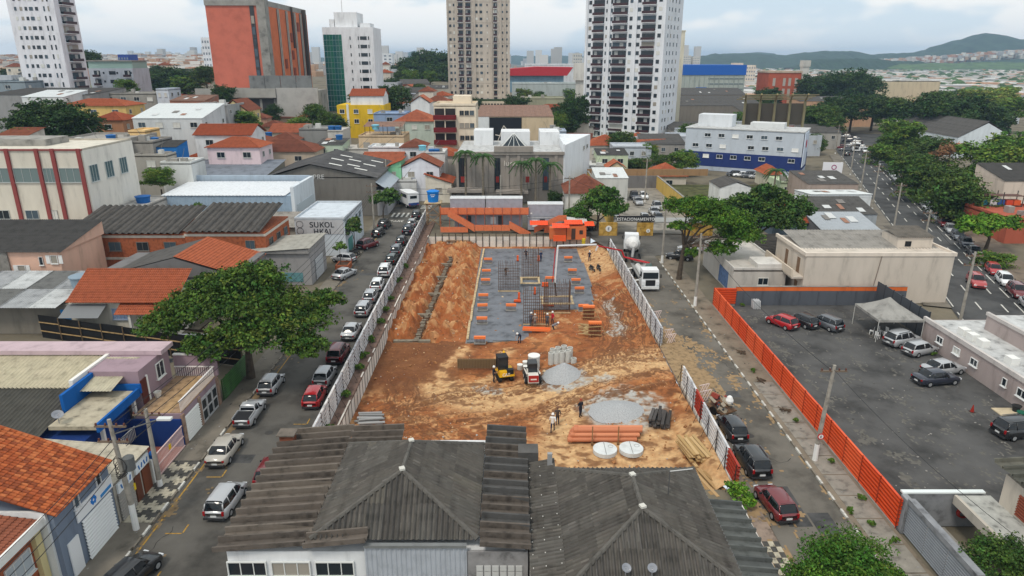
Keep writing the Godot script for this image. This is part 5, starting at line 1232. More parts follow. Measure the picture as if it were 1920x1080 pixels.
# ---------------------------------------------------------------- the houses between the site and the towers
func kindm(k: String) -> Material:
	match k:
		"clay": return [clay(),M("clay b",168,88,58,"clay",0.3,0.92),M("clay c",186,110,80,"grime",0.3,0.92)][rng.randi() % 3]
		"old": return [clay_old(),M("clay old b",138,84,66,"grime",0.3,0.94)][rng.randi() % 2]
		"fibro": return fibro()
		"black": return M("black wave",78,76,74,"grime",0.3)
		"white": return metalm(222,226,226)
		"grey": return metalm(168,174,180)
		"rust": return M("rusty sheets",150,118,102,"grime",0.25)
	return M("flat roof",158,154,150,"grime",0.2)
func middle_houses() -> void:
	var T := [
		[112,235,199,-190,10,"hip",1.6,"clay",222,190,120,3,"yellow house with long orange hipped roof behind the big dark tree"],
		[172,230,226,-172,8,"hip",1.8,"clay",172,124,92,1,"small house with orange hipped roof next to the dark tree"],
		[248,378,222,-165,14,"shed_f",2.6,"white",208,212,214,4,"white house with sloping white metal roof and brown windows"],
		[345,425,199,-181,12,"flat",0.3,"",166,166,166,1,"stained grey concrete block behind the white metal roof"],
		[168,292,176,-215,10,"flat",0.3,"",154,152,146,5,"long stained grey wall building below the grey apartment block"],
		[292,315,168,-214,8,"flat",0.3,"",204,212,222,2,"narrow pale blue house at the end of the long grey wall"],
		[-30,168,178,-205,20,"shed_f",1.2,"fibro",150,150,150,0,"wide low shed with worn grey roof below the white tower"],
		[-20,46,154,-226,14,"flat",0.4,"",140,152,160,1,"bluish grey hall standing left of the white tower's foot"],
		[318,384,189,-205,10,"shed_f",1.2,"rust",160,112,92,1,"brick house under rusty patched sheets beside the concrete podium"],
		[415,463,209,-190,10,"gable_z",3.0,"old",226,204,150,1,"yellow gabled house with dark tiled roof beside the podium trees"],
		[365,470,254,-152,9,"gable_x",2.0,"clay",224,226,228,2,"white house with orange gable roof and a fenced yard"],
		[388,486,277,-146,8,"hip",1.8,"clay",234,212,216,2,"pale pink house with orange hipped roof and white eaves"],
		[110,236,264,-132,12,"flat",0.4,"",158,154,148,0,"grey roof terrace with parapet behind the cream block"],
		[240,272,247,-142,6,"flat",0.3,"",230,196,140,0,"small peach-coloured roof block beside the grey terrace"],
		[238,286,267,-134,8,"flat",0.3,"",152,148,142,0,"grey block wall house below the peach roof block"],
		[284,330,276,-135,5,"shed_f",0.8,"black",34,112,182,0,"blue-walled hut with dark tin roof"],
		[250,312,292,-131,7,"flat",0.3,"",172,168,160,1,"old concrete annex with pale roof slab beside the palm"],
		[300,358,306,-129,6,"flat",0.3,"",214,216,214,0,"low whitewashed wall house with stained parapet"],
		[335,412,301,-156,8,"hip",1.5,"clay",206,196,186,0,"bright orange hipped roof behind the long bluish sheet roof"],
		[-20,36,262,-138,8,"shed_f",1.6,"old",216,210,202,0,"white house with dark red tiled roof behind the cream block"],
		[440,497,268,-168,9,"hip",1.6,"old",236,214,222,2,"pink-walled house with faded orange roof near the small blue tank"],
		[462,590,285,-162,10,"hip",2.2,"old",200,184,164,2,"wide house with faded orange hipped roof behind the dark warehouse"],
		[505,573,249,-192,9,"gable_x",2.0,"clay",208,198,178,0,"house with clean orange gable roof beside the leafy trees"],
		[482,531,238,-206,8,"hip",1.5,"old",192,172,152,0,"small brown-roofed house beside the podium's grey wall"],
		[500,557,263,-179,8,"hip",1.6,"old",208,202,198,1,"brownish hipped house in front of the clean orange gable roof"],
		[560,614,243,-184,9,"flat",0.3,"",142,142,140,0,"dark concrete roof block with two blue tanks on top"],
		[614,642,246,-183,9,"flat",0.3,"",200,196,190,0,"pale stained roof block adjoining the dark concrete one"],
		[592,642,272,-170,8,"shed_f",0.8,"fibro",190,206,186,2,"pale green house with grey sheet roof and laundry porch"],
		[672,757,256,-176,10,"flat",0.3,"",208,184,152,0,"long beige wall building under a rusty roof frame"],
		[690,752,277,-167,7,"flat",0.3,"",222,224,226,3,"low white row house with tall pale gates"],
		[752,796,277,-163,8,"hip",1.5,"old",232,234,238,1,"white house with blue window and rusty orange roof"],
		[792,834,287,-158,7,"flat",0.3,"",216,216,214,1,"white flat-roofed house carrying several blue tanks"],
		[680,752,310,-157,9,"gable_x",2.4,"clay",226,214,200,0,"house with broad orange gable roof behind the green house"],
		[753,823,314,-150.5,9,"gable_z",2.2,"old",228,230,238,2,"white gabled house with brown tiled roof at the street corner"],
		[724,752,314,-150.2,6,"shed_l",1.6,"clay",142,206,162,1,"mint green house wall beside the white gabled house"],
		[742,780,340,-149,1.2,"flat",0.3,"",206,206,204,0,"low white garage with grey gate before the gabled house"],
		[711,741,338,-149.2,0.9,"shed_f",0.5,"black",96,86,76,0,"dark open carport beside the low white garage"],
		[798,846,344,-149,8,"shed_r",2.0,"clay",226,218,202,1,"cream house with steep orange roof beside the blue site tank"],
		[808,858,293,-167,9,"hip",1.6,"clay",214,206,196,0,"orange hipped roof house left of the grey store"],
		[740,813,228,-197,12,"hip",2.8,"clay",190,202,192,3,"pale green villa with large orange hipped roof and white windows"],
		[700,760,214,-207,10,"flat",0.3,"",142,162,192,1,"blue-grey flat block beside the yellow building"],
		[770,805,193,-228,9,"gable_z",2.2,"clay",228,230,232,0,"plain white gabled house with orange roof behind the villa"],
		[1012,1062,247,-200,8,"flat",0.3,"",172,184,200,1,"bluish house with roof frame behind the store's white rooms"],
		[1120,1178,291,-180,8,"shed_f",0.8,"black",198,210,180,2,"pale green house with dark roof below the white tower"],
		[1140,1172,316,-168.5,5,"gable_z",1.6,"clay",222,206,172,0,"small cream house with bright orange gable roof"],
		[1224,1287,331,-172,10,"hip",2.6,"clay",216,208,196,1,"cottage with orange hipped roof behind the parking yard"],
		[1099,1140,312,-176,10,"flat",0.3,"",206,206,204,0,"pale flat-roofed annex with a big wire dish beside the store"],
		[1062,1140,363,-137,10,"hip",3.0,"old",228,226,220,0,"white house with old brick-orange hipped roof beside the parking yard"],
		[1118,1178,334,-150,9,"shed_f",1.0,"white",206,206,202,0,"shed with white ribbed roof against the yellow yard wall"],
		[1350,1410,352,-143,8,"gable_z",1.2,"fibro",228,230,230,0,"plain white shed with grey gable roof on the grassy lot"],
		[1438,1465,328,-168,8,"hip",1.8,"clay",206,200,180,0,"cream house with two small orange roofs beside the palm"],
		[1464,1513,343,-158,8,"flat",0.3,"",200,214,182,2,"mint green flat house with two dark windows near the avenue"],
		[1450,1545,418,-119,12,"hip",2.6,"clay",92,106,118,0,"house with patched orange roof on dark grey walls by the avenue"],
		[1520,1634,370,-134,8,"shed_b",0.6,"white",226,230,232,0,"long white building with smooth white roof beside the avenue"],
		[1534,1645,402,-123,8,"shed_f",1.8,"fibro",166,172,178,0,"stained grey building with worn sheet roof beside the avenue"],
		[1545,1656,436,-112.5,9,"shed_f",1.6,"grey",116,116,118,0,"low workshop with bluish metal roof and two white skylights"],
		[1515,1610,345,-147,11,"shed_f",1.2,"fibro",178,160,150,0,"grey-roofed shop with pale walls near the avenue"],
		[1892,2010,412,-114,12,"flat",0.4,"",178,94,72,0,"brick red windowless building across the avenue"],
		[1797,1900,258,-222,40,"gable_z",5.0,"fibro",220,228,234,0,"white gabled hall with wide dark roof across the avenue"],
		[1885,2060,312,-158,12,"shed_f",1.6,"fibro",214,208,198,0,"white-edged saw-tooth factory shed behind the avenue trees"],
		[1885,2080,340,-142,10,"shed_f",2.4,"black",220,204,190,0,"dark-roofed factory bay with pale gable beside the saw-tooth shed"],
		[1640,1762,162,-430,20,"shed_b",3.0,"fibro",206,192,164,0,"long beige factory wall beyond the avenue trees"],
		[1500,1640,190,-330,16,"shed_f",1.5,"fibro",200,160,130,0,"long low factory with salmon wall behind the trees"],
		[1275,1430,198,-330,20,"shed_f",3.5,"fibro",128,122,114,0,"broad dark factory roof behind the cream tower"],
		[1275,1400,178,-372,16,"shed_f",3.0,"fibro",140,132,124,0,"dark terraced factory roof below the blue-topped hangar"],
		[1400,1560,215,-296,20,"shed_f",2.4,"fibro",136,128,118,0,"grey factory roof beside the steel-framed roof"],
		[960,1090,158,-400,22,"flat",0.6,"",182,190,190,0,"long grey-white depot left of the white tower"],
		[985,1090,122,-520,30,"flat",0.8,"",222,226,230,0,"big white hall with strip windows on the skyline"],
		[968,1060,185,-325,14,"flat",0.4,"",158,158,134,0,"olive grey warehouse wall behind the small orange roofs"],
		[1000,1075,205,-285,12,"hip",1.6,"clay",190,160,140,0,"cluster house with faded orange roof below the olive warehouse"],
		[880,935,152,-400,14,"flat",0.4,"",200,206,208,0,"white low shop building beside the wooded hill"],
		[700,760,155,-380,14,"flat",0.4,"",150,150,150,0,"grey shed roofline beside the teal-glass block"],
		[750,842,166,-350,12,"shed_f",1.2,"fibro",190,186,176,0,"brown sheet-roofed shop row at the beige tower's foot"],
		[640,700,280,-173,9,"flat",0.2,"",196,192,186,2,"stained pale house with rooftop washing beside the green house"],
		[850,905,285,-180,8,"shed_f",0.8,"white",206,204,200,0,"white sheet roof behind the store's left corner"],
		[40,118,182,-196,12,"shed_f",1.4,"white",214,218,220,1,"white shed with curved pale roof behind the dark tree"],
		[420,500,222,-214,8,"hip",1.4,"old",190,150,130,0,"low brown-tiled house in front of the concrete podium"],
		[1180,1225,300,-196,10,"flat",0.3,"",150,144,136,2,"grey concrete house beside the white tower's garden"],
	]
	for r in T:
		var z: float = r[3]
		var a := fz(r[0],r[2],z); var b := fz(r[1],r[2],z)
		var y0 := minf(rise(a.x,z),rise(b.x,z - r[4])) - 1.0
		if a.y - y0 < 2.5: y0 = a.y - 3.0
		var wall := wallm(r[8],r[9],r[10])
		var called := "tiled_house" if r[7] == "clay" or r[7] == "old" else ("flat_roofed_house" if r[5] == "flat" else "sheet_roofed_building")
		var t := building(called,r[12],a.x,b.x,z,z - r[4],y0,a.y,wall)
		var kind := "clay" if r[7] == "clay" or r[7] == "old" else ("flat" if r[5] == "flat" else "wave")
		roof(t,r[5],a.x,b.x,z,z - r[4],a.y,r[6],kind,kindm(r[7]),0.4 if kind == "clay" else 0.15,wall)
		var rx := func(m: float) -> float: return rng.randf_range(a.x + m,b.x - m)
		if r[5] == "flat" and b.x - a.x > 4.0:
			for k in 3:
				var q := V(rx.call(1.2),a.y - 0.1,z - rng.randf_range(1.2,maxf(r[4] - 1.2,1.3))); var s := V(rng.randf_range(0.6,1.8),rng.randf_range(0.4,1.5),rng.randf_range(0.6,1.5))
				put(t,"roof_box",box_mesh(s),[plain(196,196,192),concrete(),plain(150,146,140)][k],q + V(0,s.y / 2,0) - t.position)
			put(t,"aerial",rod(V(rx.call(1.0),a.y - 0.1,z - 1.5) - t.position,V(rx.call(1.0),a.y + 2.6,z - 1.5) - t.position,0.05,0.04,4),plain(120,120,118))
		elif kind == "wave" and r[4] > 5.0:
			for k in 4:
				var u := rng.randf_range(0.2,0.8); var yy: float = a.y + r[6] * (u if r[5] == "shed_f" else 1.0 - u) + 0.16
				if r[5].begins_with("shed_") and (r[5] == "shed_f" or r[5] == "shed_b"): put(t,"patch_sheet",box_mesh(V(rng.randf_range(0.8,1.4),0.03,rng.randf_range(1.2,2.6))),[plain(196,198,198),plain(120,116,112),plain(150,110,90)][k % 3],V(rx.call(1.5),yy,z - r[4] * u) - t.position,V(atan2(r[6],r[4]) * (1 if r[5] == "shed_f" else -1),0,0))
		if r[11] > 0:
			var w: float = clampf((b.x - a.x) / (r[11] + 1) * 0.55,0.7,1.7)
			var yy: float = a.y - 1.5
			window_row(t,V(lerpf(a.x,b.x,0.5 / r[11]),yy,z + 0.02),V(lerpf(a.x,b.x,1.0 - 0.5 / r[11]),yy,z + 0.02),r[11],0,w,1.2,plain(200,200,196),1)
			window_row(t,V(b.x + 0.02,yy,z - 2),V(b.x + 0.02,yy,z - r[4] + 2),2,PI / 2,1.1,1.1,plain(200,200,196),1)
	for q in [[208,258,-135,0.9,"blue water tank on the grey roof terrace"],[290,263,-140,0.8,"blue water tank above the blue-walled hut"],[485,232,-208,0.9,"dark blue tank on a stand behind the pink-walled house"],[504,252,-184,0.9,"round blue tank beside the brownish hipped roof"],[622,240,-184,1.0,"one of two navy blue tanks on the dark concrete roof block"],[634,240,-184,1.0,"one of two navy blue tanks on the dark concrete roof block"],[704,238,-178,1.0,"pale turquoise tank on the rusty roof frame"],[792,277,-161,0.9,"light blue tank over the rusty orange roof"],[810,284,-159,0.8,"one of the blue tanks on the white flat-roofed house"],[818,284,-159,0.8,"one of the blue tanks on the white flat-roofed house"],[636,257,-172,0.9,"blue tank pair above the pale green house"],[776,268,-166,0.7,"small blue tank behind the white house with blue window"]]:
		var p := fz(q[0],q[1],q[2])
		tank(p - V(0,0.6,0),q[3],1.2,Color8(30,96,160) if not str(q[4]).contains("turquoise") and not str(q[4]).contains("light") else Color8(120,190,210),q[4],"blue tanks in pairs" if str(q[4]).begins_with("one of") else "")
	var fr := thing("roof_frame","rusty sheet canopy on thin steel posts above the long beige wall","canopy",fz(722,252,-180))
	one_sheet(fr,"roof",kindm("rust"),[fr.position + V(-5,2.2,3),fr.position + V(5,2.2,3),fr.position + V(5,2.9,-4),fr.position + V(-5,2.9,-4)],"wave",0.4,0.06)
	for x in [-4.6,0,4.6]:
		for z in [2.6,-3.6]: put(fr,"post",rod(V(x,-0.3,z),V(x,2.6,z),0.07),plain(70,60,54))
	# building with dark red balconies
	var A := fz(813,198,-178); var B := fz(892,198,-178); var mx := fz(855,198,-178).x
	var m := building("balcony_block","cream four-storey block with dark red balconies on its left half",A.x,B.x,-178,-190,rise(A.x,-178) - 1,A.y,wallm(228,214,192))
	for k in 3:
		var y := A.y - 3.4 - k * 3.1
		bx(m,"balcony",wallm(112,34,38),A.x - 0.1,mx,y,y + 1.1,-178,-176.7); bx(m,"recess",plain(46,40,40),A.x + 0.2,mx - 0.2,y + 1.1,y + 2.7,-178,-177.9)
		bx(m,"divider",wallm(222,208,186),(A.x + mx) / 2 - 0.12,(A.x + mx) / 2 + 0.12,y + 1.1,y + 2.8,-178,-177.2)
		window_row(m,V(mx + 1.4,y + 1.6,-177.98),V(B.x - 1.0,y + 1.6,-177.98),3,0,1.1,1.2,plain(150,140,128),1)
	roof(m,"flat",A.x,B.x,-178,-190,A.y,0.5,"flat",kindm(""),0,wallm(226,212,190)); bx(m,"roof_room",wallm(228,214,192),mx - 1,B.x - 1.4,A.y,A.y + 2.2,-188,-181)
	# yellow building with a white house on its roof
	A = fz(631,197,-220); B = fz(720,197,-220)
	var y2 := building("yellow_block","bright yellow block with white-framed windows and a white roof house",A.x,B.x,-220,-232,rise(A.x,-220) - 1,A.y,wallm(226,186,40))
	bx(y2,"white_pier",wallm(232,232,228),A.x + 3.0,A.x + 3.7,y2.position.y,A.y + 0.3,-220.0,-219.9)
	for k in 2: window_row(y2,V(A.x + 1.6,A.y - 1.9 - k * 3.0,-219.98),V(B.x - 4.5,A.y - 1.9 - k * 3.0,-219.98),3,0,1.5,1.3,plain(232,232,230),1)
	bx(y2,"roof_house",wallm(230,232,234),A.x + 4.2,B.x - 0.3,A.y,A.y + 2.6,-230,-221)
	roof(y2,"gable_x",A.x + 4.2,B.x - 0.3,-221,-230,A.y + 2.6,2.0,"clay",clay(),0.3,wallm(230,232,234))
	# hall with the black painted front
	A = fz(893,219,-218); B = fz(960,222,-218)
	var hh := building("painted_hall","long tan hall with black front painted with a huge white letter A",A.x,B.x + 13,-218,-250,0,A.y,wallm(206,186,156),"","hall")
	bx(hh,"white_front",wallm(224,228,230),A.x,A.x + 4.0,0,A.y,-218.0,-217.9)
	var bp := bx(hh,"black_front",plain(28,32,38,0.8),A.x + 4.05,B.x + 3,2,A.y - 0.2,-218.0,-217.85)
	for q in [[V(-2.6,-2.6,0),V(-0.6,2.6,0)],[V(-0.6,2.6,0),V(0.9,0.8,0)],[V(0.9,0.8,0),V(1.4,-3.0,0)],[V(-3.2,-0.2,0),V(1.2,-1.2,0)]]:
		put(bp,"letter_stroke",rod(q[0] + V(0,0.4,0.1),q[1] + V(0,0.4,0.1),0.16,0.12,5),plain(206,200,190))
	var tm := TextMesh.new(); tm.text = "A JURED"; tm.font_size = 48; tm.pixel_size = 0.03; tm.depth = 0.05; put(bp,"lettering",tm,plain(200,198,192),V(4.2,1.4,0.12)).scale = V(0.7,1,1)
	one_sheet(hh,"roof",kindm("rust"),[V(A.x,A.y + 0.05,-217.8),V(B.x + 13,A.y + 0.05,-217.8),V(B.x + 13,A.y + 1.6,-250),V(A.x,A.y + 1.6,-250)],"wave",0.6,0.08)

# ---------------------------------------------------------------- towers
func tower_floor(t: Node3D,y: float,cols: Array,z: float,turn := 0.0,from := Vector3.ZERO) -> void:   # cols: [x,w,h,type] type 0 window,1 balcony
	var org: Vector3 = from if turn != 0.0 else -t.position
	var bs := Basis(Vector3.UP,turn)
	for c in cols:
		if c[3] == 0:
			put(t,"window",box_mesh(V(c[1],c[2],0.12)),any_pane(),bs * V(c[0],y + 1.6,z + 0.03) + org,V(0,turn,0))
		else:
			var o := put(t,"balcony",box_mesh(V(c[1],0.2,1.2)),plain(222,224,226),bs * V(c[0],y + 0.1,z + 0.55) + org,V(0,turn,0))
			put(o,"railing",box_mesh(V(c[1],0.85,0.08)),plain(66,44,48,0.5),V(0,0.5,0.58))
			put(o,"glazing",box_mesh(V(c[1] - 0.2,2.1,0.1)),any_pane() if c[0] > -30 and rng.randf() < 0.4 else glass(),V(0,1.25,-0.52))
			if (int(c[0] * 7 + y)) % 3 != 0: put(o,"curtain",box_mesh(V(c[1] * 0.25,1.3,0.06)),plain(170,172,170),V(c[1] * (0.15 if int(y) % 2 else -0.2),1.5,-0.46))
func towers() -> void:
	# white tower in the middle
	var white := wallm(230,233,238)
	var t := thing("apartment_tower","white apartment tower with dark maroon balconies rising behind the store","building",V(27.2,0,-269),-0.545)
	local(t,"wall",white,V(15.2,29,-9),V(30.4,58,18))
	for x in [0.0,9.0,19.2,29.6]: local(t,"pier",white,V(x + 0.4,29,0.2),V(0.8,58,0.5))
	for k in 19:
		var y := 1.6 + k * 2.9
		tower_floor(t,y,[[1.7,1.1,1.3,0],[5.2,4.4,2,1],[8.2,0.5,1.2,0],[10.0,1.1,1.3,0],[13.6,5.6,2,1],[17.6,1.1,1.3,0],[20.6,1.2,1.3,0],[24.4,5.0,2,1],[28.3,1.2,1.3,0]],0,0.0001)
		tower_floor(t,y,[[3.0,0.6,1.3,0],[6.0,0.8,1.3,0],[9.6,0.8,1.3,0],[13.4,0.7,1.3,0]],0,PI / 2,V(30.4,0,0))
	local(t,"entrance_canopy",metalm(200,212,204),V(15,2.4,1.6),V(30,0.3,3.0))
	# cream neighbour
	var c := building("apartment_tower","slim cream apartment tower just behind the white tower's right side",56,69.5,-292,-306,0,40.6,wallm(222,216,196))
	for k in 13:
		tower_floor(c,1 + k * 2.95,[[65.6,2.0,2,1],[63.6,0.5,1.0,0],[67.6,0.4,1.0,0]],-292)
	bx(c,"cornice",wallm(206,200,180),55.8,69.7,40.6,41.1,-306.2,-291.8)
	# beige tower
	var bg := wallm(196,186,174)
	var b := building("apartment_tower","tall beige-grey apartment tower with two columns of dark balconies",-29.2,-1.0,-330,-350,6,66,bg)
	for x in [-29.4,-24.9,-17.2,-9.6,-5.4,-3.4]: bx(b,"pier",wallm(188,178,166),x,x + 0.7,10,66,-330,-329.6)
	for k in 19:
		var y := 11.0 + k * 2.9
		tower_floor(b,y,[[-27.9,1.0,1.1,0],[-26.2,0.7,1.1,0],[-23.3,2.4,2,1],[-19.8,2.4,2,1],[-16.0,1.1,1.1,0],[-14.0,1.2,1.1,0],[-11.2,0.5,0.8,0],[-7.6,1.7,2,1],[-4.3,0.6,0.9,0],[-2.3,0.6,0.9,0]],-330)
		if k % 3 == 0: bx(b,"floor_band",plain(150,140,130),-29.3,-0.9,y - 0.12,y,-330.02,-329.94)
	var pd := building("tower_podium","low cream podium with a planted roof edge under the beige tower",-18,-1,-312,-329,4,12.6,wallm(214,200,176))
	for i in 12: bx(pd,"opening",plain(70,64,58),-17.4 + i * 1.35,-16.5 + i * 1.35,10.6,11.6,-312,-311.92)
	bx(pd,"planter",M("hedge",62,84,46,"leafy",0.4),-18,-1,12.6,13.4,-314,-312.2)
	# orange-red hospital-like tower on concrete
	var rd := M("red cladding",200,112,92,"plaster",0.1,0.85); var cn := M("tower concrete",158,156,150,"grime",0.1,0.95)
	var r := building("brick_tower","big terracotta red tower with concrete shafts standing on a grey podium",-100,-81.0,-240,-288,8,47.4,rd)
	bx(r,"shaft",cn,-83.2,-80.4,10,49.5,-243.0,-239.4); bx(r,"cornice",cn,-100.1,-80.9,46.7,48.4,-288.2,-239.6)
	bx(r,"window_shaft",plain(60,60,62,0.4),-85.6,-84.2,12,46.6,-240.0,-239.8)
	for k in 9: bx(r,"pane",any_pane(),-85.4,-84.4,14 + k * 3.4,16.4 + k * 3.4,-239.8,-239.72)
	var org := M("orange cladding",206,112,70,"plaster",0.1,0.85)
	bx(r,"orange_front",org,-81.0,-80.7,9,46.6,-287.9,-243.6)
	for q in [[-252.5,1.8],[-262,1.8],[-271.5,1.8],[-279,2.4]]:
		bx(r,"window_shaft",plain(60,60,62,0.4),-80.7,-80.55,20,46.4,q[0] - q[1] / 2,q[0] + q[1] / 2)
		for s2 in [-0.6,0.6]: bx(r,"mullion",plain(178,174,166),-80.55,-80.3,20,46.4,q[0] + s2 - 0.15,q[0] + s2 + 0.15)
		for k in 8: bx(r,"pane",glass(),-80.56,-80.5,22 + k * 3.0,24 + k * 3.0,q[0] - 0.4,q[0] + 0.4)
	for q in [[-266,36],[-266,30],[-257,27],[-266,24],[-275,40]]: bx(r,"framed_window",plain(132,64,44),-80.7,-80.4,q[1],q[1] + 3.2,q[0] - 1.1,q[0] + 1.1)
	bx(r,"exhaust_pipe",plain(70,62,56),-80.6,-79.6,9,48,-283.4,-281.4); bx(r,"exhaust_pipe",plain(70,62,56),-80.6,-80.1,34,48.2,-268.4,-267.6)
	for i in 6: bx(r,"air_conditioner",plain(206,210,210),-80.5,-79.4,20.6,22,-274.6 + i * 3,-272.6 + i * 3)
	bx(r,"lower_front",cn,-99,-79.6,15,21,-270,-238.5)
	var p := building("concrete_podium","wide grey concrete podium with dark open bays below the terracotta tower",-101,-62.5,-228,-239.4,5,20.6,cn)
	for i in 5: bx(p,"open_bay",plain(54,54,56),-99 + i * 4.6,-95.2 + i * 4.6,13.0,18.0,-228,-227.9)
	bx(p,"end_block",M("end block",176,174,170,"plaster",0.1),-75.6,-62.3,5,21.4,-228.0,-227.4); bx(p,"edge_beam",M("beam",166,164,158,"plaster",0.1),-101.4,-75.7,18.4,21.2,-228.0,-227.0)
	for i in 4: bx(p,"roof_panel",M("panel grey",128,130,130,"grime",0.1),-87.0 + i * 5.2,-82.0 + i * 5.2,20.6,25.0,-236.5,-236.0)
	# white and teal glass block
	var g := building("glass_block","white office block with a dark teal glass curtain wall on its left",-74.2,-54.4,-285,-302,8,42,wallm(230,232,236))
	for i in 6:
		for k in 14: put(g,"glass_panel",box_mesh(V(1.12,2.0,0.1)),M("teal glass %d" % ((i * 5 + k * 3) % 3),24 + ((i * 5 + k * 3) % 3) * 8,84 + ((i + k) % 3) * 8,84,"",1,0.08),V(-73.4 + i * 1.2,11 + k * 2.1,-284.96) - g.position)
	for k in 10:
		var y := 38.0 - k * 3.1
		put(g,"window",box_mesh(V(2.6,1.3,0.12)),glass(),V(-58.3,y,-284.97) - g.position); put(g,"window",box_mesh(V(0.4,1.2,0.12)),glass(),V(-63.5,y,-284.97) - g.position)
		for s in [-2.0,2.0]: put(g,"window",box_mesh(V(0.4,1.3,0.12)),glass(),V(-58.3 + s,y,-284.97) - g.position)
	bx(g,"roof_room",wallm(228,230,232),-70,-61,42,47.6,-300,-288); bx(g,"roof_room",wallm(222,224,226),-72,-69.8,42,45,-296,-288); bx(g,"roof_room",wallm(222,224,226),-60,-56,42,43.6,-296,-288)
	put(g,"antenna",rod(V(-68,47.6,-294) - g.position,V(-68,56,-294) - g.position,0.18,0.06),plain(190,190,190))
	# white tower at the left
	var l := building("apartment_tower","plain white tower with small windows and maroon balconies beside the low grey block",-161,-146.0,-235,-246.5,6,54,wallm(228,228,234))
	for k in 14:
		tower_floor(l,9.0 + k * 2.9,[[-158.6,0.7,1.1,0],[-156.8,0.8,1.1,0],[-155.2,0.8,1.1,0],[-153.6,1.2,1.1,0],[-151.8,0.9,1.1,0],[-149.4,0.45,1.5,0],[-148.0,0.45,1.5,0]],-235)
		tower_floor(l,3.0 + k * 2.9,[[5.6,6.2,2,1]],0,PI / 2,V(7.5,0,5.75))
	# grey low apartment block beside it
	var A := fz(165,128,-262); var B := fz(248,128,-262)
	var q := building("apartment_block","pale grey low apartment block with a glazed green top floor",A.x,B.x,-262,-274,8,A.y,wallm(190,196,206))
	bx(q,"top_floor",plain(150,176,168,0.2),A.x,B.x,A.y,A.y + 2.4,-273,-262.5); bx(q,"roof",concrete(),A.x - 0.4,B.x + 0.4,A.y + 2.4,A.y + 2.8,-274,-262)
	for k in 4:
		for i in 3: tower_floor(q,A.y - 3.2 - k * 3.0,[[A.x + 3 + i * 5.6,2.4,1.2,1 if i != 1 else 0],[A.x + 5.4 + i * 5.0,0.6,0.7,0]],-262)
	# hangar with the blue top,brick works and chimney
	var h := building("blue_hangar","large grey hangar with bright blue top band on the right",101,137,-420,-470,0,26.5,wallm(176,184,178))
	bx(h,"blue_band",plain(28,92,178,0.6),100.6,137.4,21.4,27,-470.3,-419.6); bx(h,"blue_door",plain(30,96,182,0.6),108.6,114.8,10,14.5,-420.0,-419.7)
	for i in 13: bx(h,"rib",wallm(160,170,166),101.4 + i * 2.9,101.8 + i * 2.9,8,21.3,-420,-419.7)
	for k in 4: bx(h,"window_strip",plain(120,130,132,0.3),115.5,136.8,10 + k * 3,10.8 + k * 3,-420,-419.85)
	var w := building("brick_works","square red brick works building with tall pale windows",151,170,-420,-440,0,23,M("brick far",182,92,66,"plaster",0.1))
	for x in [154.4,160.4,163.6,167.4]:
		for k in 2: window(w,V(x,17.5 - k * 6,-419.98),0,1.6,4.4,plain(170,160,150),1,plain(176,172,166,0.3))
	bx(w,"cornice",wallm(190,170,150),150.6,170.4,22.6,23.6,-440.4,-419.6)
	var ch := thing("water_tower","tall pale square water tower beside the brick works","tower",V(173.5,0,-425)); bx(ch,"shaft",wallm(206,204,198),171.6,175.4,0,29,-427,-423); bx(ch,"head",wallm(196,194,188),171.2,175.8,26,29.6,-427.4,-422.6)
	var ch2 := thing("water_tower","pale concrete water tower rising just left of the white tower","tower",V(32,0,-330)); bx(ch2,"shaft",wallm(212,210,204),29.6,33.6,0,28,-332,-328); bx(ch2,"head",wallm(220,218,212),28.6,34.6,21,28.6,-333,-327)
	# red roofed station and steel frame
	var rs := building("red_roofed_hall","low hall with sweeping dark red roof on the skyline",-2,34,-470,-500,0,20,wallm(120,150,170))
	prism(rs,"roof",plain(176,40,48),[V(-4,20,-468),V(36,20,-468),V(40,25.2,-468),V(16,25.5,-468),V(-4,24,-468)],V(0,0,-34))
	var sf := thing("steel_roof_frame","rusty yellowish steel frame roof behind the blue and grey block","frame",V(84,0,-236))
	for i in 5:
		put(sf,"column",box_mesh(V(0.7,17,0.7)),plain(132,124,94),V(-6 + i * 5.0,8.5,0)); put(sf,"rafter",rod(V(-6 + i * 5.0,17,0),V(-9 + i * 5.0,19.5,9),0.3),plain(140,128,90))
	for i in 4: put(sf,"infill",box_mesh(V(4.4,7,0.2)),plain(78,72,62),V(-3.5 + i * 5.0,12.6,-0.6))
	for k in 4: put(sf,"purlin",rod(V(-9,17.4 + k * 0.6,k * 2.6),V(15,17.4 + k * 0.6,k * 2.6),0.16),plain(120,110,84))
	# far single towers
	for s in [[700,735,100,-900,30,222,226,230,"white tower far off beside the mountain"],[376,396,70,-520,46,216,220,226,"slim white tower beside the terracotta tower"],[1282,1296,104,-1300,60,208,204,196,"hazy tower pair on the skyline beside the cream tower"],[1300,1312,106,-1300,60,208,204,196,"hazy tower pair on the skyline beside the cream tower"],[1378,1394,118,-800,40,214,196,180,"pinkish tower block beside the blue-topped hangar"],[1400,1418,122,-800,36,220,206,190,"cream tower block beside the blue-topped hangar"],[1075,1092,100,-900,50,206,204,198,"beige tower on the skyline left of the white tower"],[763,788,112,-480,30,214,210,208,"white and red building at the edge of the wooded hill"],[220,240,102,-560,20,40,64,140,"bright blue building on the left skyline"]]:
		var a := fz(s[0],s[2],s[3]); var bb := fz(s[1],s[2],s[3])
		var tw := building("far_tower",s[8],a.x,bb.x,s[3],s[3] - 14,a.y - s[4],a.y,wallm(s[5],s[6],s[7]),"hazy tower pair" if str(s[8]).begins_with("hazy") else "","tower")
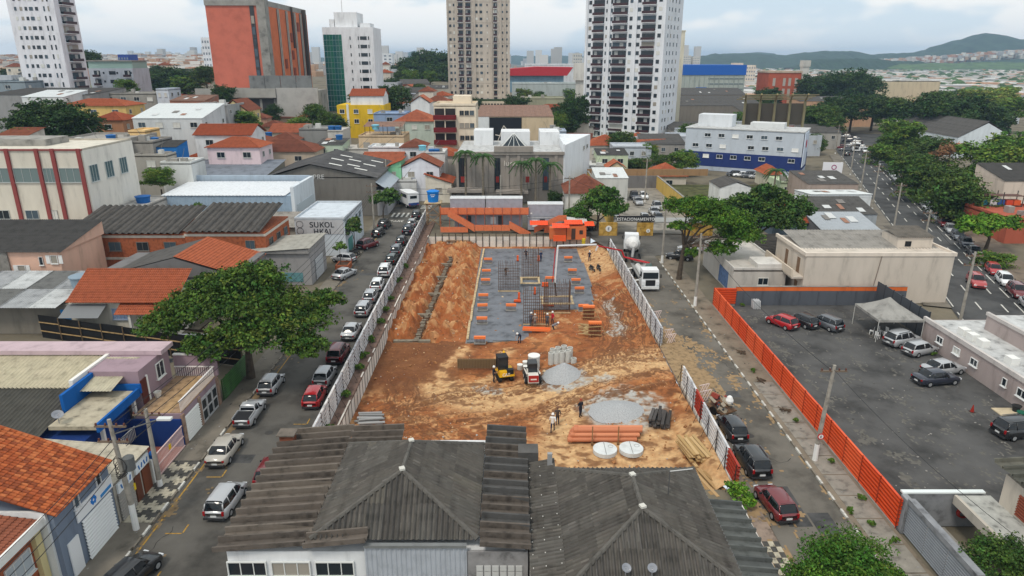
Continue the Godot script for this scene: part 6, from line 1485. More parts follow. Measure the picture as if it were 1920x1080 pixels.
		for k in int(s[4] / 4.0):
			var n := 4
			for i in n: put(tw,"window",box_mesh(V((bb.x - a.x) / n * 0.5,1.6,0.2)),plain(110,120,130,0.3),V(lerpf(a.x,bb.x,(i + 0.5) / n),a.y - 3 - k * 4.0,s[3]) - tw.position)

# ---------------------------------------------------------------- hills and the far city
func hill(called: String,mat: Material,pts: Array,z: float,depth: float,rough: float,foot := 95.0) -> void:    # ridge line given by pixels at distance z
	var n: FastNoiseLite = kept["soil noise"]
	var px0: float = pts[0][0]; var px1: float = pts[-1][0]
	var cols := 120; var rows := 14
	var top: Array[Vector3] = []
	for i in cols + 1:
		var px := lerpf(px0,px1,float(i) / cols); var py := 112.0
		for k in pts.size() - 1:
			if px >= pts[k][0] and px <= pts[k + 1][0]: py = lerpf(pts[k][1],pts[k + 1][1],smoothstep(0,1,(px - pts[k][0]) / (pts[k + 1][0] - pts[k][0])))
		var p := fz(px,py,z); p.y += n.get_noise_2d(px * 4.0,z) * rough; top.append(p)
	var P := func(i: int,j: int) -> Vector3:
		var f := float(j) / rows; var t := top[i]
		var front := 1.0 - absf(f * 2.0 - 1.0)
		var h := maxf(-1.0,lerpf(-1.0,t.y,smoothstep(0.0,1.0,front))) + front * (1 - front) * 4.0 * rough * n.get_noise_2d(i * 6.0,j * 30.0)
		return V(t.x,h,z + depth * (1.0 - f * 2.0))
	for j in rows:
		for i in cols: quad(P.call(i,j),P.call(i,j + 1),P.call(i + 1,j + 1),P.call(i + 1,j))
	structure(called,done(true),mat)
func far_country() -> void:
	var green := M("hill green",58,80,58,"leafy",0.006,0.97); var meadow := M("meadow",92,118,62,"leafy",0.008,0.97); var wood := M("wood hill",50,74,44,"leafy",0.01,0.97)
	hill("hills",green,[[1180,112],[1400,100],[1460,104],[1540,96],[1580,97],[1640,102],[1715,99],[1760,91],[1790,82],[1818,71],[1850,64],[1880,68],[1905,76],[1940,82],[2100,98]],-2700,500,9)
	hill("hills",green,[[560,112],[700,106],[760,98],[800,95],[850,103],[960,104],[1100,106],[1250,108],[1340,104],[1420,98],[1470,105],[1600,112]],-4200,800,12)
	hill("hills",meadow,[[1540,140],[1640,132],[1700,120],[1790,118],[1880,117],[1960,118],[2100,120]],-1950,200,3)
	hill("hills",wood,[[1480,128],[1530,112],[1600,110],[1680,114],[1740,118],[1800,126]],-2050,150,6)
	hill("hills",green,[[-120,112],[60,104],[180,108],[300,114],[420,116],[560,112]],-1500,300,5)
	# far woods on the hills: one mass
	var wm := MultiMesh.new(); wm.transform_format = MultiMesh.TRANSFORM_3D; wm.use_colors = true; wm.mesh = lathe([[0.5,-0.4],[1.0,0.1],[0.75,0.7],[0.2,1.0],[0.01,1.0]],7); wm.instance_count = 1900
	for i in 1900:
		var z := -rng.randf_range(560,1900); var p := fz(rng.randf_range(1380,2000) if i % 4 else rng.randf_range(-100,700),116,z)
		var y := 0.0
		var s := rng.randf_range(3,8); wm.set_instance_transform(i,Transform3D(Basis(Vector3.UP,rng.randf() * 6).scaled(V(s,s * rng.randf_range(0.7,1.1),s)),V(p.x,y + 1.5,z))); wm.set_instance_color(i,Color(0.045,0.085,0.028) * rng.randf_range(0.6,1.6))
	var wi := MultiMeshInstance3D.new(); wi.name = "far_woods"; wi.multimesh = wm; wi.material_override = M("far houses",255,255,255,"",1,0.9,{"vc": 1}); add_child(wi); tag(wi,"far-off woods covering the low hills and valley on the right","woods","","stuff")
	# houses too far to count
	var mm := MultiMesh.new(); mm.transform_format = MultiMesh.TRANSFORM_3D; mm.use_colors = true
	mm.mesh = box_mesh(V(1,1,1)); var list := []
	for i in 5200:
		var px := rng.randf_range(-40,1960); var py := rng.randf_range(112,150); var z := -rng.randf_range(520,2100)
		var p := fz(px,py,z)
		if i % 3 == 0: px = rng.randf_range(1560,1960); z = -rng.randf_range(2060,2300); p = fz(px,lerpf(122,100,clampf((px - 1600) / 320.0,0,1)) + rng.randf_range(-4,9),z)
		elif i % 3 == 1: px = rng.randf_range(-40,560); z = -rng.randf_range(420,1450); p = fz(px,120,z); p.y = rise(p.x,z) + 14.0 * smoothstep(500,1400,-z)
		else: p = fz(px,120,z); p.y = rise(p.x,z)
		var s := V(rng.randf_range(6,13),rng.randf_range(4,10),rng.randf_range(6,12))
		list.append([Transform3D(Basis(Vector3.UP,rng.randf() * 3).scaled(s),p + V(0,s.y * 0.3,0)),[Color(0.5,0.47,0.43),Color(0.62,0.6,0.57),Color(0.4,0.2,0.12),Color(0.46,0.3,0.2),Color(0.34,0.34,0.35),Color(0.68,0.66,0.62)][rng.randi() % 6]])
	for i in 2600:
		var z := -rng.randf_range(520,1750); var p := fz(rng.randf_range(1330,1980),120,z); var s := V(rng.randf_range(8,34),rng.randf_range(4,8),rng.randf_range(8,22))
		list.append([Transform3D(Basis(Vector3.UP,rng.randf_range(-0.5,0.2)).scaled(s),p * V(1,0,1) + V(0,s.y * 0.4,0)),[Color(0.6,0.6,0.58),Color(0.42,0.4,0.37),Color(0.5,0.3,0.2),Color(0.3,0.3,0.3),Color(0.66,0.66,0.64)][rng.randi() % 5]])
	mm.instance_count = list.size()
	for i in list.size(): mm.set_instance_transform(i,list[i][0]); mm.set_instance_color(i,list[i][1])
	var mi := MultiMeshInstance3D.new(); mi.name = "far_city"; mi.multimesh = mm; mi.material_override = M("far houses",255,255,255,"",1,0.9,{"vc": 1}); add_child(mi)
	tag(mi,"dense far-off city of small houses spreading to the hills","city","","stuff")
	var m2 := MultiMesh.new(); m2.transform_format = MultiMesh.TRANSFORM_3D; m2.use_colors = true; m2.mesh = box_mesh(V(1,1,1)); m2.instance_count = 170
	for i in 170:
		var px := rng.randf_range(560,1320) if i % 3 else rng.randf_range(230,420); var z := -rng.randf_range(1800,3600)
		var h := rng.randf_range(22,70); var p := fz(px,112,z)
		m2.set_instance_transform(i,Transform3D(Basis().scaled(V(rng.randf_range(14,24),h,18)),V(p.x,h / 2,z))); m2.set_instance_color(i,Color(0.56,0.54,0.51) * rng.randf_range(0.7,1.2))
	var mj := MultiMeshInstance3D.new(); mj.name = "far_skyline"; mj.multimesh = m2; mj.material_override = mats["far houses"]; add_child(mj)
	tag(mj,"hazy skyline of distant tower blocks along the horizon","skyline","","stuff")

func quarter() -> void:
	var protos := []
	for k in 7:
		var w: float = [8,10,7,11,9,13,8][k]; var d: float = [8,9,7,9,10,12,6][k]; var h: float = [5.5,4.5,7.5,6.5,5,6,9][k]
		var wall: Material = [wallm(214,206,196),wallm(198,176,150),wallm(226,226,222),wallm(190,196,204),wallm(208,190,172),wallm(170,166,160),wallm(222,214,200)][k]
		var t := building("small_house","x",-w / 2,w / 2,d / 2,-d / 2,0,h,wall)
		var type: String = ["hip","gable_x","flat","flat","gable_z","shed_f","hip"][k]
		roof(t,type,-w / 2,w / 2,d / 2,-d / 2,h,0.4 if type == "flat" else 1.8,"flat" if type == "flat" else ("wave" if k == 5 else "clay"),kindm(["clay","old","","","clay","fibro","old"][k]),0.3,wall)
		window_row(t,V(-w * 0.3,h - 1.7,d / 2 + 0.02),V(w * 0.3,h - 1.7,d / 2 + 0.02),2 + k % 2,0,1.2,1.2)
		protos.append(t)
	var names := ["small house with orange hipped roof","low house with brownish gable roof","white flat-roofed house","bluish flat-roofed house","narrow house with orange gable roof","grey sheet-roofed workshop","tall house with brown hipped roof"]
	# zones: px range,z range,where,how many
	var Z := [[-10,130,-262,-400,"in the quarter left of the white tower",14],[180,385,-290,-430,"in the quarter behind the long grey wall",26],[520,600,-226,-236,"below the terracotta tower's podium",3],[690,840,-255,-345,"between the yellow block and the beige tower",22],[960,1090,-228,-330,"left of the white tower's foot",26],[1270,1560,-225,-300,"behind the blue and grey block",22],[1560,1900,-330,-520,"beyond the avenue's woods",34],[1100,1290,-196,-232,"before the white tower",10],[850,960,-252,-300,"behind the painted hall",8],[230,470,-205,-236,"below the concrete podium",10],[1480,1700,-430,-560,"beside the brick works",16],[640,760,-360,-520,"beside the wooded hill",14]]
	var firsts := {}
	for q in Z:
		for i in q[5]:
			var z := rng.randf_range(q[3],q[2]); var p := fz(rng.randf_range(q[0],q[1]),150,z); var k := rng.randi() % 7
			var lab: String = names[k] + " " + q[4]
			var o: Node3D
			if not firsts.has(k): firsts[k] = 1; o = protos[k]; tag(o,lab,"house",names[k] + "s " + q[4])
			else: o = copy(protos[k],lab,names[k] + "s " + q[4])
			o.position = V(p.x,rise(p.x,z) - 0.3 if q[4] != "" else 0.0,z); o.rotation.y = rng.randf_range(-0.25,0.25) + (PI / 2 if rng.randf() < 0.3 else 0.0)

# ---------------------------------------------------------------- trees
func leaves(seed_: int,lobes: Array,n: int,size: float,tones: Array) -> ArrayMesh:   # lobes: [centre,radii]; leaf-sized faces gathered in clumps
	var r := RandomNumberGenerator.new(); r.seed = seed_
	var clumps := []; var total := 0.0
	for l in lobes:
		var R: Vector3 = l[1]; var k := int(maxf(10.0,26.0 * pow(R.x * R.y * R.z,0.45) / pow(size * 4.0,0.9)))
		for i in k:
			var d := V(r.randfn(),r.randfn(),r.randfn()).normalized()
			if d.y < -0.35: d.y *= -0.5
			var q := r.randf_range(0.55,0.98) if r.randf() < 0.8 else r.randf_range(0.1,0.55)
			clumps.append([l[0] + d * R * q,r.randf_range(0.12,0.34) * pow(R.x * R.y * R.z,1.0 / 3.0),r.randf_range(0.78,1.2)])
	var per := int(ceil(float(n) / clumps.size()))
	PV.resize(0); PC.resize(0)
	for c in clumps:
		var base: Color = tones[r.randi() % tones.size()]; var yel := r.randf_range(0.85,1.3)
		for i in per:
			var d := V(r.randfn(),r.randfn() * 0.75,r.randfn()).normalized()
			var p: Vector3 = c[0] + d * c[1] * pow(r.randf(),0.4) * V(1.15,0.75,1.15)
			var nn := (d * 0.7 + V(r.randfn(),r.randfn() + 0.9,r.randfn()) * 0.6).normalized()
			var u := nn.cross(V(r.randfn(),r.randfn(),r.randfn())).normalized(); var v := nn.cross(u)
			var s := size * r.randf_range(0.45,1.4)
			u *= s; v *= s * 0.55
			var col: Color = base * (c[2] * r.randf_range(0.6,1.45)); col.r *= yel * r.randf_range(0.85,1.25); col.a = 1
			tri(p - u,p + v,p + u); tri(p - u,p + u,p - v)
			for q in 6: PC.append(col)
	return done()
func limbs(h: float,r0: float,ends: Array,fork: float) -> ArrayMesh:
	var lean := V(0.06 * h,0,0.03 * h)
	var f := V(lean.x * 0.6,h * fork,lean.z)
	line_of([V(0,-0.6,0),V(0.01 * h,h * 0.12,0),f * 0.6,f],r0 * 1.25,r0 * 0.72,8)
	for e in ends:
		var m: Vector3 = f.lerp(e,0.5) + V(0,0.12 * h,0)
		line_of([f,m,e],r0 * 0.55,r0 * 0.12,6)
		for k in 5:
			var a := m.lerp(e,0.2 * k); line_of([a,a + V(sin(k * 2.4 + e.x),0.5 + 0.2 * (k % 2),cos(k * 2.4 + e.z)) * h * 0.16],r0 * 0.2,r0 * 0.05,5)
	return done()
func bark() -> StandardMaterial3D: return M("bark",96,84,72,"grime",0.8,0.97)
func leafm() -> StandardMaterial3D: return M("leaves",255,255,255,"",1,0.75,{"vc": 1,"spec": 0.25,"back": Color(0.22,0.26,0.1)})
func hero(label: String,at: Vector3,lobes: Array,n: int,size: float,tones: Array,trunk_h: float,r0: float,fork: float,sd: int,called := "broadleaf_tree") -> void:
	var t := thing(called,label,"tree",at)
	var ends := []
	for l in lobes: ends.append(l[0] - V(0,l[1].y * 0.25,0))
	put(t,"trunk",limbs(trunk_h,r0,ends,fork),bark())
	put(t,"crown",leaves(sd,lobes,n,size,tones),leafm())
func palm(label: String,at: Vector3,h: float,group := "") -> void:
	var t := thing("palm_tree",label,"palm tree",at,rng.randf() * 6.0,group)
	if not kept.has("palm fronds"):
		for i in 15:
			var a := TAU * i / 15.0 + 0.3 * (i % 3); var up := 0.75 - 0.35 * (i % 3)
			var d := V(cos(a),0,sin(a)); var p := Vector3.ZERO; var prev := p
			for k in 9:
				var f := (k + 1) / 9.0
				p = d * (2.7 * f) + V(0,up * 2.2 * f - 2.7 * f * f,0)
				var side := d.cross(Vector3.UP)
				for s in [-1,1]:
					for q in 2:
						var b := prev.lerp(p,q * 0.5); tri(b,b + side * s * 0.75 * (1.1 - f) + d * 0.45 + V(0,-0.4,0),b + d * 0.22)
				bar(prev,p,0.03,0.025,4); prev = p
		kept["palm fronds"] = done()
	line_of([V(0,-0.3,0),V(0.05,h * 0.5,0),V(0,h,0)],0.26,0.17,8)
	put(t,"trunk",done(),M("palm trunk",138,128,112,"grime",0.8))
	put(t,"crown",kept["palm fronds"],M("palm leaf",58,92,44,"",1,0.7,{"back": Color(0.2,0.25,0.1)}),V(0,h,0))

func trees() -> void:
	var mid := [Color(0.075,0.15,0.024),Color(0.095,0.18,0.03),Color(0.06,0.125,0.022),Color(0.11,0.19,0.03)]
	var dark := [Color(0.03,0.066,0.018),Color(0.04,0.085,0.022),Color(0.026,0.056,0.018)]
	var lush := [Color(0.085,0.2,0.02),Color(0.105,0.24,0.026),Color(0.065,0.155,0.02)]
	var pale := [Color(0.16,0.24,0.045),Color(0.13,0.21,0.04),Color(0.19,0.25,0.06)]
	hero("wide spreading green tree on the left pavement beside the green fence",V(-25.9,0,-61.3),[[V(0.5,7.8,0),V(6.2,2.9,5.4)],[V(-4.6,7.4,-1),V(3.6,1.7,3.4)],[V(5.4,6.8,1.0),V(3.6,2.2,3.6)],[V(1.0,10.2,-1.4),V(3.6,1.3,3.2)],[V(-2.6,9.6,-1),V(2.6,1.1,2.6)],[V(2.4,6.0,3.4),V(4.2,2.0,2.8)],[V(-6.6,6.4,1.6),V(2.4,1.3,2.6)],[V(6.8,5.0,3.4),V(2.2,1.6,2.2)],[V(-1.6,5.2,4.2),V(2.6,1.5,2.0)],[V(7.4,7.4,-1.5),V(2.2,1.3,2.2)]],60000,0.17,[Color(0.045,0.1,0.018),Color(0.06,0.122,0.02),Color(0.034,0.076,0.016),Color(0.08,0.14,0.024)],6.0,0.42,0.55,3)
	hero("umbrella-shaped acacia with bare forked trunk on the kerb strip",V(23.9,0,-93.3),[[V(0.6,10.4,-1),V(3.6,1.5,3.4)],[V(4.6,9.0,0),V(4.4,1.7,3.6)],[V(8.0,6.8,1),V(3.0,1.8,3.0)],[V(-0.6,8.0,1.0),V(1.6,0.9,1.4)],[V(1.2,4.4,1.4),V(1.2,0.8,1.0)],[V(5.4,5.0,1.5),V(2.4,1.2,2)],[V(2.6,10.6,-1),V(3.4,1.4,3)],[V(6.6,8.6,0),V(3.4,1.6,3)]],32000,0.17,[Color(0.06,0.14,0.016),Color(0.075,0.175,0.02),Color(0.045,0.11,0.015)],8.0,0.36,0.6,4,"acacia_tree")
	hero("dense dark green tree behind the acacia and the white hut",V(41,0,-112),[[V(0,5.4,0),V(5.0,3.4,4.4)],[V(3.5,4.6,1),V(4.0,3.2,3.6)],[V(-1.6,7.6,0),V(2.6,2.0,2.6)],[V(3.6,7.6,-1),V(2.4,2.2,2.4)],[V(-4.2,3.4,2),V(3,2.4,3)],[V(6.4,6.0,0),V(3.0,2.8,3)],[V(-5.0,6.2,0),V(2.6,2.2,2.6)],[V(1,9.2,0),V(2.2,1.6,2.2)]],34000,0.24,[Color(0.045,0.1,0.022),Color(0.06,0.125,0.026),Color(0.036,0.08,0.02)],5.0,0.35,0.4,5)
	hero("bushy green tree before the white house beside the parking entrance",V(15.6,0,-123),[[V(0,4.6,0),V(4.2,3.0,3.6)],[V(1.2,6.6,0),V(2.6,2.0,2.4)],[V(-3.6,2.6,0.5),V(3.0,1.9,2.4)],[V(3.4,4.0,0),V(2.4,2.2,2.4)]],20000,0.22,[Color(0.05,0.12,0.022),Color(0.065,0.15,0.026)],4.5,0.25,0.4,6)
	hero("rounded leafy tree on the pavement below the parked red hatchback",V(17.0,0,-30.2),[[V(1.0,3.9,0),V(2.7,2.2,2.4)],[V(-0.8,3.2,0.8),V(1.9,1.7,1.8)],[V(2.6,3.0,0.4),V(1.7,1.5,1.7)]],30000,0.085,[Color(0.05,0.13,0.018),Color(0.07,0.165,0.022),Color(0.045,0.105,0.018)],3.4,0.16,0.5,7)
	hero("garden tree inside the yard behind the grey sheet gate",V(28.4,0,-32.4),[[V(0,2.4,0),V(2.2,1.6,2.0)],[V(1.2,1.8,0.6),V(1.5,1.2,1.4)]],13000,0.09,[Color(0.036,0.08,0.02),Color(0.055,0.12,0.024)],2.4,0.12,0.5,8)
	hero("small leafy bush at the end of the silver and red fence",V(15.9,0,-41.2),[[V(0,1.1,0),V(0.9,0.9,0.9)],[V(0.5,0.7,0.7),V(0.7,0.6,0.7)]],1500,0.12,lush,1.0,0.05,0.5,9,"bush")
	hero("young street tree beside the graffiti building",V(-25.7,0,-107.5),[[V(-0.3,4.0,0),V(1.9,1.7,1.8)],[V(0.3,5.2,0),V(1.2,0.9,1.2)]],3800,0.22,[Color(0.05,0.105,0.025),Color(0.07,0.14,0.03)],3.6,0.12,0.6,10)
	hero("round street tree hiding part of the box truck",V(-25.6,0,-133),[[V(0.6,3.8,0),V(3.0,1.9,2.6)],[V(1.6,5.0,0),V(1.8,1.2,1.6)]],5200,0.24,[Color(0.05,0.11,0.025),Color(0.065,0.14,0.028)],3.4,0.14,0.5,11)
	hero("thin sapling on the pavement before the garage with the teal mural",V(-25.8,0,-98.5),[[V(0,3.4,0),V(1.0,0.9,1.0)]],800,0.18,mid,3.0,0.07,0.7,12)
	hero("broad light green tree leaning over the parked cars on the avenue",V(77.5,0,-108),[[V(0,5.0,0),V(5.0,1.5,3.6)],[V(-3,4.2,1),V(3.0,1.2,2.6)]],7000,0.28,lush,4.5,0.3,0.55,13)
	hero("leafless reddish tree with thin branches before the white gabled hall",V(118,0,-186),[[V(0,7,0),V(4,2.4,3)],[V(-3,6,1),V(3,1.6,2)]],700,0.35,[Color(0.2,0.12,0.06)],6,0.3,0.4,14)
	# shared crowns for everything further off
	var lob := [[V(0,-0.1,0),V(0.82,0.8,0.82)],[V(0.3,-0.5,0.2),V(0.6,0.5,0.6)],[V(-0.35,-0.5,0.1),V(0.6,0.5,0.6)],[V(0.35,0.3,0.1),V(0.5,0.42,0.5)],[V(-0.4,0.2,-0.2),V(0.5,0.4,0.5)],[V(0.1,-0.15,0.45),V(0.55,0.4,0.45)],[V(-0.2,-0.2,0.35),V(0.5,0.4,0.45)]]
	var crowns := [leaves(21,lob,15000,0.042,mid),leaves(22,lob,15000,0.042,dark),leaves(23,lob,13000,0.045,pale),leaves(24,lob,17000,0.038,[Color(0.055,0.108,0.024),Color(0.075,0.13,0.028),Color(0.042,0.084,0.02)])]
	var stem := rod(V(0,-1,0),V(0,0.75,0),0.06,0.04,6)
	# px,py of the crown's middle,z,radius across,height factor,kind,label
	var L := [
		[1790,368,-130,8.4,0.85,3,"largest dome-crowned tree along the avenue",""],[1752,342,-149,7.6,0.8,3,"second dome-crowned tree of the avenue row, partly behind the largest one",""],[1712,318,-170,7.8,0.8,3,"avenue tree between two dome-crowned neighbours opposite the white roof",""],[1664,292,-208,8.0,0.8,0,"avenue tree where the parked cars begin, near the mixer truck",""],[1745,285,-200,10,0.7,3,"broad tree in the second line behind the avenue row",""],[1865,300,-166,10,0.7,0,"spreading tree in front of the factory sheds",""],[1910,285,-182,10,0.8,0,"bright green tree below the white gabled hall",""],
		[1690,250,-212,8,0.8,0,"round tree beside the white cylinder tank",""],
		[1540,222,-262,10,0.8,3,"","w"],[1565,205,-290,11,0.7,1,"","w"],[1600,200,-300,11,0.7,1,"","w"],[1640,200,-310,11,0.7,1,"","w"],[1680,205,-300,11,0.7,3,"","w"],[1740,215,-262,13,0.8,1,"","w"],[1775,220,-252,13,0.8,1,"","w"],[1810,215,-262,13,0.8,1,"","w"],[1850,222,-262,11,0.7,1,"","w"],[1760,195,-320,13,0.7,3,"","w"],[1835,185,-350,12,0.6,2,"","w"],[1870,180,-360,12,0.6,2,"","w"],[1900,200,-300,10,0.6,0,"","w"],
		[1530,165,-395,13,0.8,1,"","f"],[1560,160,-400,13,0.8,1,"","f"],[1595,162,-395,15,0.9,1,"","f"],[1625,165,-392,13,0.8,1,"","f"],[1440,180,-380,9,0.7,1,"","f"],[1420,190,-350,8,0.6,3,"","f"],
		[70,225,-158,8,0.8,1,"very dark dense tree at the left between white shed and yellow house",""],[128,230,-154,8.5,0.8,1,"dark broad tree in front of the yellow house",""],[45,254,-146,4,0.6,0,"low bright shrub at the foot of the dark trees",""],
		[420,178,-222,4.5,1.0,1,"small round tree before the concrete podium's dark bays",""],[452,222,-188,5.5,0.6,0,"leafy bush beside the yellow gabled house",""],[512,210,-222,4,0.9,1,"round dark tree at the podium's corner",""],[590,215,-208,5.5,0.9,3,"tall tree left of the yellow block",""],[620,228,-200,5.5,0.7,3,"leafy tree in front of the yellow block",""],[560,232,-200,4.5,0.6,0,"low tree beside the clean orange gable roof",""],[735,186,-240,9.5,0.7,1,"wide dark tree right of the yellow block",""],[705,192,-244,5,0.8,1,"dark tree touching the white roof house",""],
		[1062,215,-246,7,1.0,1,"tall dark tree left of the white tower's foot",""],[1082,205,-250,6,1.2,1,"dark pointed tree against the white tower",""],[1042,225,-240,5,0.8,0,"light green tree beside the dark ones near the white tower",""],[968,197,-262,6,0.9,1,"round dark tree beside the painted hall",""],[1165,268,-212,6,0.9,3,"dense olive tree in front of the white tower",""],[1216,282,-200,3.4,0.9,0,"neat round tree beside the grey concrete house",""],[1280,298,-186,5,0.7,0,"spreading tree before the blue and grey block",""],[1195,310,-184,5,0.6,3,"rusty-green bushes behind the small cream house",""],[890,195,-305,4.5,0.9,1,"round tree at the podium of the beige tower",""],[1245,222,-290,4,0.7,0,"small tree at the cream tower's foot",""],
		[295,152,-310,10,0.6,1,"","l"],[325,145,-320,12,0.6,1,"","l"],[355,158,-300,9,0.6,0,"","l"],[235,160,-240,4.5,0.7,0,"","l"],[385,140,-300,7,0.8,3,"","l"],[172,112,-330,6,1.0,1,"","l"],
		[765,132,-440,13,0.8,1,"","h"],[790,122,-470,15,0.8,1,"","h"],[815,118,-480,15,0.8,1,"","h"],[838,122,-480,14,0.9,1,"","h"],[800,140,-440,13,0.8,1,"","h"],[830,142,-440,13,0.8,1,"","h"],[775,150,-400,11,0.7,1,"","h"],[745,158,-390,8,0.7,3,"","h"],[850,132,-470,13,0.8,1,"","h"],
		[370,388,-112,1.1,1.0,0,"spiky shrub before the pale blue warehouse wall",""],[298,330,-125,3.4,0.7,0,"palm-like shrub beside the low whitewashed wall",""],[1240,300,-192,4,0.6,3,"low scrub behind the cottage",""],[1040,372,-142,2.0,1.2,1,"clipped dark hedge beside the store's palms",""],[1865,490,-100,3.2,0.7,0,"small tree with airy crown by the graffiti wall",""]]
	var G := {"w": ["tree in the woods beyond the avenue bend","trees beyond the avenue bend"],"f": ["tree of the clump beside the brick works","tree clump by the brick works"],"l": ["tree between the grey block and the podium","trees behind the left roofs"],"h": ["tree of the wooded hill beside the beige tower","trees of the wooded hill"]}
	for q in L:
		var p := fz(q[0],q[1],q[2]); var h: float = maxf(p.y - rise(p.x,q[2]),q[3] * 0.55)
		var base := V(p.x,p.y - h,p.z)
		var grp: String = q[7]
		var t := thing("leafy_tree" if q[3] > 2.5 else "shrub",(["mid-green ","very dark ","pale green ","olive "][q[5]] + G[grp][0]) if grp else q[6],"tree" if q[3] > 2.5 else "shrub",base,rng.randf() * 6.0,G[grp][1] if grp else "")
		var tr := put(t,"trunk",stem,bark(),Vector3.ZERO); tr.scale = V(q[3],h,q[3])
		var cr := put(t,"crown",crowns[q[5]],leafm(),V(0,h,0)); cr.scale = V(q[3],q[3] * q[4],q[3])
	for i in 90:
		var zz := [[0,400,-250,-420,"leafy tree among the roofs behind the left tower"],[640,840,-240,-420,"leafy tree among the roofs beside the beige tower"],[960,1090,-235,-420,"leafy tree among the small roofs left of the white tower"],[1290,1560,-225,-400,"leafy tree among the factory roofs"],[1560,1920,-330,-560,"leafy tree in the green belt below the meadow"],[1560,1920,-330,-560,"leafy tree in the green belt below the meadow"]][i % 6] as Array
		var z := rng.randf_range(zz[3],zz[2]); var p := fz(rng.randf_range(zz[0],zz[1]),140,z); var r := rng.randf_range(3.0,6.5); var h := r * 0.9; var g := rise(p.x,z)
		var t := thing("leafy_tree",zz[4],"tree",V(p.x,g,z),rng.randf() * 6.0,"scattered " + zz[4])
		put(t,"trunk",stem,bark()).scale = V(r,h,r); put(t,"crown",crowns[rng.randi() % 4],leafm(),V(0,h,0)).scale = V(r,r * 0.9,r)
	for q in [[872,270,"tall palm at the left end of the store front"],[905,276,"palm between the store's left windows"],[978,290,"slim palm leaning before the store's lettering"],[1005,284,"tallest palm before the store front"],[1032,292,"palm at the right corner of the store front"]]:
		var p := fz(q[0],q[1] + 14,-146.4); palm(q[2],V(p.x,0,p.z),p.y)
	var pp := fz(1456,318,-158); palm("lone palm on the grassy lot beside the cream house",V(pp.x,0,pp.z),maxf(pp.y,4))
	palm("low fan palm beside the orange-roofed white house",V(11.6,0,-128),2.8)
	# weeds in the gap behind the left fence and on the pavements
	var weed := leaves(31,[[V(0,0.35,0),V(0.6,0.45,0.6)]],420,0.13,mid)
	var k := 0
	for q in [[-15.4,-51],[-15.5,-57.2],[-15.5,-63],[-15.6,-66],[-15.7,-70.5],[-15.7,-76],[-15.8,-80],[-15.9,-84],[-16,-92],[-16.1,-99],[24.9,-46.2],[24.2,-38.6],[24.9,-36.9],[23.5,-40],[25.0,-41.5],[24.6,-52.5],[46.0,-63.4],[45.0,-66.8],[24.3,-62.5],[29.5,-82.2]]:
		var o := put(self,"weed_clump",weed,leafm(),V(q[0],0.05 + (0.1 if q[0] > 20 and q[0] < 26 else 0.0),q[1]),V(0,k * 1.3,0)); o.scale = Vector3.ONE * (1.0 if q[0] < 0 else 0.55)
		tag(o,"green weeds growing in the gap behind the silver fence" if q[0] < 0 else ("weeds sprouting from the broken right pavement" if q[0] < 26 else "weeds along the edge of the gravel car park"),"weeds","weeds behind the fence" if q[0] < 0 else ("pavement weeds" if q[0] < 26 else "car park weeds")); k += 1

# ---------------------------------------------------------------- poles,signs,street things
func pole(label: String,at: Vector3,h: float,arm := 0,white := 1.6,lean := 0.0) -> Node3D:
	var t := thing("utility_pole",label,"pole",at)
	var c := M("pole concrete",170,164,154,"grime",0.5,0.95)
	put(t,"post",rod(V(0,white,0),V(lean,h,0),0.19,0.12,8),c)
	put(t,"painted_base",rod(V(0,-0.1,0),V(0,white,0),0.21,0.19,8),plain(226,226,224))
	if arm > 0:
		for k in arm:
			var y := h - 0.5 - k * 1.1
			put(t,"crossarm",box_mesh(V(2.0,0.12,0.12)),plain(112,98,84),V(lean,y,0))
			for x in [-0.9,-0.3,0.4,0.9]: put(t,"insulator",box_mesh(V(0.09,0.18,0.09)),plain(96,60,50),V(x + lean,y + 0.14,0))
	return t
func wire(label: String,a: Vector3,b: Vector3,sag: float,r := 0.03) -> void:
	for i in 10:
		var f := func(k: float) -> Vector3: return a.lerp(b,k) - V(0,sag * 4.0 * k * (1 - k),0) - a
		bar(f.call(i / 10.0),f.call((i + 1) / 10.0),r,r,4)
	tag(put(self,"overhead_cable",done(),plain(44,44,46),a),label,"cable","overhead cables" )
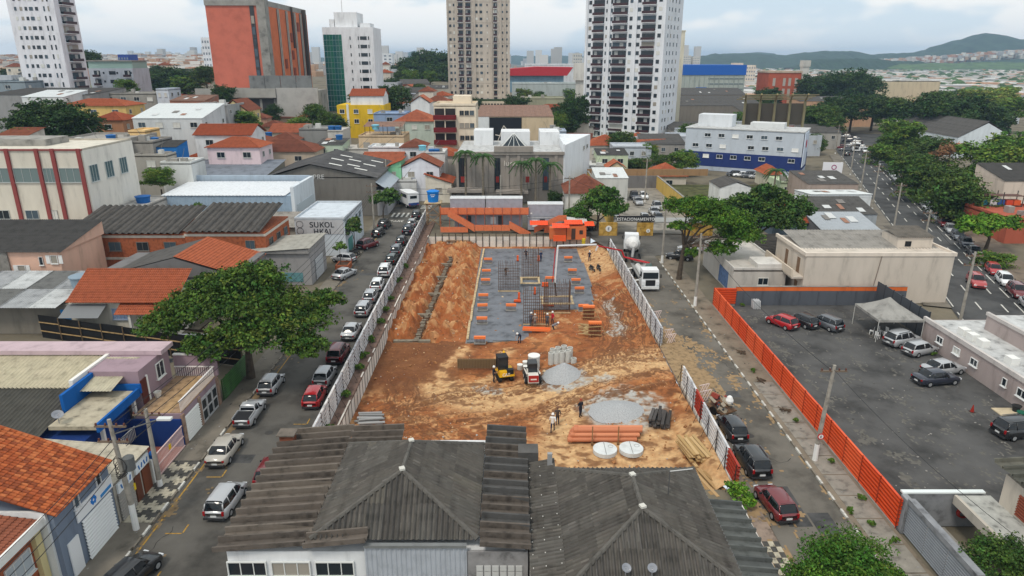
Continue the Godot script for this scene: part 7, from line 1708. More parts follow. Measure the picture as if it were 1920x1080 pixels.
func street_things() -> void:
	var p := pole("thick concrete pole with tangled cables beside the zigzag pavement",V(-25.2,0.12,-38.3),8.3,2,2.0,-0.3)
	put(p,"lamp_arm",rod(V(-0.3,7.2,0),V(2.6,8.0,-0.6),0.05),plain(90,90,90)); put(p,"lamp_head",box_mesh(V(0.9,0.14,0.35)),plain(206,208,206),V(2.9,8.02,-0.6))
	put(p,"transformer",lathe([[0.01,0],[0.35,0],[0.35,0.9],[0.2,1.0],[0.01,1.0]],12),plain(96,98,98),V(0.35,4.6,-0.1))
	for i in 5: put(p,"cable_bundle",lathe([[0.3 + 0.05 * i,0],[0.34 + 0.05 * i,0.03],[0.3 + 0.05 * i,0.06]],12),plain(50,48,48),V(-0.1,4.2 + i * 0.22,0.1),V(0.4 * i,0,0.3))
	pole("slim iron pole carrying a street lamp above the blue gate",V(-26.0,0.12,-43.2),6.4,1,0.6)
	pole("leaning concrete pole with white base and round no-parking sign",V(23.8,0.12,-46.6),8.2,1,1.5,0.35)
	var s := thing("no_parking_sign","round red-rimmed no-parking sign fixed to the leaning pole","sign",V(23.85,2.4,-46.35))
	put(s,"disc",lathe([[0.01,0],[0.2,0],[0.2,0.03],[0.01,0.03]],16),plain(230,230,230),Vector3.ZERO,V(PI / 2,0,0)); put(s,"rim",lathe([[0.19,0],[0.26,0],[0.26,0.04],[0.19,0.04]],16),plain(190,30,30),Vector3.ZERO,V(PI / 2,0,0))
	var e := TextMesh.new(); e.text = "E"; e.font_size = 32; e.pixel_size = 0.008; e.depth = 0.02; put(s,"letter",e,plain(20,20,20),V(0,0,0.05))
	pole("tall pole standing before the far end of the orange fence",V(23.4,0.12,-82.1),9.5,2,1.3); pole("pole beside the acacia's trunk with white base",V(23.2,0.12,-101.4),9.2,1,1.3)
	pole("pole at the corner of the graffiti building",V(-25.0,0.12,-121),9.0,2,0.4); pole("pole with lamp by the mint green house",V(-27.4,0,-149),9.5,2,0.4); pole("grey pole before the store's entrance canopy",V(-2.2,0,-131),9.0,0,0.3)
	pole("pole in the parking yard behind the sign board",V(29.5,0,-150),9.5,1,0.4); pole("pole behind the offices by the fan palm",V(11.0,0,-130),9.0,1,0.4)
	var d := V(0.337,0,-0.941); var sd := V(-d.z,0,d.x)
	for i in 8:
		var q := V(62.7,0,-85.2) + d * (-14.0 + i * 24.0) + sd * (-6.2 if i != 3 else -6.6)
		pole("concrete pole in the line along the avenue's near pavement",q,9.5,2,0.4).set_meta("group","avenue pole line")
	for i in 7:
		var q := V(62.7,0,-85.2) + d * (-14.0 + i * 24.0) + sd * -6.2
		for k in 2: wire("thin overhead cable along the avenue poles",q + V(0.3 * k,9.0 - k * 1.0,0),q + d * 24.0 + V(0.3 * k,9.0 - k,0),0.5,0.035)
	for k in 4: wire("thin overhead cable running along the left house row",V(-25.5 + k * 0.25,8.0 - k * 0.5,-38.3),V(-25.0,8.2 - k * 0.4,-121),1.6 + k * 0.2)
	for k in 4: wire("black cable from the thick pole towards the lower left corner",V(-25.5,7.0 - k * 0.6,-38.3),V(-26.2 + k * 0.2,6.2 - k * 0.5,-22),0.5,0.03)
	wire("pale cable from the leaning pole to the corner house",V(24.1,8.0,-46.6),V(27.6,6.0,-26),0.8,0.02); wire("cable between the leaning pole and the orange fence pole",V(24.1,7.8,-46.6),V(23.4,9.0,-82.1),0.9); wire("cable from the orange fence pole past the acacia",V(23.4,9.2,-82.1),V(23.2,8.9,-101.4),0.4); wire("cable from the acacia pole to the fan palm pole",V(23.2,8.9,-101.4),V(11,8.6,-130),0.7)
	for k in 2: wire("cable crossing above the site offices",V(11,8.6 - k,-130),V(-25,8.6 - k,-121),1.2)
	# signs
	var ne := thing("no_entry_sign","round red no-entry sign on a thin post at the street corner","sign",V(-16.4,0,-134.6))
	put(ne,"post",rod(V(0,0,0),V(0,2.6,0),0.05),plain(130,130,130)); put(ne,"disc",lathe([[0.01,0],[0.42,0],[0.42,0.04],[0.01,0.04]],18),plain(200,34,36),V(0,2.9,0.04),V(PI / 2,0,0)); put(ne,"white_bar",box_mesh(V(0.58,0.14,0.03)),plain(236,236,236),V(0,2.9,0.1))
	for q in [[-17.0,-118,"white paper sign on the fence beside the dark parked cars"],[-17.0,-127,"white paper sign on the fence near the crossing"]]:
		var sg := thing("paper_sign",q[2],"sign",V(q[0],1.2,q[1]),0.3); local(sg,"board",plain(230,226,222),Vector3.ZERO,V(0.6,1.0,0.04)); put(sg,"red_mark",box_mesh(V(0.3,0.3,0.02)),plain(190,60,60),V(0,0.2,0.035))
	# lattice barriers and junk cart on the right street
	for q in [[17.6,-77.5],[17.7,-70.2],[17.7,-71.6],[17.9,-56.6],[18.0,-57.8]]:
		var b := thing("lattice_barrier","pale folding lattice barrier on the right street's edge by the silver fence","barrier",V(q[0],0.12,q[1]),0.4,"lattice barriers")
		var m := plain(222,204,200)
		for k in 3:
			local(b,"slat",m,V(-0.3 + k * 0.3,0.5,0),V(0.05,1.2,0.04),V(0,0,0.5)); local(b,"slat",m,V(-0.3 + k * 0.3,0.5,0.05),V(0.05,1.2,0.04),V(0,0,-0.5))
		local(b,"top_rail",m,V(0,1.0,0.02),V(1.0,0.06,0.05))
	var j := thing("junk_cart","flat handcart piled with scrap, sacks and a white bag on the street","cart",V(18.7,0,-54.6),0.5)
	local(j,"bed",plain(110,84,62),V(0,0.45,0),V(1.7,0.12,2.2))
	for x in [-0.9,0.9]: put(j,"wheel",lathe([[0.01,-0.06],[0.38,-0.06],[0.38,0.06],[0.01,0.06]],14),plain(30,30,30),V(x,0.38,0),V(0,0,PI / 2))
	for i in 26:
		var cc := [Color8(120,92,70),Color8(70,74,80),Color8(150,140,124),Color8(140,60,48),Color8(58,52,48),Color8(90,104,110)]
		var c: Color = cc[rng.randi() % 6]
		local(j,"scrap_piece",plain(c.r8,c.g8,c.b8),V(rng.randf_range(-0.7,0.7),rng.randf_range(0.6,1.3),rng.randf_range(-1,1)),V(rng.randf_range(0.1,0.7),rng.randf_range(0.05,0.4),rng.randf_range(0.1,0.9)),V(rng.randf(),rng.randf() * 3,rng.randf()))
	put(j,"white_sack",lathe([[0.01,0],[0.3,0.05],[0.36,0.4],[0.2,0.75],[0.05,0.85],[0.01,0.85]],12),plain(228,228,226),V(0.45,0.9,0.5))
	for q in [[24.6,-67.2,"dry heap of cut branches on the right pavement"],[24.5,-60.5,"dark lump of rubble on the right pavement"],[24.4,-54.4,"small pile of stones on the right pavement"]]:
		var hp := thing("debris_heap",q[2],"debris",V(q[0],0.13,q[1]))
		for i in 12: local(hp,"branch",plain(84,70,56),V(rng.randf_range(-0.4,0.4),0.12 + 0.1 * rng.randf(),rng.randf_range(-0.4,0.4)),V(0.07,0.07,0.8 if i % 2 else 0.25),V(rng.randf() * 0.5,rng.randf() * 3,rng.randf()))
	# planter on the left pavement
	var pl := thing("brick_planter","low brick planter box on the left pavement beside the motorcycles","planter",V(-25.4,0.1,-98.8))
	for q in [[0,1.2,1.9,0.2],[0,-1.2,1.9,0.2],[0.9,0,0.2,2.4],[-0.9,0,0.2,2.4]]: local(pl,"side",M("brick wall",0,0,0),V(q[0],0.4,q[1]),V(q[2],0.8,q[3]))
	local(pl,"earth",plain(84,60,44),V(0,0.6,0),V(1.7,0.2,2.2))
	for q in [[-25.2,-106.6,0.9,"black motorcycle parked beside the dark red car"],[-25.6,-105.6,1.3,"second black motorcycle beside the dark red car and planter"],[12.6,-103.2,0.4,"black motorcycle parked inside the site by the pump hose"],[13.6,-102.6,0.2,"motorcycle with dark box parked inside the site fence"]]:
		var m := thing("motorcycle",q[3],"motorcycle",V(q[0],0.12 if q[0] < 0 else soil_height(q[0],q[1]),q[1]),q[2])
		for z in [-0.65,0.65]:
			var w := put(m,"wheel",lathe([[0.2,-0.05],[0.31,-0.05],[0.31,0.05],[0.2,0.05],[0.2,-0.05]],14),plain(28,28,28),V(0,0.31,z),V(0,0,PI / 2)); put(w,"hub",lathe([[0.01,-0.03],[0.07,-0.03],[0.07,0.03],[0.01,0.03]],8),plain(150,150,150))
		local(m,"engine",plain(90,90,92,0.4),V(0,0.45,-0.05),V(0.28,0.35,0.45)); local(m,"tank",plain(40,40,44,0.3),V(0,0.78,-0.22),V(0.28,0.22,0.5)); local(m,"seat",plain(26,26,26),V(0,0.8,0.3),V(0.26,0.12,0.65))
		put(m,"fork",rod(V(0,0.31,-0.65),V(0,1.0,-0.42),0.04),plain(150,150,150)); put(m,"handlebar",rod(V(-0.36,1.03,-0.36),V(0.36,1.03,-0.36),0.02),plain(60,60,60))

# ---------------------------------------------------------------- on the site
func cage(at: Vector3,w: float,d: float,h: float,label: String) -> void:
	var t := thing("rebar_cage",label,"rebar cage",at)
	var rust := plain(98,74,60,0.9)
	var nx := int(w / 0.24); var bm := rod(Vector3.ZERO,V(0,h,0),0.023,0.023,4); var bm2 := rod(Vector3.ZERO,V(0,h * 0.86,0),0.023,0.023,4)
	for i in nx + 1:
		for z in [-d / 2,d / 2]: put(t,"rebar",bm if i % 3 else bm2,rust,V(-w / 2 + w * i / nx,0,z),V(rng.randf_range(-0.01,0.01),0,rng.randf_range(-0.01,0.01)))
	var nz := int(d / 0.25)
	for i in range(1,nz):
		for x in [-w / 2,w / 2]: put(t,"rebar",bm,rust,V(x,0,-d / 2 + d * i / nz))
	for k in int(h / 0.4):
		var y := 0.2 + k * 0.4
		if y > h * 0.72 and k % 2: continue
		for z in [-d / 2,d / 2]: add_box(V(0,y,z * 1.02),V(w,0.03,0.03))
		for x in [-w / 2,w / 2]: add_box(V(x * 1.02,y,0),V(0.03,0.03,d))
		put(t,"stirrup",done(),rust)
	local(t,"kicker",M("pale timber",0,0,0),V(0,0.08,d / 2 + 0.1),V(w + 0.2,0.16,0.06))
func trestle(px: float,py: float,h: float,label: String,group: String,proto: Array) -> void:
	var p := gp(px,py,h)
	var t: Node3D
	if proto.is_empty():
		t = thing("capped_starter_bars",label,"rebar",p,0.0,group); proto.append(t)
		local(t,"orange_cap",plain(238,128,70,0.6),V(0,0.78,0),V(1.35,0.3,0.34))
		for i in 8: put(t,"bar",rod(V(-0.56 + i * 0.16,0,0.12),V(-0.56 + i * 0.16,0.66,0.12),0.03,0.03,4),plain(92,74,64,0.9))
		for i in 8: put(t,"bar",rod(V(-0.56 + i * 0.16,0,-0.12),V(-0.56 + i * 0.16,0.66,-0.12),0.03,0.03,4),plain(92,74,64,0.9))
		local(t,"concrete_kerb",concrete(),V(0,0.06,0),V(1.4,0.14,0.5))
	else:
		t = copy(proto[0],label,group)
		t.position = p
	t.rotation.y = rng.randf_range(-0.06,0.06)
func ring(at: Vector3,r: float,h: float,label: String,group: String,filled := false) -> void:
	var t := thing("concrete_ring",label,"concrete pipe",at,0,group)
	var m := M("pipe concrete",204,203,197,"plaster",0.6,0.95)
	put(t,"wall",lathe([[r * 0.8,0],[r,0],[r,h],[r * 0.8,h],[r * 0.8,0]],18),m)
	if filled: put(t,"cover",lathe([[0.01,h - 0.02],[r * 1.05,h - 0.02],[r * 1.05,h + 0.08],[0.01,h + 0.1]],18),plain(226,226,222))
func pile(label: String,at: Vector3,rx: float,rz: float,h: float) -> void:
	var n: FastNoiseLite = kept["soil noise"]
	for j in 10:
		for k in 28:
			var p := func(a: int,b: int) -> Vector3:
				var f := a / 10.0; var t := TAU * b / 28; var e := 1.0 + 0.14 * n.get_noise_2d(cos(t) * 40,sin(t) * 40)
				return V(cos(t) * rx * f * e,h * pow(1.0 - f,0.9) - 0.12 * f + 0.05 * n.get_noise_2d(cos(t) * f * 120,sin(t) * f * 120),sin(t) * rz * f * e)
			quad(p.call(j,k),p.call(j,k + 1),p.call(j + 1,k + 1),p.call(j + 1,k))
	tag(put(self,"gravel_pile",done(true),M("gravel",186,188,190,"gravel",0.9,0.97),at),label,"gravel pile")
func site_things() -> void:
	cage(gp(954,543,-1.6),2.9,1.6,4.2,"tall rebar column cage on the slab's left half"); cage(gp(994,520,-1.6),2.5,1.8,4.6,"tall rebar cage with a timber platform at the back of the slab")
	cage(gp(1004,606,-1.6),3.0,1.0,4.8,"tallest rebar cage where the group of workers stands"); cage(gp(1044,583,-1.6),3.3,1.6,4.2,"rebar cage with plank collar below the pump hose")
	for q in [[1044,566,4.4,0.3],[994,518,3.0,0.2]]:
		var pt := thing("plank_platform","pale plank collar round the cage %s" % ("below the pump hose" if q[0] > 1000 else "at the back of the slab"),"platform",gp(q[0],q[1] + 12,-1.6) + V(0,1.1 if q[0] > 1000 else 0.3,0))
		for k in 4: local(pt,"plank",M("pale timber",0,0,0),V(0,0.0,1.3 - k * 0.28 if k < 2 else -1.0 - k * 0.28),V(q[2],0.06,0.25),V(0,0.02 * k,0))
		for k in 2: local(pt,"side_plank",M("pale timber",0,0,0),V((q[2] / 2 - 0.2) * (1 if k else -1),0.06,0),V(0.3,0.05,3.0))
	var proto := []
	for q in [[270,265],[255,372],[248,458],[228,602],[220,697],[215,820],[195,1002]]: trestle(860 + q[0] / 4.908,440 + q[1] / 4.908,-1.6,"orange-capped starter bars in the row along the slab's left edge","starter bars, left edge",proto)
	for q in [[1008,250],[1045,367],[1078,458],[1110,538],[1147,702]]: trestle(860 + q[0] / 4.908,440 + q[1] / 4.908,-1.6,"orange-capped starter bars in the row along the slab's right edge","starter bars, right edge",proto)
	trestle(860 + 482 / 4.908,440 + 697 / 4.908,-1.6,"orange-capped starter bars alone in the slab's middle","",proto); trestle(860 + 838 / 4.908,440 + 440 / 4.908,-1.6,"orange-capped starter bars just behind the white boom","",proto)
	for q in [[1192,800,"orange-capped bars with broken timber formwork on the bare soil"],[1247,1000,"orange-capped wooden box formwork nearest the gravel cone"]]:
		var p := gp(860 + q[0] / 4.908,440 + q[1] / 4.908,-1.6); var t := thing("column_formwork",q[2],"formwork",V(p.x,soil_height(p.x,p.z),p.z))
		local(t,"orange_cap",plain(238,128,70,0.6),V(0,1.75,0),V(1.5,0.28,0.5))
		for i in 6: local(t,"upright",M("form board",150,96,66,"grime",0.7),V(-0.65 + i * 0.26,0.85,0.22),V(0.14,1.7,0.06))
		for i in 3: local(t,"rail",M("pine",0,0,0),V(0,0.35 + i * 0.5,0.3),V(1.6,0.1,0.06),V(0,0,0.06 * (i - 1)))
		local(t,"back_board",M("form board",0,0,0),V(0,0.75,-0.24),V(1.4,1.5,0.05)); put(t,"prop",rod(V(0.8,1.3,0),V(1.5,0.02,0.2),0.05),M("pine",0,0,0))
	for i in 14:
		var t := gp(1094 + (i % 3) * 5,612 + i * 2.2,-1.4)
		var pk := put(self,"loose_plank",box_mesh(V(1.3,0.06,0.16)),M("pine",186,156,110,"grime",0.7),V(t.x,soil_height(t.x,t.z) + 0.1 + 0.02 * i,t.z),V(0.05,rng.randf_range(-0.7,0.7),0.1)); tag(pk,"loose pale plank between the two orange-capped formworks","plank","loose planks by the formwork")
	for q in [[700,545,0.3,1.0],[795,475,0.9,0.6],[543,240,0.3,0.9],[735,240,0.3,0.9],[555,590,0.3,0.9],[540,618,0.9,0.3],[825,655,1.4,0.3]]:
		var p := gp(860 + q[0] / 4.908,440 + q[1] / 4.908,-1.6); var f := thing("plastic_barrier","orange plastic guard lying loose among the cages","guard",p,0,"loose orange guards")
		local(f,"panel",plain(226,96,44,0.6),V(0,q[3] / 2,0),V(q[2],q[3],0.3)); local(f,"foot",plain(150,60,34),V(0,0.04,0),V(q[2] + 0.1,0.08,0.5))
	var gutter := thing("orange_gutter","long orange trough lying before the group of workers","trough",gp(1006,622,-1.5) + V(0,0.1,0),-0.12)
	local(gutter,"base",plain(226,100,44,0.6),V(0,0.12,0),V(3.4,0.1,0.6)); local(gutter,"lip",plain(238,128,70,0.6),V(0,0.26,-0.3),V(3.4,0.3,0.06)); local(gutter,"lip",plain(238,128,70,0.6),V(0,0.26,0.3),V(3.4,0.3,0.06))
	# pipes,rings,heaps
	var pm := plain(206,134,98,0.6)
	var pm2 := plain(192,120,86,0.6)
	var c0 := V(8.0,0,-52.2); c0.y = soil_height(8,-52.2)
	var tube := lathe([[0.16,-2.95],[0.2,-2.95],[0.2,2.55],[0.23,2.6],[0.23,2.95],[0.17,2.95],[0.16,-2.95]],12)
	for row in 3:
		for i in 4 - row:
			var o := thing("orange_pipe","orange plastic pipe in the stack beside the round concrete covers","pipe",c0 + V(0.25 * row - 0.3 + 0.1 * i,0.22 + row * 0.33,1.0 - i * 0.44 - row * 0.22),0,"stacked orange pipes"); put(o,"tube",tube,pm if (i + row) % 2 else pm2,Vector3.ZERO,V(0,0,PI / 2)); put(o,"socket",lathe([[0.2,0],[0.235,0],[0.235,0.3],[0.2,0.3]],12),pm2,V(-2.6,0,0),V(0,0,PI / 2))
	for x in [-1.2,1.0]:
		var sk := thing("timber_stake","upright timber stake holding the stack of orange pipes","stake",c0 + V(x,0,1.4),0,"pipe stack stakes"); local(sk,"stake",plain(140,104,70),V(0,0.8,0),V(0.09,1.8,0.09)); local(sk,"wedge",plain(120,90,60),V(0,0.1,0.1),V(0.2,0.2,0.2))
	for q in [[1134,850],[1183,850]]:
		var p := gp(q[0],q[1],-1.2); var t := thing("manhole_cover_slab","round white concrete cover slab lying before the orange pipes","concrete slab",V(p.x,soil_height(p.x,p.z),p.z),0,"round cover slabs")
		put(t,"slab",lathe([[0.01,0],[1.0,0],[1.0,0.36],[0.01,0.36]],24),M("slab white",216,220,220,"plaster",0.4,0.9)); put(t,"seam",box_mesh(V(0.04,0.02,1.9)),plain(120,120,120),V(0,0.365,0)); put(t,"lifting_eye",lathe([[0.2,0.36],[0.23,0.38],[0.2,0.38]],12),plain(150,150,150),V(0.5,0,-0.3))
	for q in [[1033,690,2],[1043,690,2],[1053,690,2],[1064,689,2],[1036,682,2],[1046,680,2],[1057,679,2],[1068,683,2],[1075,692,1]]:
		var p := gp(q[0],q[1],-1.55); ring(V(p.x,soil_height(p.x,p.z),p.z),0.32,1.35 if q[2] == 2 else 0.6,"grey concrete pipe standing upright in the cluster behind the gravel cone","upright concrete pipes")
	var p2 := gp(1001,694,-1.55); ring(V(p2.x,soil_height(p2.x,p2.z),p2.z),0.62,1.5,"wide concrete ring stack with white lid behind the skid loader","",true)
	for q in [[975,692],[985,688],[986,696]]: var p := gp(q[0],q[1],-1.55); ring(V(p.x,soil_height(p.x,p.z),p.z),0.3,0.5,"small concrete ring with white lid beside the skid loader","small lidded rings",true)
	var a := gp(1057,712,-1.5); pile("steep grey gravel cone in front of the concrete pipes",V(a.x,soil_height(a.x,a.z) - 0.05,a.z),2.3,2.2,1.5)
	a = gp(1166,778,-1.2); pile("low wide grey gravel heap behind the orange pipes",V(a.x,soil_height(a.x,a.z) - 0.05,a.z),3.2,2.5,0.8)
	var sp := thing("sheet_panel_stack","brown ribbed steel panel standing behind the mini excavator","steel panel",gp(895,690,-1.6),0)
	put(sp,"panel",fence_panel(4.3,26,1.1),plain(126,104,76,0.8),V(0,0.0,0)); local(sp,"backing",plain(104,86,64),V(0,0.5,-0.1),V(4.3,1.0,0.12))
	for i in 26: local(sp,"rib",plain(138,116,86,0.8),V(-2.1 + i * 0.168,0.52,0.08),V(0.07,1.06,0.05))
	# timber and scrap heaps
	var heaps := [[gp(858,460,-1.7),"stack of long weathered boards against the far retaining wall",26,5.5,0.0,Color8(166,140,112)],[gp(1238,790,-0.6),"heap of dark steel formwork beams behind the entrance fence",18,2.6,1.3,Color8(88,84,82)],[gp(1305,850,-0.2),"bundle of pale planks along the inside of the right fence",22,3.0,1.75,Color8(196,166,120)],[gp(1330,900,-0.1),"loose long boards behind the small bush",9,3.6,1.9,Color8(182,150,108)],[gp(695,795,-1.9),"rack of grey metal strips lying at the foot of the white wall",14,2.2,0.05,Color8(158,158,158)]]
	for h in heaps:
		var at: Vector3 = h[0]; var t := thing("timber_heap" if h[2] != 14 and h[2] != 18 else "metal_heap",h[1],"timber" if h[2] != 14 and h[2] != 18 else "scrap metal",V(at.x,soil_height(clampf(at.x,-14.8,16),at.z),at.z),h[4])
		for i in h[2]:
			var c: Color = h[5]; var k := int(i % 3) * 12
			local(t,"board",plain(c.r8 - k,c.g8 - k,c.b8 - k,0.9),V(rng.randf_range(-0.3,0.3),0.06 + (i / 5) * 0.2,-0.8 + (i % 5) * 0.36 + rng.randf_range(-0.1,0.1)),V(h[3] * rng.randf_range(0.75,1.1),0.1 if h[2] != 18 else 0.18,0.26),V(0,rng.randf_range(-0.1,0.1),rng.randf_range(-0.03,0.03)))
	# temporary offices
	var grey := [metalm(166,168,178),metalm(172,172,180)]
	for q in [[-11.3,-4.95,3.55,6.0,"upper left grey site container behind the orange balcony"],[-4.75,1.9,3.55,6.0,"upper middle grey site container behind the orange balcony"],[-10.6,-4.95,0.7,3.1,"lower left site container under the orange balcony"],[-4.75,1.9,0.7,3.1,"lower middle site container under the orange balcony"],[2.9,9.3,2.75,5.1,"upper right grey site container above the orange stairs"],[2.9,9.3,0.3,2.65,"lower right grey site container beside the guard hut"]]:
		var z0 := -123.2 if q[0] < 2 else -122.4
		var t := thing("site_container",q[4],"container",V((q[0] + q[1]) / 2,q[2],z0 - 1.25)); bx(t,"body",grey[0],q[0],q[1],q[2],q[3] - 0.12,z0 - 2.5,z0); bx(t,"roof",metalm(216,218,220),q[0] - 0.06,q[1] + 0.06,q[3] - 0.12,q[3],z0 - 2.56,z0 + 0.06)
		for i in 6: bx(t,"rib",grey[1],q[0] + 0.2 + i * 1.08,q[0] + 0.26 + i * 1.08,q[2] + 0.1,q[3] - 0.2,z0,z0 + 0.03)
		if q[2] < 1: bx(t,"door",plain(70,72,76),q[0] + 2.2,q[0] + 3.1,q[2] + 0.1,q[2] + 2.1,z0 + 0.03,z0 + 0.07); bx(t,"window",plain(220,222,222),q[0] + 0.8,q[0] + 1.8,q[2] + 0.6,q[2] + 1.9,z0 + 0.03,z0 + 0.07)
		else: bx(t,"label_plate",plain(232,232,230),q[0] + 0.4,q[0] + 0.8,q[2] + 0.5,q[2] + 0.8,z0 + 0.03,z0 + 0.05)
	var ob := thing("orange_balcony","orange mesh-clad balcony and stairs in front of the grey containers","balcony",V(-5,0.4,-121))
	var om := M("orange mesh",222,124,82,"plaster",0.8,0.7); var od := plain(176,84,48)
	bx(ob,"deck",od,-13.0,3.0,3.3,3.45,-123.1,-121.6)
	for i in 10:
		bx(ob,"guard_panel",om,-13.0 + i * 1.6,-11.44 + i * 1.6,3.45,4.6,-121.64,-121.58); bx(ob,"post",od,-13.0 + i * 1.6,-12.92 + i * 1.6,0.4,4.65,-121.56,-121.48)
	for q in [[-13.04,-12.98],[2.96,3.02]]: bx(ob,"end_panel",om,q[0],q[1],3.45,4.6,-123.1,-121.66)
	for s in [[-11.6,3.4,-6.8,0.5],[-0.5,1.2,3.4,-0.9]]:
		var pa := V(s[0],s[1],-120.9); var pb := V(s[2],s[3],-120.9)
		for z in [0.0,-0.6]: prism(ob,"stair_guard",om,[pa + V(0,-0.2,z),pb + V(0,-0.2,z),pb + V(0,1.0,z),pa + V(0,1.0,z)],V(0,0,0.05))
		for k in 10: var c := pa.lerp(pb,(k + 0.5) / 10.0); bx(ob,"tread",od,c.x - 0.2,c.x + 0.2,c.y - 0.04,c.y,-121.45,-120.95)
	for i in 4: bx(ob,"lower_panel",om,-6.7 + i * 1.6,-5.14 + i * 1.6,0.5,1.6,-120.93,-120.87)
	bx(ob,"skirt",om,-13,-8,0.2,1.2,-121.0,-120.94)
	var gh := thing("guard_hut","orange plywood guard hut with bright orange sheet awnings at the gate","hut",V(10.5,0,-117))
	bx(gh,"wall",plain(206,112,66),9.6,13.0,0,2.3,-119,-116.4); bx(gh,"wall",plain(206,112,66),6.6,9.5,0,2.0,-118.2,-116.6); bx(gh,"doorway",plain(70,52,44),10.4,11.1,0.05,2.0,-116.4,-116.34); bx(gh,"window",plain(60,50,46),11.8,12.4,1.0,1.7,-116.4,-116.34)
	for q in [[3.2,6.4,2.1,-119.6],[7.0,10.0,2.35,-116.4],[9.2,12.4,2.7,-117.6],[12.7,14.4,2.5,-117.2]]:
		one_sheet(gh,"awning",plain(240,84,40,0.5),[V(q[0],q[2],q[3] + 1.0),V(q[1],q[2],q[3] + 1.0),V(q[1],q[2] + 0.4,q[3] - 0.8),V(q[0],q[2] + 0.4,q[3] - 0.8)],"trap",0.35,0.05)
	one_sheet(gh,"roof",metalm(206,208,204),[V(9.8,2.9,-117.8),V(13.4,2.5,-117.8),V(13.4,2.8,-120.5),V(9.8,3.2,-120.5)],"trap",0.35,0.04); bx(gh,"counter",plain(232,92,44),7.2,9.4,0.0,1.0,-115.6,-115.3)
	bx(gh,"stair_guard",om,5.8,9.2,0.4,1.6,-119.9,-119.84); prism(gh,"stair_guard",om,[V(4.0,0.2,-120.4),V(8.4,2.4,-120.4),V(8.4,3.5,-120.4),V(4.0,1.3,-120.4)],V(0,0,0.06)); bx(gh,"landing_panel",om,8.4,9.8,2.4,3.5,-120.4,-120.34)
	var br := thing("waste_drum","yellow drum beside the guard hut's counter","drum",V(12.4,-0.3,-114.6)); put(br,"drum",lathe([[0.01,0],[0.3,0],[0.32,0.5],[0.3,0.95],[0.01,0.96]],12),plain(196,176,40)); put(br,"hoop",lathe([[0.3,0.46],[0.345,0.48],[0.345,0.54],[0.3,0.56]],12),plain(170,150,36))
	var tw := thing("tank_tower","timber trestle tower carrying the bright blue tank at the site corner","trestle",V(-14.9,0,-127.6))
	var tb := plain(146,116,84)
	for x in [-1.2,1.2]:
		for z in [-1.1,1.1]: local(tw,"post",tb,V(x,2.2,z),V(0.16,4.4,0.16))
	for y in [0.2,2.3]:
		for s in [-1,1]: put(tw,"brace",rod(V(-1.2 * s,y,1.2),V(1.2 * s,y + 2.0,1.2),0.06,0.06,4),tb); put(tw,"brace",rod(V(1.3,y,-1.1 * s),V(1.3,y + 2.0,1.1 * s),0.06,0.06,4),tb)
		local(tw,"beam",tb,V(0,y + 2.0,1.12),V(2.7,0.14,0.1))
	local(tw,"platform",M("pale timber",0,0,0),V(0,4.45,0),V(3.2,0.14,2.9))
	var bt := tank(V(-14.9,4.53,-127.6),1.15,2.2,Color8(22,122,206),"bright blue water tank with white print on the timber tower"); bt.rotation.y = 0
	for k in 2: put(bt,"white_print",box_mesh(V(0.9 - 0.3 * k,0.16 - 0.06 * k,0.03)),plain(228,236,240),V(0.05,1.5 - k * 0.35,1.1 - 0.03 * k))
	excavator(); loader(); pump_truck()

func track(t: Node3D,x: float,l: float,h: float,w: float) -> void:
	for k in 10:
		var a0 := PI * k / 10; var a1 := PI * (k + 1) / 10
		for s in [1,-1]:
			var p := func(a: float,xx: float) -> Vector3: return V(xx,h / 2 + cos(a) * h / 2,s * (l / 2 - h / 2 + sin(a) * h / 2))
			quad(p.call(a0,x - w / 2),p.call(a1,x - w / 2),p.call(a1,x + w / 2),p.call(a0,x + w / 2))
	add_box(V(x,h / 2,0),V(w,h - 0.01,l - h)); put(t,"track",done(),plain(40,38,36,0.9))
func excavator() -> void:
	var p := gp(945,708,-1.6); p.y = soil_height(p.x,p.z)
	var t := thing("mini_excavator","yellow and black mini excavator with cab on the orange soil","excavator",p,0.25); var y := plain(232,178,30,0.4); var k := plain(38,38,40,0.6)
	for x in [-0.62,0.62]: track(t,x,2.0,0.5,0.34)
	local(t,"undercarriage",k,V(0,0.4,0),V(0.9,0.3,0.9)); local(t,"blade",y,V(0,0.3,-1.3),V(1.6,0.4,0.12))
	add_box(V(0.1,0.9,0.25),V(1.6,0.6,1.5),0,0.93); var b := put(t,"body",done(),y); var tm := TextMesh.new(); tm.text = "CAT"; tm.font_size = 40; tm.pixel_size = 0.011; tm.depth = 0.03; put(b,"lettering",tm,plain(232,232,228),V(0.0,0.86,1.0))
	local(t,"engine_cover",k,V(0.45,1.1,0.75),V(0.7,0.5,0.5))
	var c := put(t,"cab",box_mesh(V(0.95,1.35,1.0)),glass(),V(-0.2,1.85,0)); put(c,"cab_roof",box_mesh(V(1.1,0.12,1.15)),k,V(0,0.72,0))
	for q in [[-0.48,0.5],[0.48,0.5],[-0.48,-0.5],[0.48,-0.5]]: put(c,"pillar",box_mesh(V(0.09,1.36,0.09)),k,V(q[0],0,q[1]))
	put(t,"boom",rod(V(0.3,1.0,-0.6),V(0.4,2.3,-1.7),0.15,0.12,6),y); put(t,"stick",rod(V(0.4,2.3,-1.7),V(0.45,1.0,-2.5),0.11,0.09,6),y)
	add_box(V(0.45,0.7,-2.4),V(0.6,0.6,0.5),0,0.5); put(t,"bucket",done(),k); put(t,"hydraulic_ram",rod(V(0.3,1.2,-0.9),V(0.4,2.1,-1.9),0.05),plain(180,180,180))
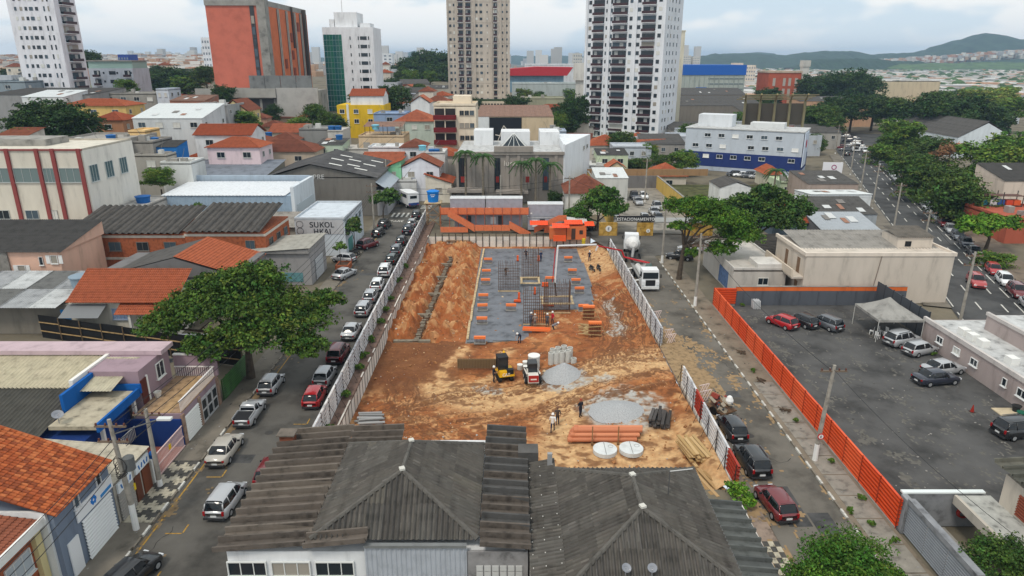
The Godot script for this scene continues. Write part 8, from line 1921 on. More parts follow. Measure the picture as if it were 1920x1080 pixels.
func loader() -> void:
	var p := gp(998,718,-1.55); p.y = soil_height(p.x,p.z)
	var t := thing("skid_loader","compact white and red skid loader in front of the lidded rings","loader",p,0.08); var w := plain(222,218,210,0.5); var k := plain(36,36,38,0.7)
	for x in [-0.72,0.72]:
		for z in [-0.55,0.55]: var wh := put(t,"wheel",lathe([[0.01,-0.14],[0.34,-0.14],[0.4,-0.06],[0.4,0.06],[0.34,0.14],[0.01,0.14]],14),k,V(x,0.4,z),V(0,0,PI / 2)); put(wh,"rim",lathe([[0.01,-0.15],[0.18,-0.15],[0.18,0.15],[0.01,0.15]],10),w)
	add_box(V(0,0.75,0.2),V(1.1,0.8,2.0),0,0.95); put(t,"body",done(),w); local(t,"rear_door",plain(168,48,44,0.5),V(0,0.85,1.22),V(1.0,0.7,0.08)); local(t,"rear_lettering",plain(226,220,214),V(0,0.8,1.27),V(0.6,0.14,0.02))
	var c := put(t,"cab",box_mesh(V(0.85,0.95,0.95)),glass(),V(0,1.6,-0.15)); put(c,"cab_roof",box_mesh(V(0.95,0.1,1.1)),plain(70,72,74),V(0,0.52,0))
	for q in [[-0.43,0.48],[0.43,0.48],[-0.43,-0.48],[0.43,-0.48]]: put(c,"pillar",box_mesh(V(0.08,0.96,0.08)),k,V(q[0],0,q[1]))
	for x in [-0.66,0.66]: put(t,"lift_arm",rod(V(x,1.35,1.0),V(x,0.7,-1.5),0.09,0.07,6),w)
	add_box(V(0,0.4,-1.75),V(1.7,0.55,0.6),0,0.8); put(t,"bucket",done(),plain(70,66,62))
func truck_cab(t: Node3D,z: float) -> void:   # cab with its face towards +z at z
	var w := plain(228,230,232,0.35)
	PV.resize(0)
	add_box(V(0,1.1,z - 1.0),V(2.4,0.9,2.0)); add_box(V(0,2.3,z - 1.05),V(2.4,1.5,1.9),0,0.92); var b := put(t,"cab",done(),w)
	put(b,"windscreen",box_mesh(V(2.05,0.85,0.06)),glass(),V(0,2.3,z - 0.11),V(-0.05,0,0)); put(b,"grille",box_mesh(V(1.3,0.8,0.06)),plain(36,36,38),V(0,1.3,z + 0.02)); put(b,"bumper",box_mesh(V(2.4,0.35,0.2)),plain(220,222,222),V(0,0.62,z - 0.02))
	for x in [-1.0,1.0]:
		put(b,"headlight",box_mesh(V(0.3,0.22,0.05)),plain(200,206,210,0.2),V(x,0.95,z + 0.01)); put(b,"mirror",box_mesh(V(0.12,0.5,0.2)),plain(30,30,32),V(x * 1.42,2.2,z - 0.25)); put(b,"side_window",box_mesh(V(0.05,0.7,0.9)),glass(),V(x * 1.17,2.35,z - 0.8))
	put(b,"plate",box_mesh(V(0.4,0.13,0.02)),plain(214,214,214),V(0,0.62,z + 0.09))
func truck_wheels(t: Node3D,zs: Array) -> void:
	for z in zs:
		for x in [-1.05,1.05]: var w := put(t,"wheel",lathe([[0.01,-0.15],[0.46,-0.15],[0.5,-0.08],[0.5,0.08],[0.46,0.15],[0.01,0.15]],16),plain(30,30,30,0.9),V(x,0.5,z),V(0,0,PI / 2)); put(w,"rim",lathe([[0.01,-0.16],[0.26,-0.16],[0.26,0.16],[0.01,0.16]],12),plain(180,180,180))
func pump_truck() -> void:
	var t := thing("concrete_pump_truck","white concrete pump truck with red and white boom reaching over the fence","truck",V(18.75,0,-92.5),0.0); var o := t.position
	truck_cab(t,4.6); truck_wheels(t,[3.6,-2.2,-3.5])
	local(t,"chassis",plain(50,50,52),V(0,0.85,-0.6),V(0.9,0.3,9.0)); local(t,"deck",plain(150,150,148),V(0,1.25,-1.6),V(2.3,0.2,6.6))
	put(t,"pump_cylinder",rod(V(-0.55,1.7,2.2),V(-0.55,1.7,-2.2),0.42,0.42,10),plain(206,206,204)); put(t,"hopper",lathe([[0.3,0.9],[0.8,1.8],[0.85,1.8],[0.35,0.85]],12),plain(120,118,112),V(0,0,-4.6)); put(t,"turret",lathe([[0.01,1.3],[0.75,1.35],[0.6,2.5],[0.3,3.1],[0.01,3.1]],12),plain(86,104,100),V(0.35,0,1.2))
	for q in [[-1.9,2.4],[1.6,-3.0],[-1.9,-3.2]]: put(t,"outrigger",rod(V(signf(q[0]) * 0.9,1.1,q[1]),V(q[0] * 0.62 + signf(q[0]) * 0.7,0.9,q[1]),0.13,0.13,6),plain(226,226,224)); put(t,"outrigger_leg",rod(V(q[0] * 0.62 + signf(q[0]) * 0.7,1.0,q[1]),V(q[0] * 0.62 + signf(q[0]) * 0.7,0.03,q[1]),0.08,0.12,6),plain(190,190,188))
	var red := plain(190,34,40,0.4); var wh := plain(232,232,232,0.4)
	var a := V(19.1,3.1,-91.3); var b := fz(1170,482,-99); var b2 := fz(1166,470,-99); var c := fz(1121,461,-95); var c2 := fz(1117,470,-95); var d := fz(1046,461,-88); var e := gp(1040,548,-0.2) 
	for q in [[a,b,red,0.16],[b,b2,red,0.14],[b2,c,red,0.14],[c,c2,wh,0.14],[c2 + V(0,0.9,0),d,wh,0.15],[d,V(d.x - 0.3,1.2,d.z),wh,0.13],[d + V(-0.32,-0.3,0.1),V(d.x - 0.62,1.4,d.z),red,0.07]]: put(t,"boom_section",rod(q[0] - o,q[1] - o,q[3],q[3] * 0.85,6),q[2])
	put(t,"end_hose",rod(V(d.x - 0.3,1.4,d.z) - o,V(d.x - 0.1,-0.6,d.z + 0.4) - o,0.1,0.1,6),plain(40,40,40))
	var m := thing("concrete_mixer_truck","white concrete mixer truck standing behind the pump truck","truck",V(19.2,0,-105.4),PI - 0.12); mixer(m)
	var m2 := thing("concrete_mixer_truck","white concrete mixer truck driving along the avenue near the crossing","truck",V(119.0,0,-240),-0.34); mixer(m2)
	# box truck at the far crossing
	var bt := thing("box_truck","white box truck with a blue lower rear at the far street corner","truck",V(-22.4,0,-145.5),0.5)
	local(bt,"cargo_box",plain(226,228,230,0.5),V(0,2.1,0.6),V(2.4,2.6,5.6)); local(bt,"blue_band",plain(44,70,130),V(0,1.05,3.43),V(2.3,0.5,0.06)); local(bt,"rear_window",glass(),V(0,2.5,3.42),V(1.5,0.6,0.06)); local(bt,"cab",plain(220,222,224,0.4),V(0,1.4,-3.2),V(2.2,1.9,1.7)); local(bt,"side_window",glass(),V(-1.22,2.6,0.8),V(0.05,0.7,3.4)); local(bt,"bumper",plain(60,60,64),V(0,0.6,3.45),V(2.3,0.25,0.15)); truck_wheels(bt,[-2.6,2.0])
	for x in [-0.9,0.9]: local(bt,"taillight",plain(170,30,30),V(x,0.85,3.47),V(0.25,0.15,0.05))
func mixer(t: Node3D) -> void:
	truck_cab(t,4.4); truck_wheels(t,[3.3,-1.6,-2.9]); local(t,"chassis",plain(50,50,52),V(0,0.9,-0.4),V(0.9,0.3,8.4))
	put(t,"drum",lathe([[0.01,-2.6],[0.55,-2.5],[1.15,-0.9],[1.15,0.6],[0.7,2.2],[0.4,2.4],[0.01,2.4]],16),plain(222,222,220,0.5),V(0,2.35,-0.6),V(-PI / 2 + 0.22,0,0))
	put(t,"chute",rod(V(0,2.4,-3.4),V(0.2,1.2,-4.6),0.25,0.2,6),plain(150,150,150)); local(t,"drum_stand",plain(110,110,110),V(0,1.5,1.6),V(1.2,1.0,0.3))

# ---------------------------------------------------------------- cars; the nose points to -z
func loft(st: Array,close := true) -> void:     # stations of equal point lists
	for i in st.size() - 1:
		for k in st[i].size() - 1: quad(st[i][k],st[i + 1][k],st[i + 1][k + 1],st[i][k + 1])
	if close:
		for e in [0,st.size() - 1]:
			for k in range(1,st[e].size() - 1): tri(st[e][0],st[e][k],st[e][k + 1])
func car_model(kind: String) -> Node3D:
	# length,half width,belt,roof,cabin foot front/rear,roof front/rear
	var S := {"hatch": [3.9,0.83,0.93,1.47,-0.95,1.84,-0.25,1.42],"sedan": [4.4,0.86,0.92,1.45,-0.95,1.62,-0.2,0.98],"suv": [4.25,0.9,1.04,1.66,-1.0,2.02,-0.3,1.66],"wagon": [3.95,0.85,0.95,1.55,-1.15,1.9,-0.4,1.62],"pickup": [4.4,0.84,0.93,1.46,-0.75,0.52,-0.1,0.36]}[kind] as Array
	var L: float = S[0]; var w: float = S[1]; var b: float = S[2]; var rf: float = S[3]
	var root := Node3D.new(); root.name = "car"
	var sec := func(z: float,k: float,lo: float,sh: float,tp: float) -> Array:
		var half := [V(0,lo,z),V(w * k * 0.88,lo,z),V(w * k,lo + 0.13,z),V(w * k * 1.0,(lo + sh) * 0.5 + 0.05,z),V(w * k * 0.97,sh,z),V(w * k * 0.86,tp,z),V(0,tp + 0.025,z)]
		var all := half.duplicate()
		for i in range(half.size() - 2,-1,-1): all.append(V(-half[i].x,half[i].y,z))
		return all
	var f := -L / 2; var r := L / 2
	loft([sec.call(f,0.62,0.32,0.5,0.54),sec.call(f + 0.07,0.8,0.24,0.58,0.63),sec.call(f + 0.22,0.92,0.2,b - 0.27,b - 0.2),sec.call(f + 0.5,0.98,0.2,b - 0.18,b - 0.1),sec.call(S[4],1.0,0.2,b - 0.08,b + 0.0),sec.call(0.0,1.0,0.2,b - 0.05,b + 0.02),sec.call(S[5] - 0.2 if kind != "pickup" else 0.55,1.0,0.2,b - 0.03,b + 0.02),sec.call(r - 0.22,0.97,0.24,b - 0.1 if kind != "sedan" else b - 0.02,b + 0.0 if kind != "sedan" else b + 0.05),sec.call(r - 0.06,0.88,0.3,b - 0.16,b - 0.06),sec.call(r,0.78,0.34,b - 0.24,b - 0.16)])
	var body := MeshInstance3D.new(); body.name = "body"; body.mesh = done(true); root.add_child(body)
	var mesh := func(called: String,m: Mesh,mat: Material,at: Vector3,par: Node = root,rot := Vector3.ZERO) -> void:
		var o := MeshInstance3D.new(); o.name = called; o.mesh = m; o.material_override = mat; o.position = at; o.rotation = rot; par.add_child(o,true)
	# glass house
	var shell := func(q: float,grow: float) -> Array:
		var z := lerpf(S[4],S[5],q); var e := clampf((z - S[4]) / (S[6] - S[4]),0,1); var g2 := clampf((S[5] - z) / (S[5] - S[7]),0,1)
		var up := minf(sin(e * PI / 2) if e < 1 else 1.0,sin(g2 * PI / 2) if g2 < 1 else 1.0); var y := lerpf(b - 0.02,rf - 0.04 + 0.04 * sin(PI * q),up)
		var hb := w * 0.93 * (1.0 - 0.2 * pow(absf(q * 2.0 - 1.0),4.0)); var ht := lerpf(hb,w * 0.7,up)
		return [V(-hb,b - 0.03,z),V(-ht - grow,y - 0.07 * up + grow * 0.3,z),V(-ht * 0.85,y + grow,z),V(0,y + 0.015 + grow,z),V(ht * 0.85,y + grow,z),V(ht + grow,y - 0.07 * up + grow * 0.3,z),V(hb,b - 0.03,z)]
	var sts := []
	for k in 15: sts.append(shell.call(k / 14.0,0.0))
	loft(sts,false)
	mesh.call("windows",done(true),M("car glass",20,24,28,"",1,0.06,{"spec": 0.5}),Vector3.ZERO)
	# painted roof with its pillars
	var st := []
	var qa: float = (S[6] - 0.1 - S[4]) / (S[5] - S[4]); var qb: float = (S[7] + 0.1 - S[4]) / (S[5] - S[4])
	for k in 9: st.append(shell.call(lerpf(qa,qb,k / 8.0),0.02).slice(1,6))
	loft(st,false)
	for s in [-1,1]:
		for e in [[0.02,qa],[0.98,qb]]:
			var p0: Array = shell.call(e[0],0.0); var p1: Array = shell.call(e[1],0.0); bar(p0[0 if s < 0 else 6],p1[1 if s < 0 else 5],0.055,0.05,5)
		for q in ([0.45] if kind == "pickup" or kind == "hatch" else [0.36,0.7]):
			var p2: Array = shell.call(q,0.01); bar(p2[0 if s < 0 else 6],p2[1 if s < 0 else 5],0.045,0.04,5)
	var roofn := MeshInstance3D.new(); roofn.name = "roof"; roofn.mesh = done(true); root.add_child(roofn)
	for x in [-1,1]:
		for z in [-L * 0.315,L * 0.3]:
			var wh := MeshInstance3D.new(); wh.name = "wheel"
			if not kept.has("tyre"):
				kept["tyre"] = lathe([[0.19,-0.1],[0.28,-0.1],[0.31,-0.06],[0.31,0.06],[0.28,0.1],[0.19,0.1],[0.19,-0.1]],16); kept["rim"] = lathe([[0.01,-0.09],[0.17,-0.095],[0.2,-0.08],[0.2,0.08],[0.17,0.095],[0.01,0.09]],10)
			wh.mesh = kept["tyre"]; wh.material_override = plain(24,24,25,0.9); wh.position = V(x * (w - 0.07),0.31,z); wh.rotation.z = PI / 2; root.add_child(wh,true)
			mesh.call("rim",kept["rim"],plain(150,152,154,0.35),Vector3.ZERO,wh)
		mesh.call("headlight",box_mesh(V(0.34,0.14,0.12)),plain(206,210,214,0.15),V(x * w * 0.66,0.58,f + 0.08))
		mesh.call("taillight",box_mesh(V(0.16,0.3 if kind != "sedan" else 0.16,0.1)),plain(150,22,26,0.25),V(x * w * 0.76,b - 0.2,r - 0.04))
		mesh.call("mirror",box_mesh(V(0.2,0.12,0.1)),plain(36,36,38,0.5),V(x * (w + 0.06),b + 0.05,S[4] + 0.42))
	mesh.call("rear_bumper",box_mesh(V(w * 1.7,0.16,0.12)),plain(52,52,54,0.7),V(0,0.36,r - 0.02))
	mesh.call("licence_plate",box_mesh(V(0.42,0.14,0.02)),plain(212,214,214),V(0,0.56 if kind != "sedan" else 0.5,r + 0.015))
	mesh.call("grille",box_mesh(V(w * 0.9,0.16,0.06)),plain(30,30,32),V(0,0.46,f + 0.02))
	if kind == "pickup":
		mesh.call("load_bed",box_mesh(V(w * 1.6,0.06,1.45)),plain(40,40,42),V(0,b + 0.03,1.4))
		for x in [-1,1]: mesh.call("bed_side",box_mesh(V(0.07,0.16,1.5)),M("paint silver",176,178,180),V(x * w * 0.86,b + 0.1,1.4))
	if kind == "suv":
		for x in [-1,1]: mesh.call("roof_rail",box_mesh(V(0.05,0.05,1.6)),plain(90,92,94,0.4),V(x * w * 0.66,rf + 0.04,0.6))
	return root
func paint(c: String) -> StandardMaterial3D:
	var k: Array = {"silver": [178,180,183],"white": [228,230,232],"black": [26,27,30],"red": [168,18,26],"maroon": [104,18,26],"grey": [98,102,108],"navy": [38,42,56],"beige": [176,170,160],"rose": [170,58,58],"green": [44,56,52]}[c]
	return M("paint " + c,k[0],k[1],k[2],"",1,0.35,{"coat": 0.8,"spec": 0.5,"metal": 0.25 if c == "silver" or c == "grey" else 0.0})
func car(kind: String,col: String,at: Vector3,turn: float,label: String,group := "") -> Node3D:
	if not kept.has("car " + kind): kept["car " + kind] = car_model(kind)
	var t: Node3D = kept["car " + kind].duplicate()
	t.name = numbered("parked_" + {"hatch": "hatchback","sedan": "saloon_car","suv": "sport_utility_car","wagon": "estate_car","pickup": "pickup"}[kind]); add_child(t)
	t.position = at + V(0,0.012,0); t.rotation.y = turn
	tag(t,label,"car" if kind != "pickup" else "pickup",group)
	t.get_node("body").material_override = paint(col); t.get_node("roof").material_override = paint(col)
	return t
func cars() -> void:
	var front := [[595,752,"hatch","red","bright red hatchback by the silver fence, behind the silver hatchback"],[610,713,"hatch","silver","silver hatchback between the red hatchback and the maroon car"],[636,671,"suv","maroon","maroon sport utility car by the fence ahead of the silver hatchback"],[660,628,"sedan","silver","silver saloon by the fence ahead of the maroon car"],[681,587,"wagon","silver","silver estate car by the fence, next ahead of the silver saloon"],[693,562,"hatch","silver","small silver car by the fence ahead of the silver estate"],[706,540,"hatch","white","white hatchback by the fence behind the white boxy car"],[719,514,"suv","white","boxy white car by the fence with dark windows"],[731,492,"hatch","green","dark green car by the fence, ahead of the boxy white one"],[739,476,"suv","grey","grey car by the fence between two dark cars"],[747,457,"hatch","black","black hatchback by the fence before the paper signs"],[760,437,"suv","navy","dark car beside the first paper sign"],[767,424,"hatch","silver","silver car beside the paper signs near the crossing"],[777,409,"suv","black","black car with white tailgate closest to the crossing"]]
	for q in front:
		var p := gp(q[0],q[1]); car(q[2],q[3],V(lerpf(p.x,-18.4,0.5),0,p.z),rng.randf_range(-0.03,0.03) + 0.01,q[4])
	car("hatch","black",V(-23.0,0,-33.6),-0.25,"black hatchback in front of the grey-blue house")
	car("wagon","silver",V(-20.2,0,-41.0),-0.04,"silver estate car driving in the middle of the left street")
	car("sedan","beige",V(-22.9,0,-47.6),0.02,"beige saloon parked before the blue house gate")
	car("pickup","silver",V(-23.1,0,-53.6),0.02,"silver pickup with an empty dark load bed by the terrace house")
	car("hatch","silver",V(-23.1,0,-59.2),0.0,"silver hatchback parked under the wide spreading tree")
	car("hatch","maroon",V(-18.2,0,-44.6),0.0,"maroon car mostly hidden behind the long trough-tile roof")
	car("sedan","silver",V(-24.3,0,-94.6),-0.35,"silver saloon pulled onto the left pavement beyond the tree")
	car("hatch","silver",V(-26.3,0,-102.6),1.2,"silver car on the forecourt beside the garage with teal mural")
	car("suv","maroon",V(-24.2,0,-111),-0.5,"dark red car beside the motorcycles")
	car("hatch","black",V(-24.0,0,-119.4),-0.1,"black car parked before the graffiti building")
	car("suv","black",V(-24.0,0,-125.6),-0.1,"black car parked near the round street tree")
	car("hatch","black",V(18.6,0,-51.0),0.05,"black hatchback on the right street beside the junk cart")
	car("suv","black",V(18.6,0,-46.0),0.05,"black car on the right street behind the other black one")
	car("hatch","maroon",V(18.5,0,-40.7),0.12,"dark red hatchback on the right street near the rounded tree")
	car("hatch","red",V(32.0,0,-75.4),0.5,"red hatchback against the car park's grey wall"); car("hatch","black",V(34.6,0,-75.8),0.42,"black hatchback between the red and the grey car"); car("wagon","grey",V(37.1,0,-75.0),0.4,"grey estate car with pale tail beside the black hatchback")
	car("suv","silver",V(43.3,0,-70.0),-1.2,"silver car closest to the canopy tent"); car("hatch","silver",V(43.8,0,-67.4),-1.2,"silver hatchback nose-in to the office wall"); car("sedan","silver",V(43.4,0,-62.6),-1.3,"silver saloon behind the dark car in the car park"); car("sedan","navy",V(41.4,0,-60.4),-1.4,"dark violet-black saloon in the middle of the gravel car park"); car("suv","black",V(42.6,0,-50.6),-1.4,"black car alone near the car park's front edge")
	for q in [["hatch","black",20.6,-146,0.1,"black hatchback by the yellow yard wall"],["sedan","silver",27.6,-147.5,PI,"silver car facing out in the parking yard"],["suv","navy",27.8,-153.5,PI,"dark car at the far end of the parking yard"],["hatch","white",30.0,-154,PI,"white car at the far corner of the parking yard"],["hatch","silver",26.0,-131,PI,"silver car just behind the parking sign"],["sedan","silver",29.0,-137,PI,"pale car in the yard's middle row"],["hatch","grey",28.8,-131.6,PI,"grey car under the parking canopy edge"],["hatch","silver",20.4,-134,0.1,"silver car under the bushy tree in the yard"],["suv","silver",30.6,-142,PI,"silver car beside the pale one in the yard"],["hatch","white",33.6,-128,1.2,"white car glimpsed through the acacia"]]: car(q[0],q[1],V(q[2],0.02,q[3]),q[4],q[5])
	car("suv","black",V(26.5,0,-104),1.3,"black car parked behind the pole at the acacia"); car("hatch","silver",V(29.2,0,-108.5),1.4,"silver car behind the acacia trunk"); car("sedan","black",V(13.4,0.01,-124.5),0.9,"black car beside the guard hut")
	# the avenue
	var d := V(0.337,0,-0.941); var sd := V(-d.z,0,d.x); var yaw := atan2(-d.x,-d.z)
	var av := func(along: float,side: float) -> Vector3: return V(62.7,0,-85.2) + d * along + sd * side
	var kinds := ["hatch","sedan","suv","wagon","hatch"]; var tones := ["silver","black","white","grey","silver","maroon","navy","white"]
	for i in 26:
		if i == 4: continue
		car(kinds[i % 5],tones[(i * 5 + 3) % 8],av.call(-8.0 + i * 5.4,4.2),yaw + PI + rng.randf_range(-0.03,0.03),tones[(i * 5 + 3) % 8] + " " + {"hatch": "hatchback","sedan": "saloon","suv": "tall car","wagon": "estate car"}[kinds[i % 5]] + " parked in the long row under the avenue's trees","cars parked along the avenue")
	car("hatch","red",av.call(13.6,4.2),yaw + PI,"red car in the row parked under the avenue's trees")
	car("suv","rose",av.call(6.0,0.2),yaw + PI,"red car driving down the avenue towards the crossing lines"); car("hatch","black",av.call(22.0,-3.4),yaw,"black car on the avenue beside the bluish workshop"); car("hatch","green",av.call(150,-3.0),yaw,"dark car waiting before the avenue crossing"); car("suv","white",av.call(160,3.6),yaw + PI,"white car beside the mixer truck on the avenue")
	for i in 7:
		var p := gp(1585 + (i % 2) * 14 + i * 2.5,258 + i * 4.2); car(kinds[i % 5],tones[(i * 3) % 8],V(p.x,0,p.z),1.1,"car in the angled bays beyond the avenue crossing","cars in the angled bays")
	car("sedan","maroon",gp(1576,279),1.3,"dark red car turning at the avenue crossing"); car("sedan","grey",gp(1585,283),1.3,"grey car turning at the avenue crossing")
	for i in 4: var p := gp(1375 + i * 14,330 + i * 1.5); car(kinds[i],tones[i + 1],V(p.x,0.01,p.z),1.4,"car parked on the grassy lot below the blue band","cars on the grassy lot")
	for k in kept: if str(k).begins_with("car "): kept[k].free()

# ---------------------------------------------------------------- people: bones with radii joined into one skin
func skin_mesh(bones: Array,cell: float) -> Array:   # bones: [a,b,ra,rb,tone]; gives [positions,tone of each]
	var lo := V(9,9,9); var hi := -lo
	for b in bones:
		for e in 2: lo = lo.min(b[e] - Vector3.ONE * (b[2 + e] + 0.06)); hi = hi.max(b[e] + Vector3.ONE * (b[2 + e] + 0.06))
	var n := Vector3i(((hi - lo) / cell).ceil()) + Vector3i.ONE
	var F := PackedFloat32Array(); F.resize(n.x * n.y * n.z); F.fill(1.0)
	var W := PackedInt32Array(); W.resize(F.size())
	for bi in bones.size():
		var b: Array = bones[bi]; var A: Vector3 = b[0]; var B: Vector3 = b[1]; var rr := maxf(b[2],b[3]) + 0.07
		var i0 := Vector3i(((A.min(B) - Vector3.ONE * rr - lo) / cell).floor()).clamp(Vector3i.ZERO,n - Vector3i.ONE); var i1 := Vector3i(((A.max(B) + Vector3.ONE * rr - lo) / cell).ceil()).clamp(Vector3i.ZERO,n - Vector3i.ONE)
		var ab := B - A; var l2 := maxf(ab.length_squared(),1e-6)
		for z in range(i0.z,i1.z + 1):
			for y in range(i0.y,i1.y + 1):
				for x in range(i0.x,i1.x + 1):
					var p := lo + V(x,y,z) * cell; var t := clampf((p - A).dot(ab) / l2,0,1); var d := (p - A - ab * t).length() - lerpf(b[2],b[3],t)
					var k := (z * n.y + y) * n.x + x; var o := F[k]
					if d < o: W[k] = bi
					var h := clampf(0.5 + 0.5 * (o - d) / 0.035,0,1); F[k] = lerpf(o,d,h) - 0.035 * h * (1 - h)
	var at := {}; var pos: Array[Vector3] = []; var tone := []
	var step := [1,n.x,n.x * n.y]
	for z in n.z - 1:
		for y in n.y - 1:
			for x in n.x - 1:
				var k := (z * n.y + y) * n.x + x; var s := Vector3.ZERO; var c := 0
				for e in [[0,1,V(0,0,0),0],[0,n.x,V(0,0,0),1],[0,step[2],V(0,0,0),2],[1,1 + n.x,V(1,0,0),1],[1,1 + step[2],V(1,0,0),2],[n.x,n.x + 1,V(0,1,0),0],[n.x,n.x + step[2],V(0,1,0),2],[step[2],step[2] + 1,V(0,0,1),0],[step[2],step[2] + n.x,V(0,0,1),1],[1 + n.x,1 + n.x + step[2],V(1,1,0),2],[1 + step[2],1 + n.x + step[2],V(1,0,1),1],[n.x + step[2],1 + n.x + step[2],V(0,1,1),0]]:
					var fa := F[k + e[0]]; var fb := F[k + e[1]]
					if (fa < 0) != (fb < 0): var q: Vector3 = e[2]; q[e[3]] += fa / (fa - fb); s += q; c += 1
				if c: at[k] = pos.size(); pos.append(lo + (V(x,y,z) + s / c) * cell); tone.append(bones[W[k]][4])
	var out: Array[Vector3] = []; var ot := []
	for z in range(1,n.z - 1):
		for y in range(1,n.y - 1):
			for x in range(1,n.x - 1):
				var k := (z * n.y + y) * n.x + x
				for a in 3:
					if (F[k] < 0) != (F[k + step[a]] < 0):
						var u: int = step[(a + 1) % 3]; var v: int = step[(a + 2) % 3]; var q := [at.get(k),at.get(k - u),at.get(k - u - v),at.get(k - v)]
						if q.has(null): continue
						if F[k] < 0: q.reverse()
						for i in [0,1,2,0,2,3]: out.append(pos[q[i]]); ot.append(tone[q[i]])
	return [out,ot]
func pose(kind: String) -> Array:   # tones: 0 skin 1 shirt 2 trousers 3 shoes 4 hair; the figure faces +z
	var b := []; var v := func(x: float,y: float,z: float) -> Vector3: return V(x,y,z)
	var bend := kind == "bent"; var walk := 0.2 if kind == "walk" else 0.04
	var hip := V(0,0.92,-0.12 if bend else 0.0); var chest := V(0,1.36,0) if not bend else V(0,1.2,0.28); var neck := chest + (V(0,0.16,0.01) if not bend else V(0,0.08,0.14)); var head := neck + (V(0,0.14,0.02) if not bend else V(0,0.05,0.14))
	b.append([hip,hip.lerp(chest,0.5),0.145,0.135,1]); b.append([hip.lerp(chest,0.5),chest,0.135,0.15,1]); b.append([chest + V(-0.14,0.03,0),chest + V(0.14,0.03,0),0.09,0.09,1]); b.append([chest,neck,0.07,0.055,0]); b.append([head + V(0,-0.03,0),head + V(0,0.05,0),0.085,0.095,0]); b.append([head + V(0,0.07,-0.02),head + V(0,0.02,-0.04),0.09,0.085,4]); b.append([head + V(0,0.01,0.08),head + V(0,-0.02,0.105),0.018,0.02,0])
	for s in [-1,1]:
		b.append([head + V(s * 0.092,0,0),head + V(s * 0.098,0.03,0),0.02,0.02,0])
		var sh := chest + V(s * 0.21,0.05,0); var el := sh + (V(s * 0.06,-0.28,-0.03 + s * walk * 0.4) if not bend else V(s * 0.04,-0.26,0.12)); var wr := el + (V(s * 0.01,-0.23,0.08 + s * walk * 0.4) if not bend else V(-s * 0.05,-0.22,0.14))
		if kind == "hold": el = sh + V(s * 0.08,-0.27,0.02); wr = el + V(-s * 0.1,0.0,0.24)
		b.append([sh,el,0.062,0.047,1]); b.append([el,wr,0.045,0.032,0]); var hd := wr + (wr - el).normalized() * 0.09; b.append([wr,hd,0.033,0.036,0])
		for k in 4: b.append([hd,hd + (wr - el).normalized() * (0.07 - 0.008 * absf(k - 1.5)) + V(0,0,(k - 1.5) * 0.022),0.014,0.011,0])
		b.append([wr.lerp(hd,0.5),wr.lerp(hd,0.8) + V(-s * 0.03,-0.03,0.04),0.014,0.012,0])
		var hj := hip + V(s * 0.09,-0.04,0); var kn := V(s * 0.11,0.49,0.03 - s * walk); var an := V(s * 0.12,0.09,-0.03 - s * walk * 1.2)
		b.append([hj,kn,0.095,0.062,2]); b.append([kn,an,0.06,0.045,2]); b.append([an + V(0,-0.04,-0.03),an + V(s * 0.02,-0.05,0.15),0.045,0.04,3])
	return b
func person(kind: String,at: Vector3,turn: float,shirt: Color,pants: Color,helmet: Variant,label: String) -> void:
	if not kept.has("pose " + kind): kept["pose " + kind] = skin_mesh(pose(kind),0.026)
	var d: Array = kept["pose " + kind]; var tones := [Color(0.36,0.2,0.13),shirt.srgb_to_linear(),pants.srgb_to_linear(),Color(0.03,0.025,0.02),Color(0.02,0.016,0.014)]
	for i in d[0].size(): PV.append(d[0][i]); PC.append(tones[d[1][i]])
	var t := thing("person",label,"person",at,turn); var m := done(true)
	put(t,"body",m,M("figure",255,255,255,"",1,0.85,{"vc": 1}))
	if helmet != null:
		var hp := V(0,1.72,0.02) if kind != "bent" else V(0,1.39,0.56); var c: Color = helmet
		put(t,"helmet",lathe([[0.15,-0.02],[0.13,0.0],[0.122,0.06],[0.085,0.12],[0.01,0.145]],12),plain(c.r8,c.g8,c.b8,0.4),hp,V(0.7 if kind == "bent" else 0.0,0,0))
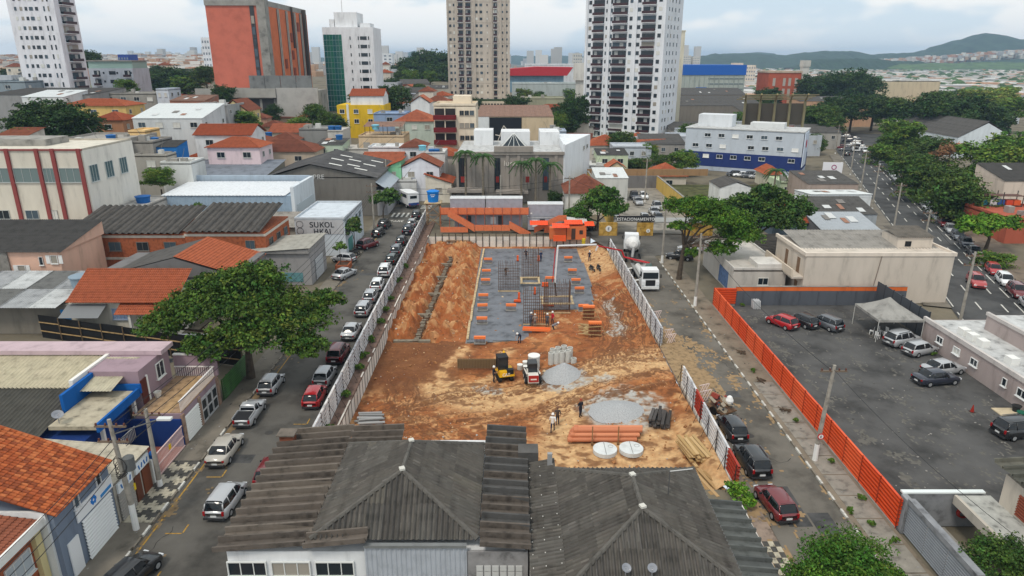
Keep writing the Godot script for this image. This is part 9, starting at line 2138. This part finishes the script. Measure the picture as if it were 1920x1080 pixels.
func people() -> void:
	var W := Color8(232,232,230); var K := Color8(44,46,56); var N := Color8(40,46,70); var G := Color8(92,94,98)
	var L := [[1036,809,"walk",3.0,Color8(226,226,224),N,W,"person in white shirt, dark trousers and white helmet walking on the sand"],[1045,796,"stand",3.3,Color8(74,66,60),K,Color8(120,84,60),"person in dark brown clothes beside the one in white shirt"],[1088,781,"stand",0.6,Color8(38,40,52),K,Color8(150,66,40),"person in dark clothes standing alone before the low gravel heap"],[926,716,"hold",1.4,Color8(36,40,52),Color8(40,42,50),W,"person in dark clothes and helmet beside the mini excavator"],
		[996,611,"hold",3.1,Color8(86,84,92),Color8(70,68,74),W,"worker in grey at the left foot of the tallest cage"],[1003,614,"hold",3.2,Color8(142,132,124),G,Color8(206,200,190),"worker in pale grey at the foot of the tallest cage"],[1026,613,"stand",2.6,Color8(84,88,96),Color8(72,76,84),W,"worker in blue-grey overalls beside the one in red"],[1036,609,"stand",-1.0,Color8(186,40,56),Color8(70,50,54),W,"worker in red shirt among the group by the cages"],[1038,624,"bent",1.2,Color8(134,134,140),Color8(54,56,62),W,"worker in grey bending forward beside the orange trough"],[974,643,"bent",-0.5,Color8(48,58,78),K,W,"worker in navy bending at the slab's front corner"],
		[1105,490,"stand",2.8,Color8(40,46,66),N,W,"person in dark jacket with white helmet near the motorcycles"],[948,516,"bent",0.4,Color8(70,62,56),Color8(64,58,54),Color8(150,150,150),"worker crouching inside the left rebar cage"],[986,486,"stand",0.0,Color8(40,42,48),K,null,"worker in black behind the back cage"],[1014,490,"stand",0.5,Color8(44,54,84),N,null,"worker in navy blue at the right of the back cage"]]
	for q in L:
		var h := -1.6; var p := gp(q[0],q[1],h)
		for i in 4: h = soil_height(p.x,p.z) if not (p.x > -5.4 and p.x < 11.6 and p.z < -75) else -1.62; p = gp(q[0],q[1],h)
		person(q[2],p,q[3],q[4],q[5],q[6],q[7])
	person("walk",V(-23.6,0.01,-70.6),2.6,Color8(40,130,96),Color8(206,206,204),null,"pedestrian in green top and white trousers on the left street by the tree")

func V(x: float,y: float,z: float) -> Vector3: return Vector3(x,y,z)
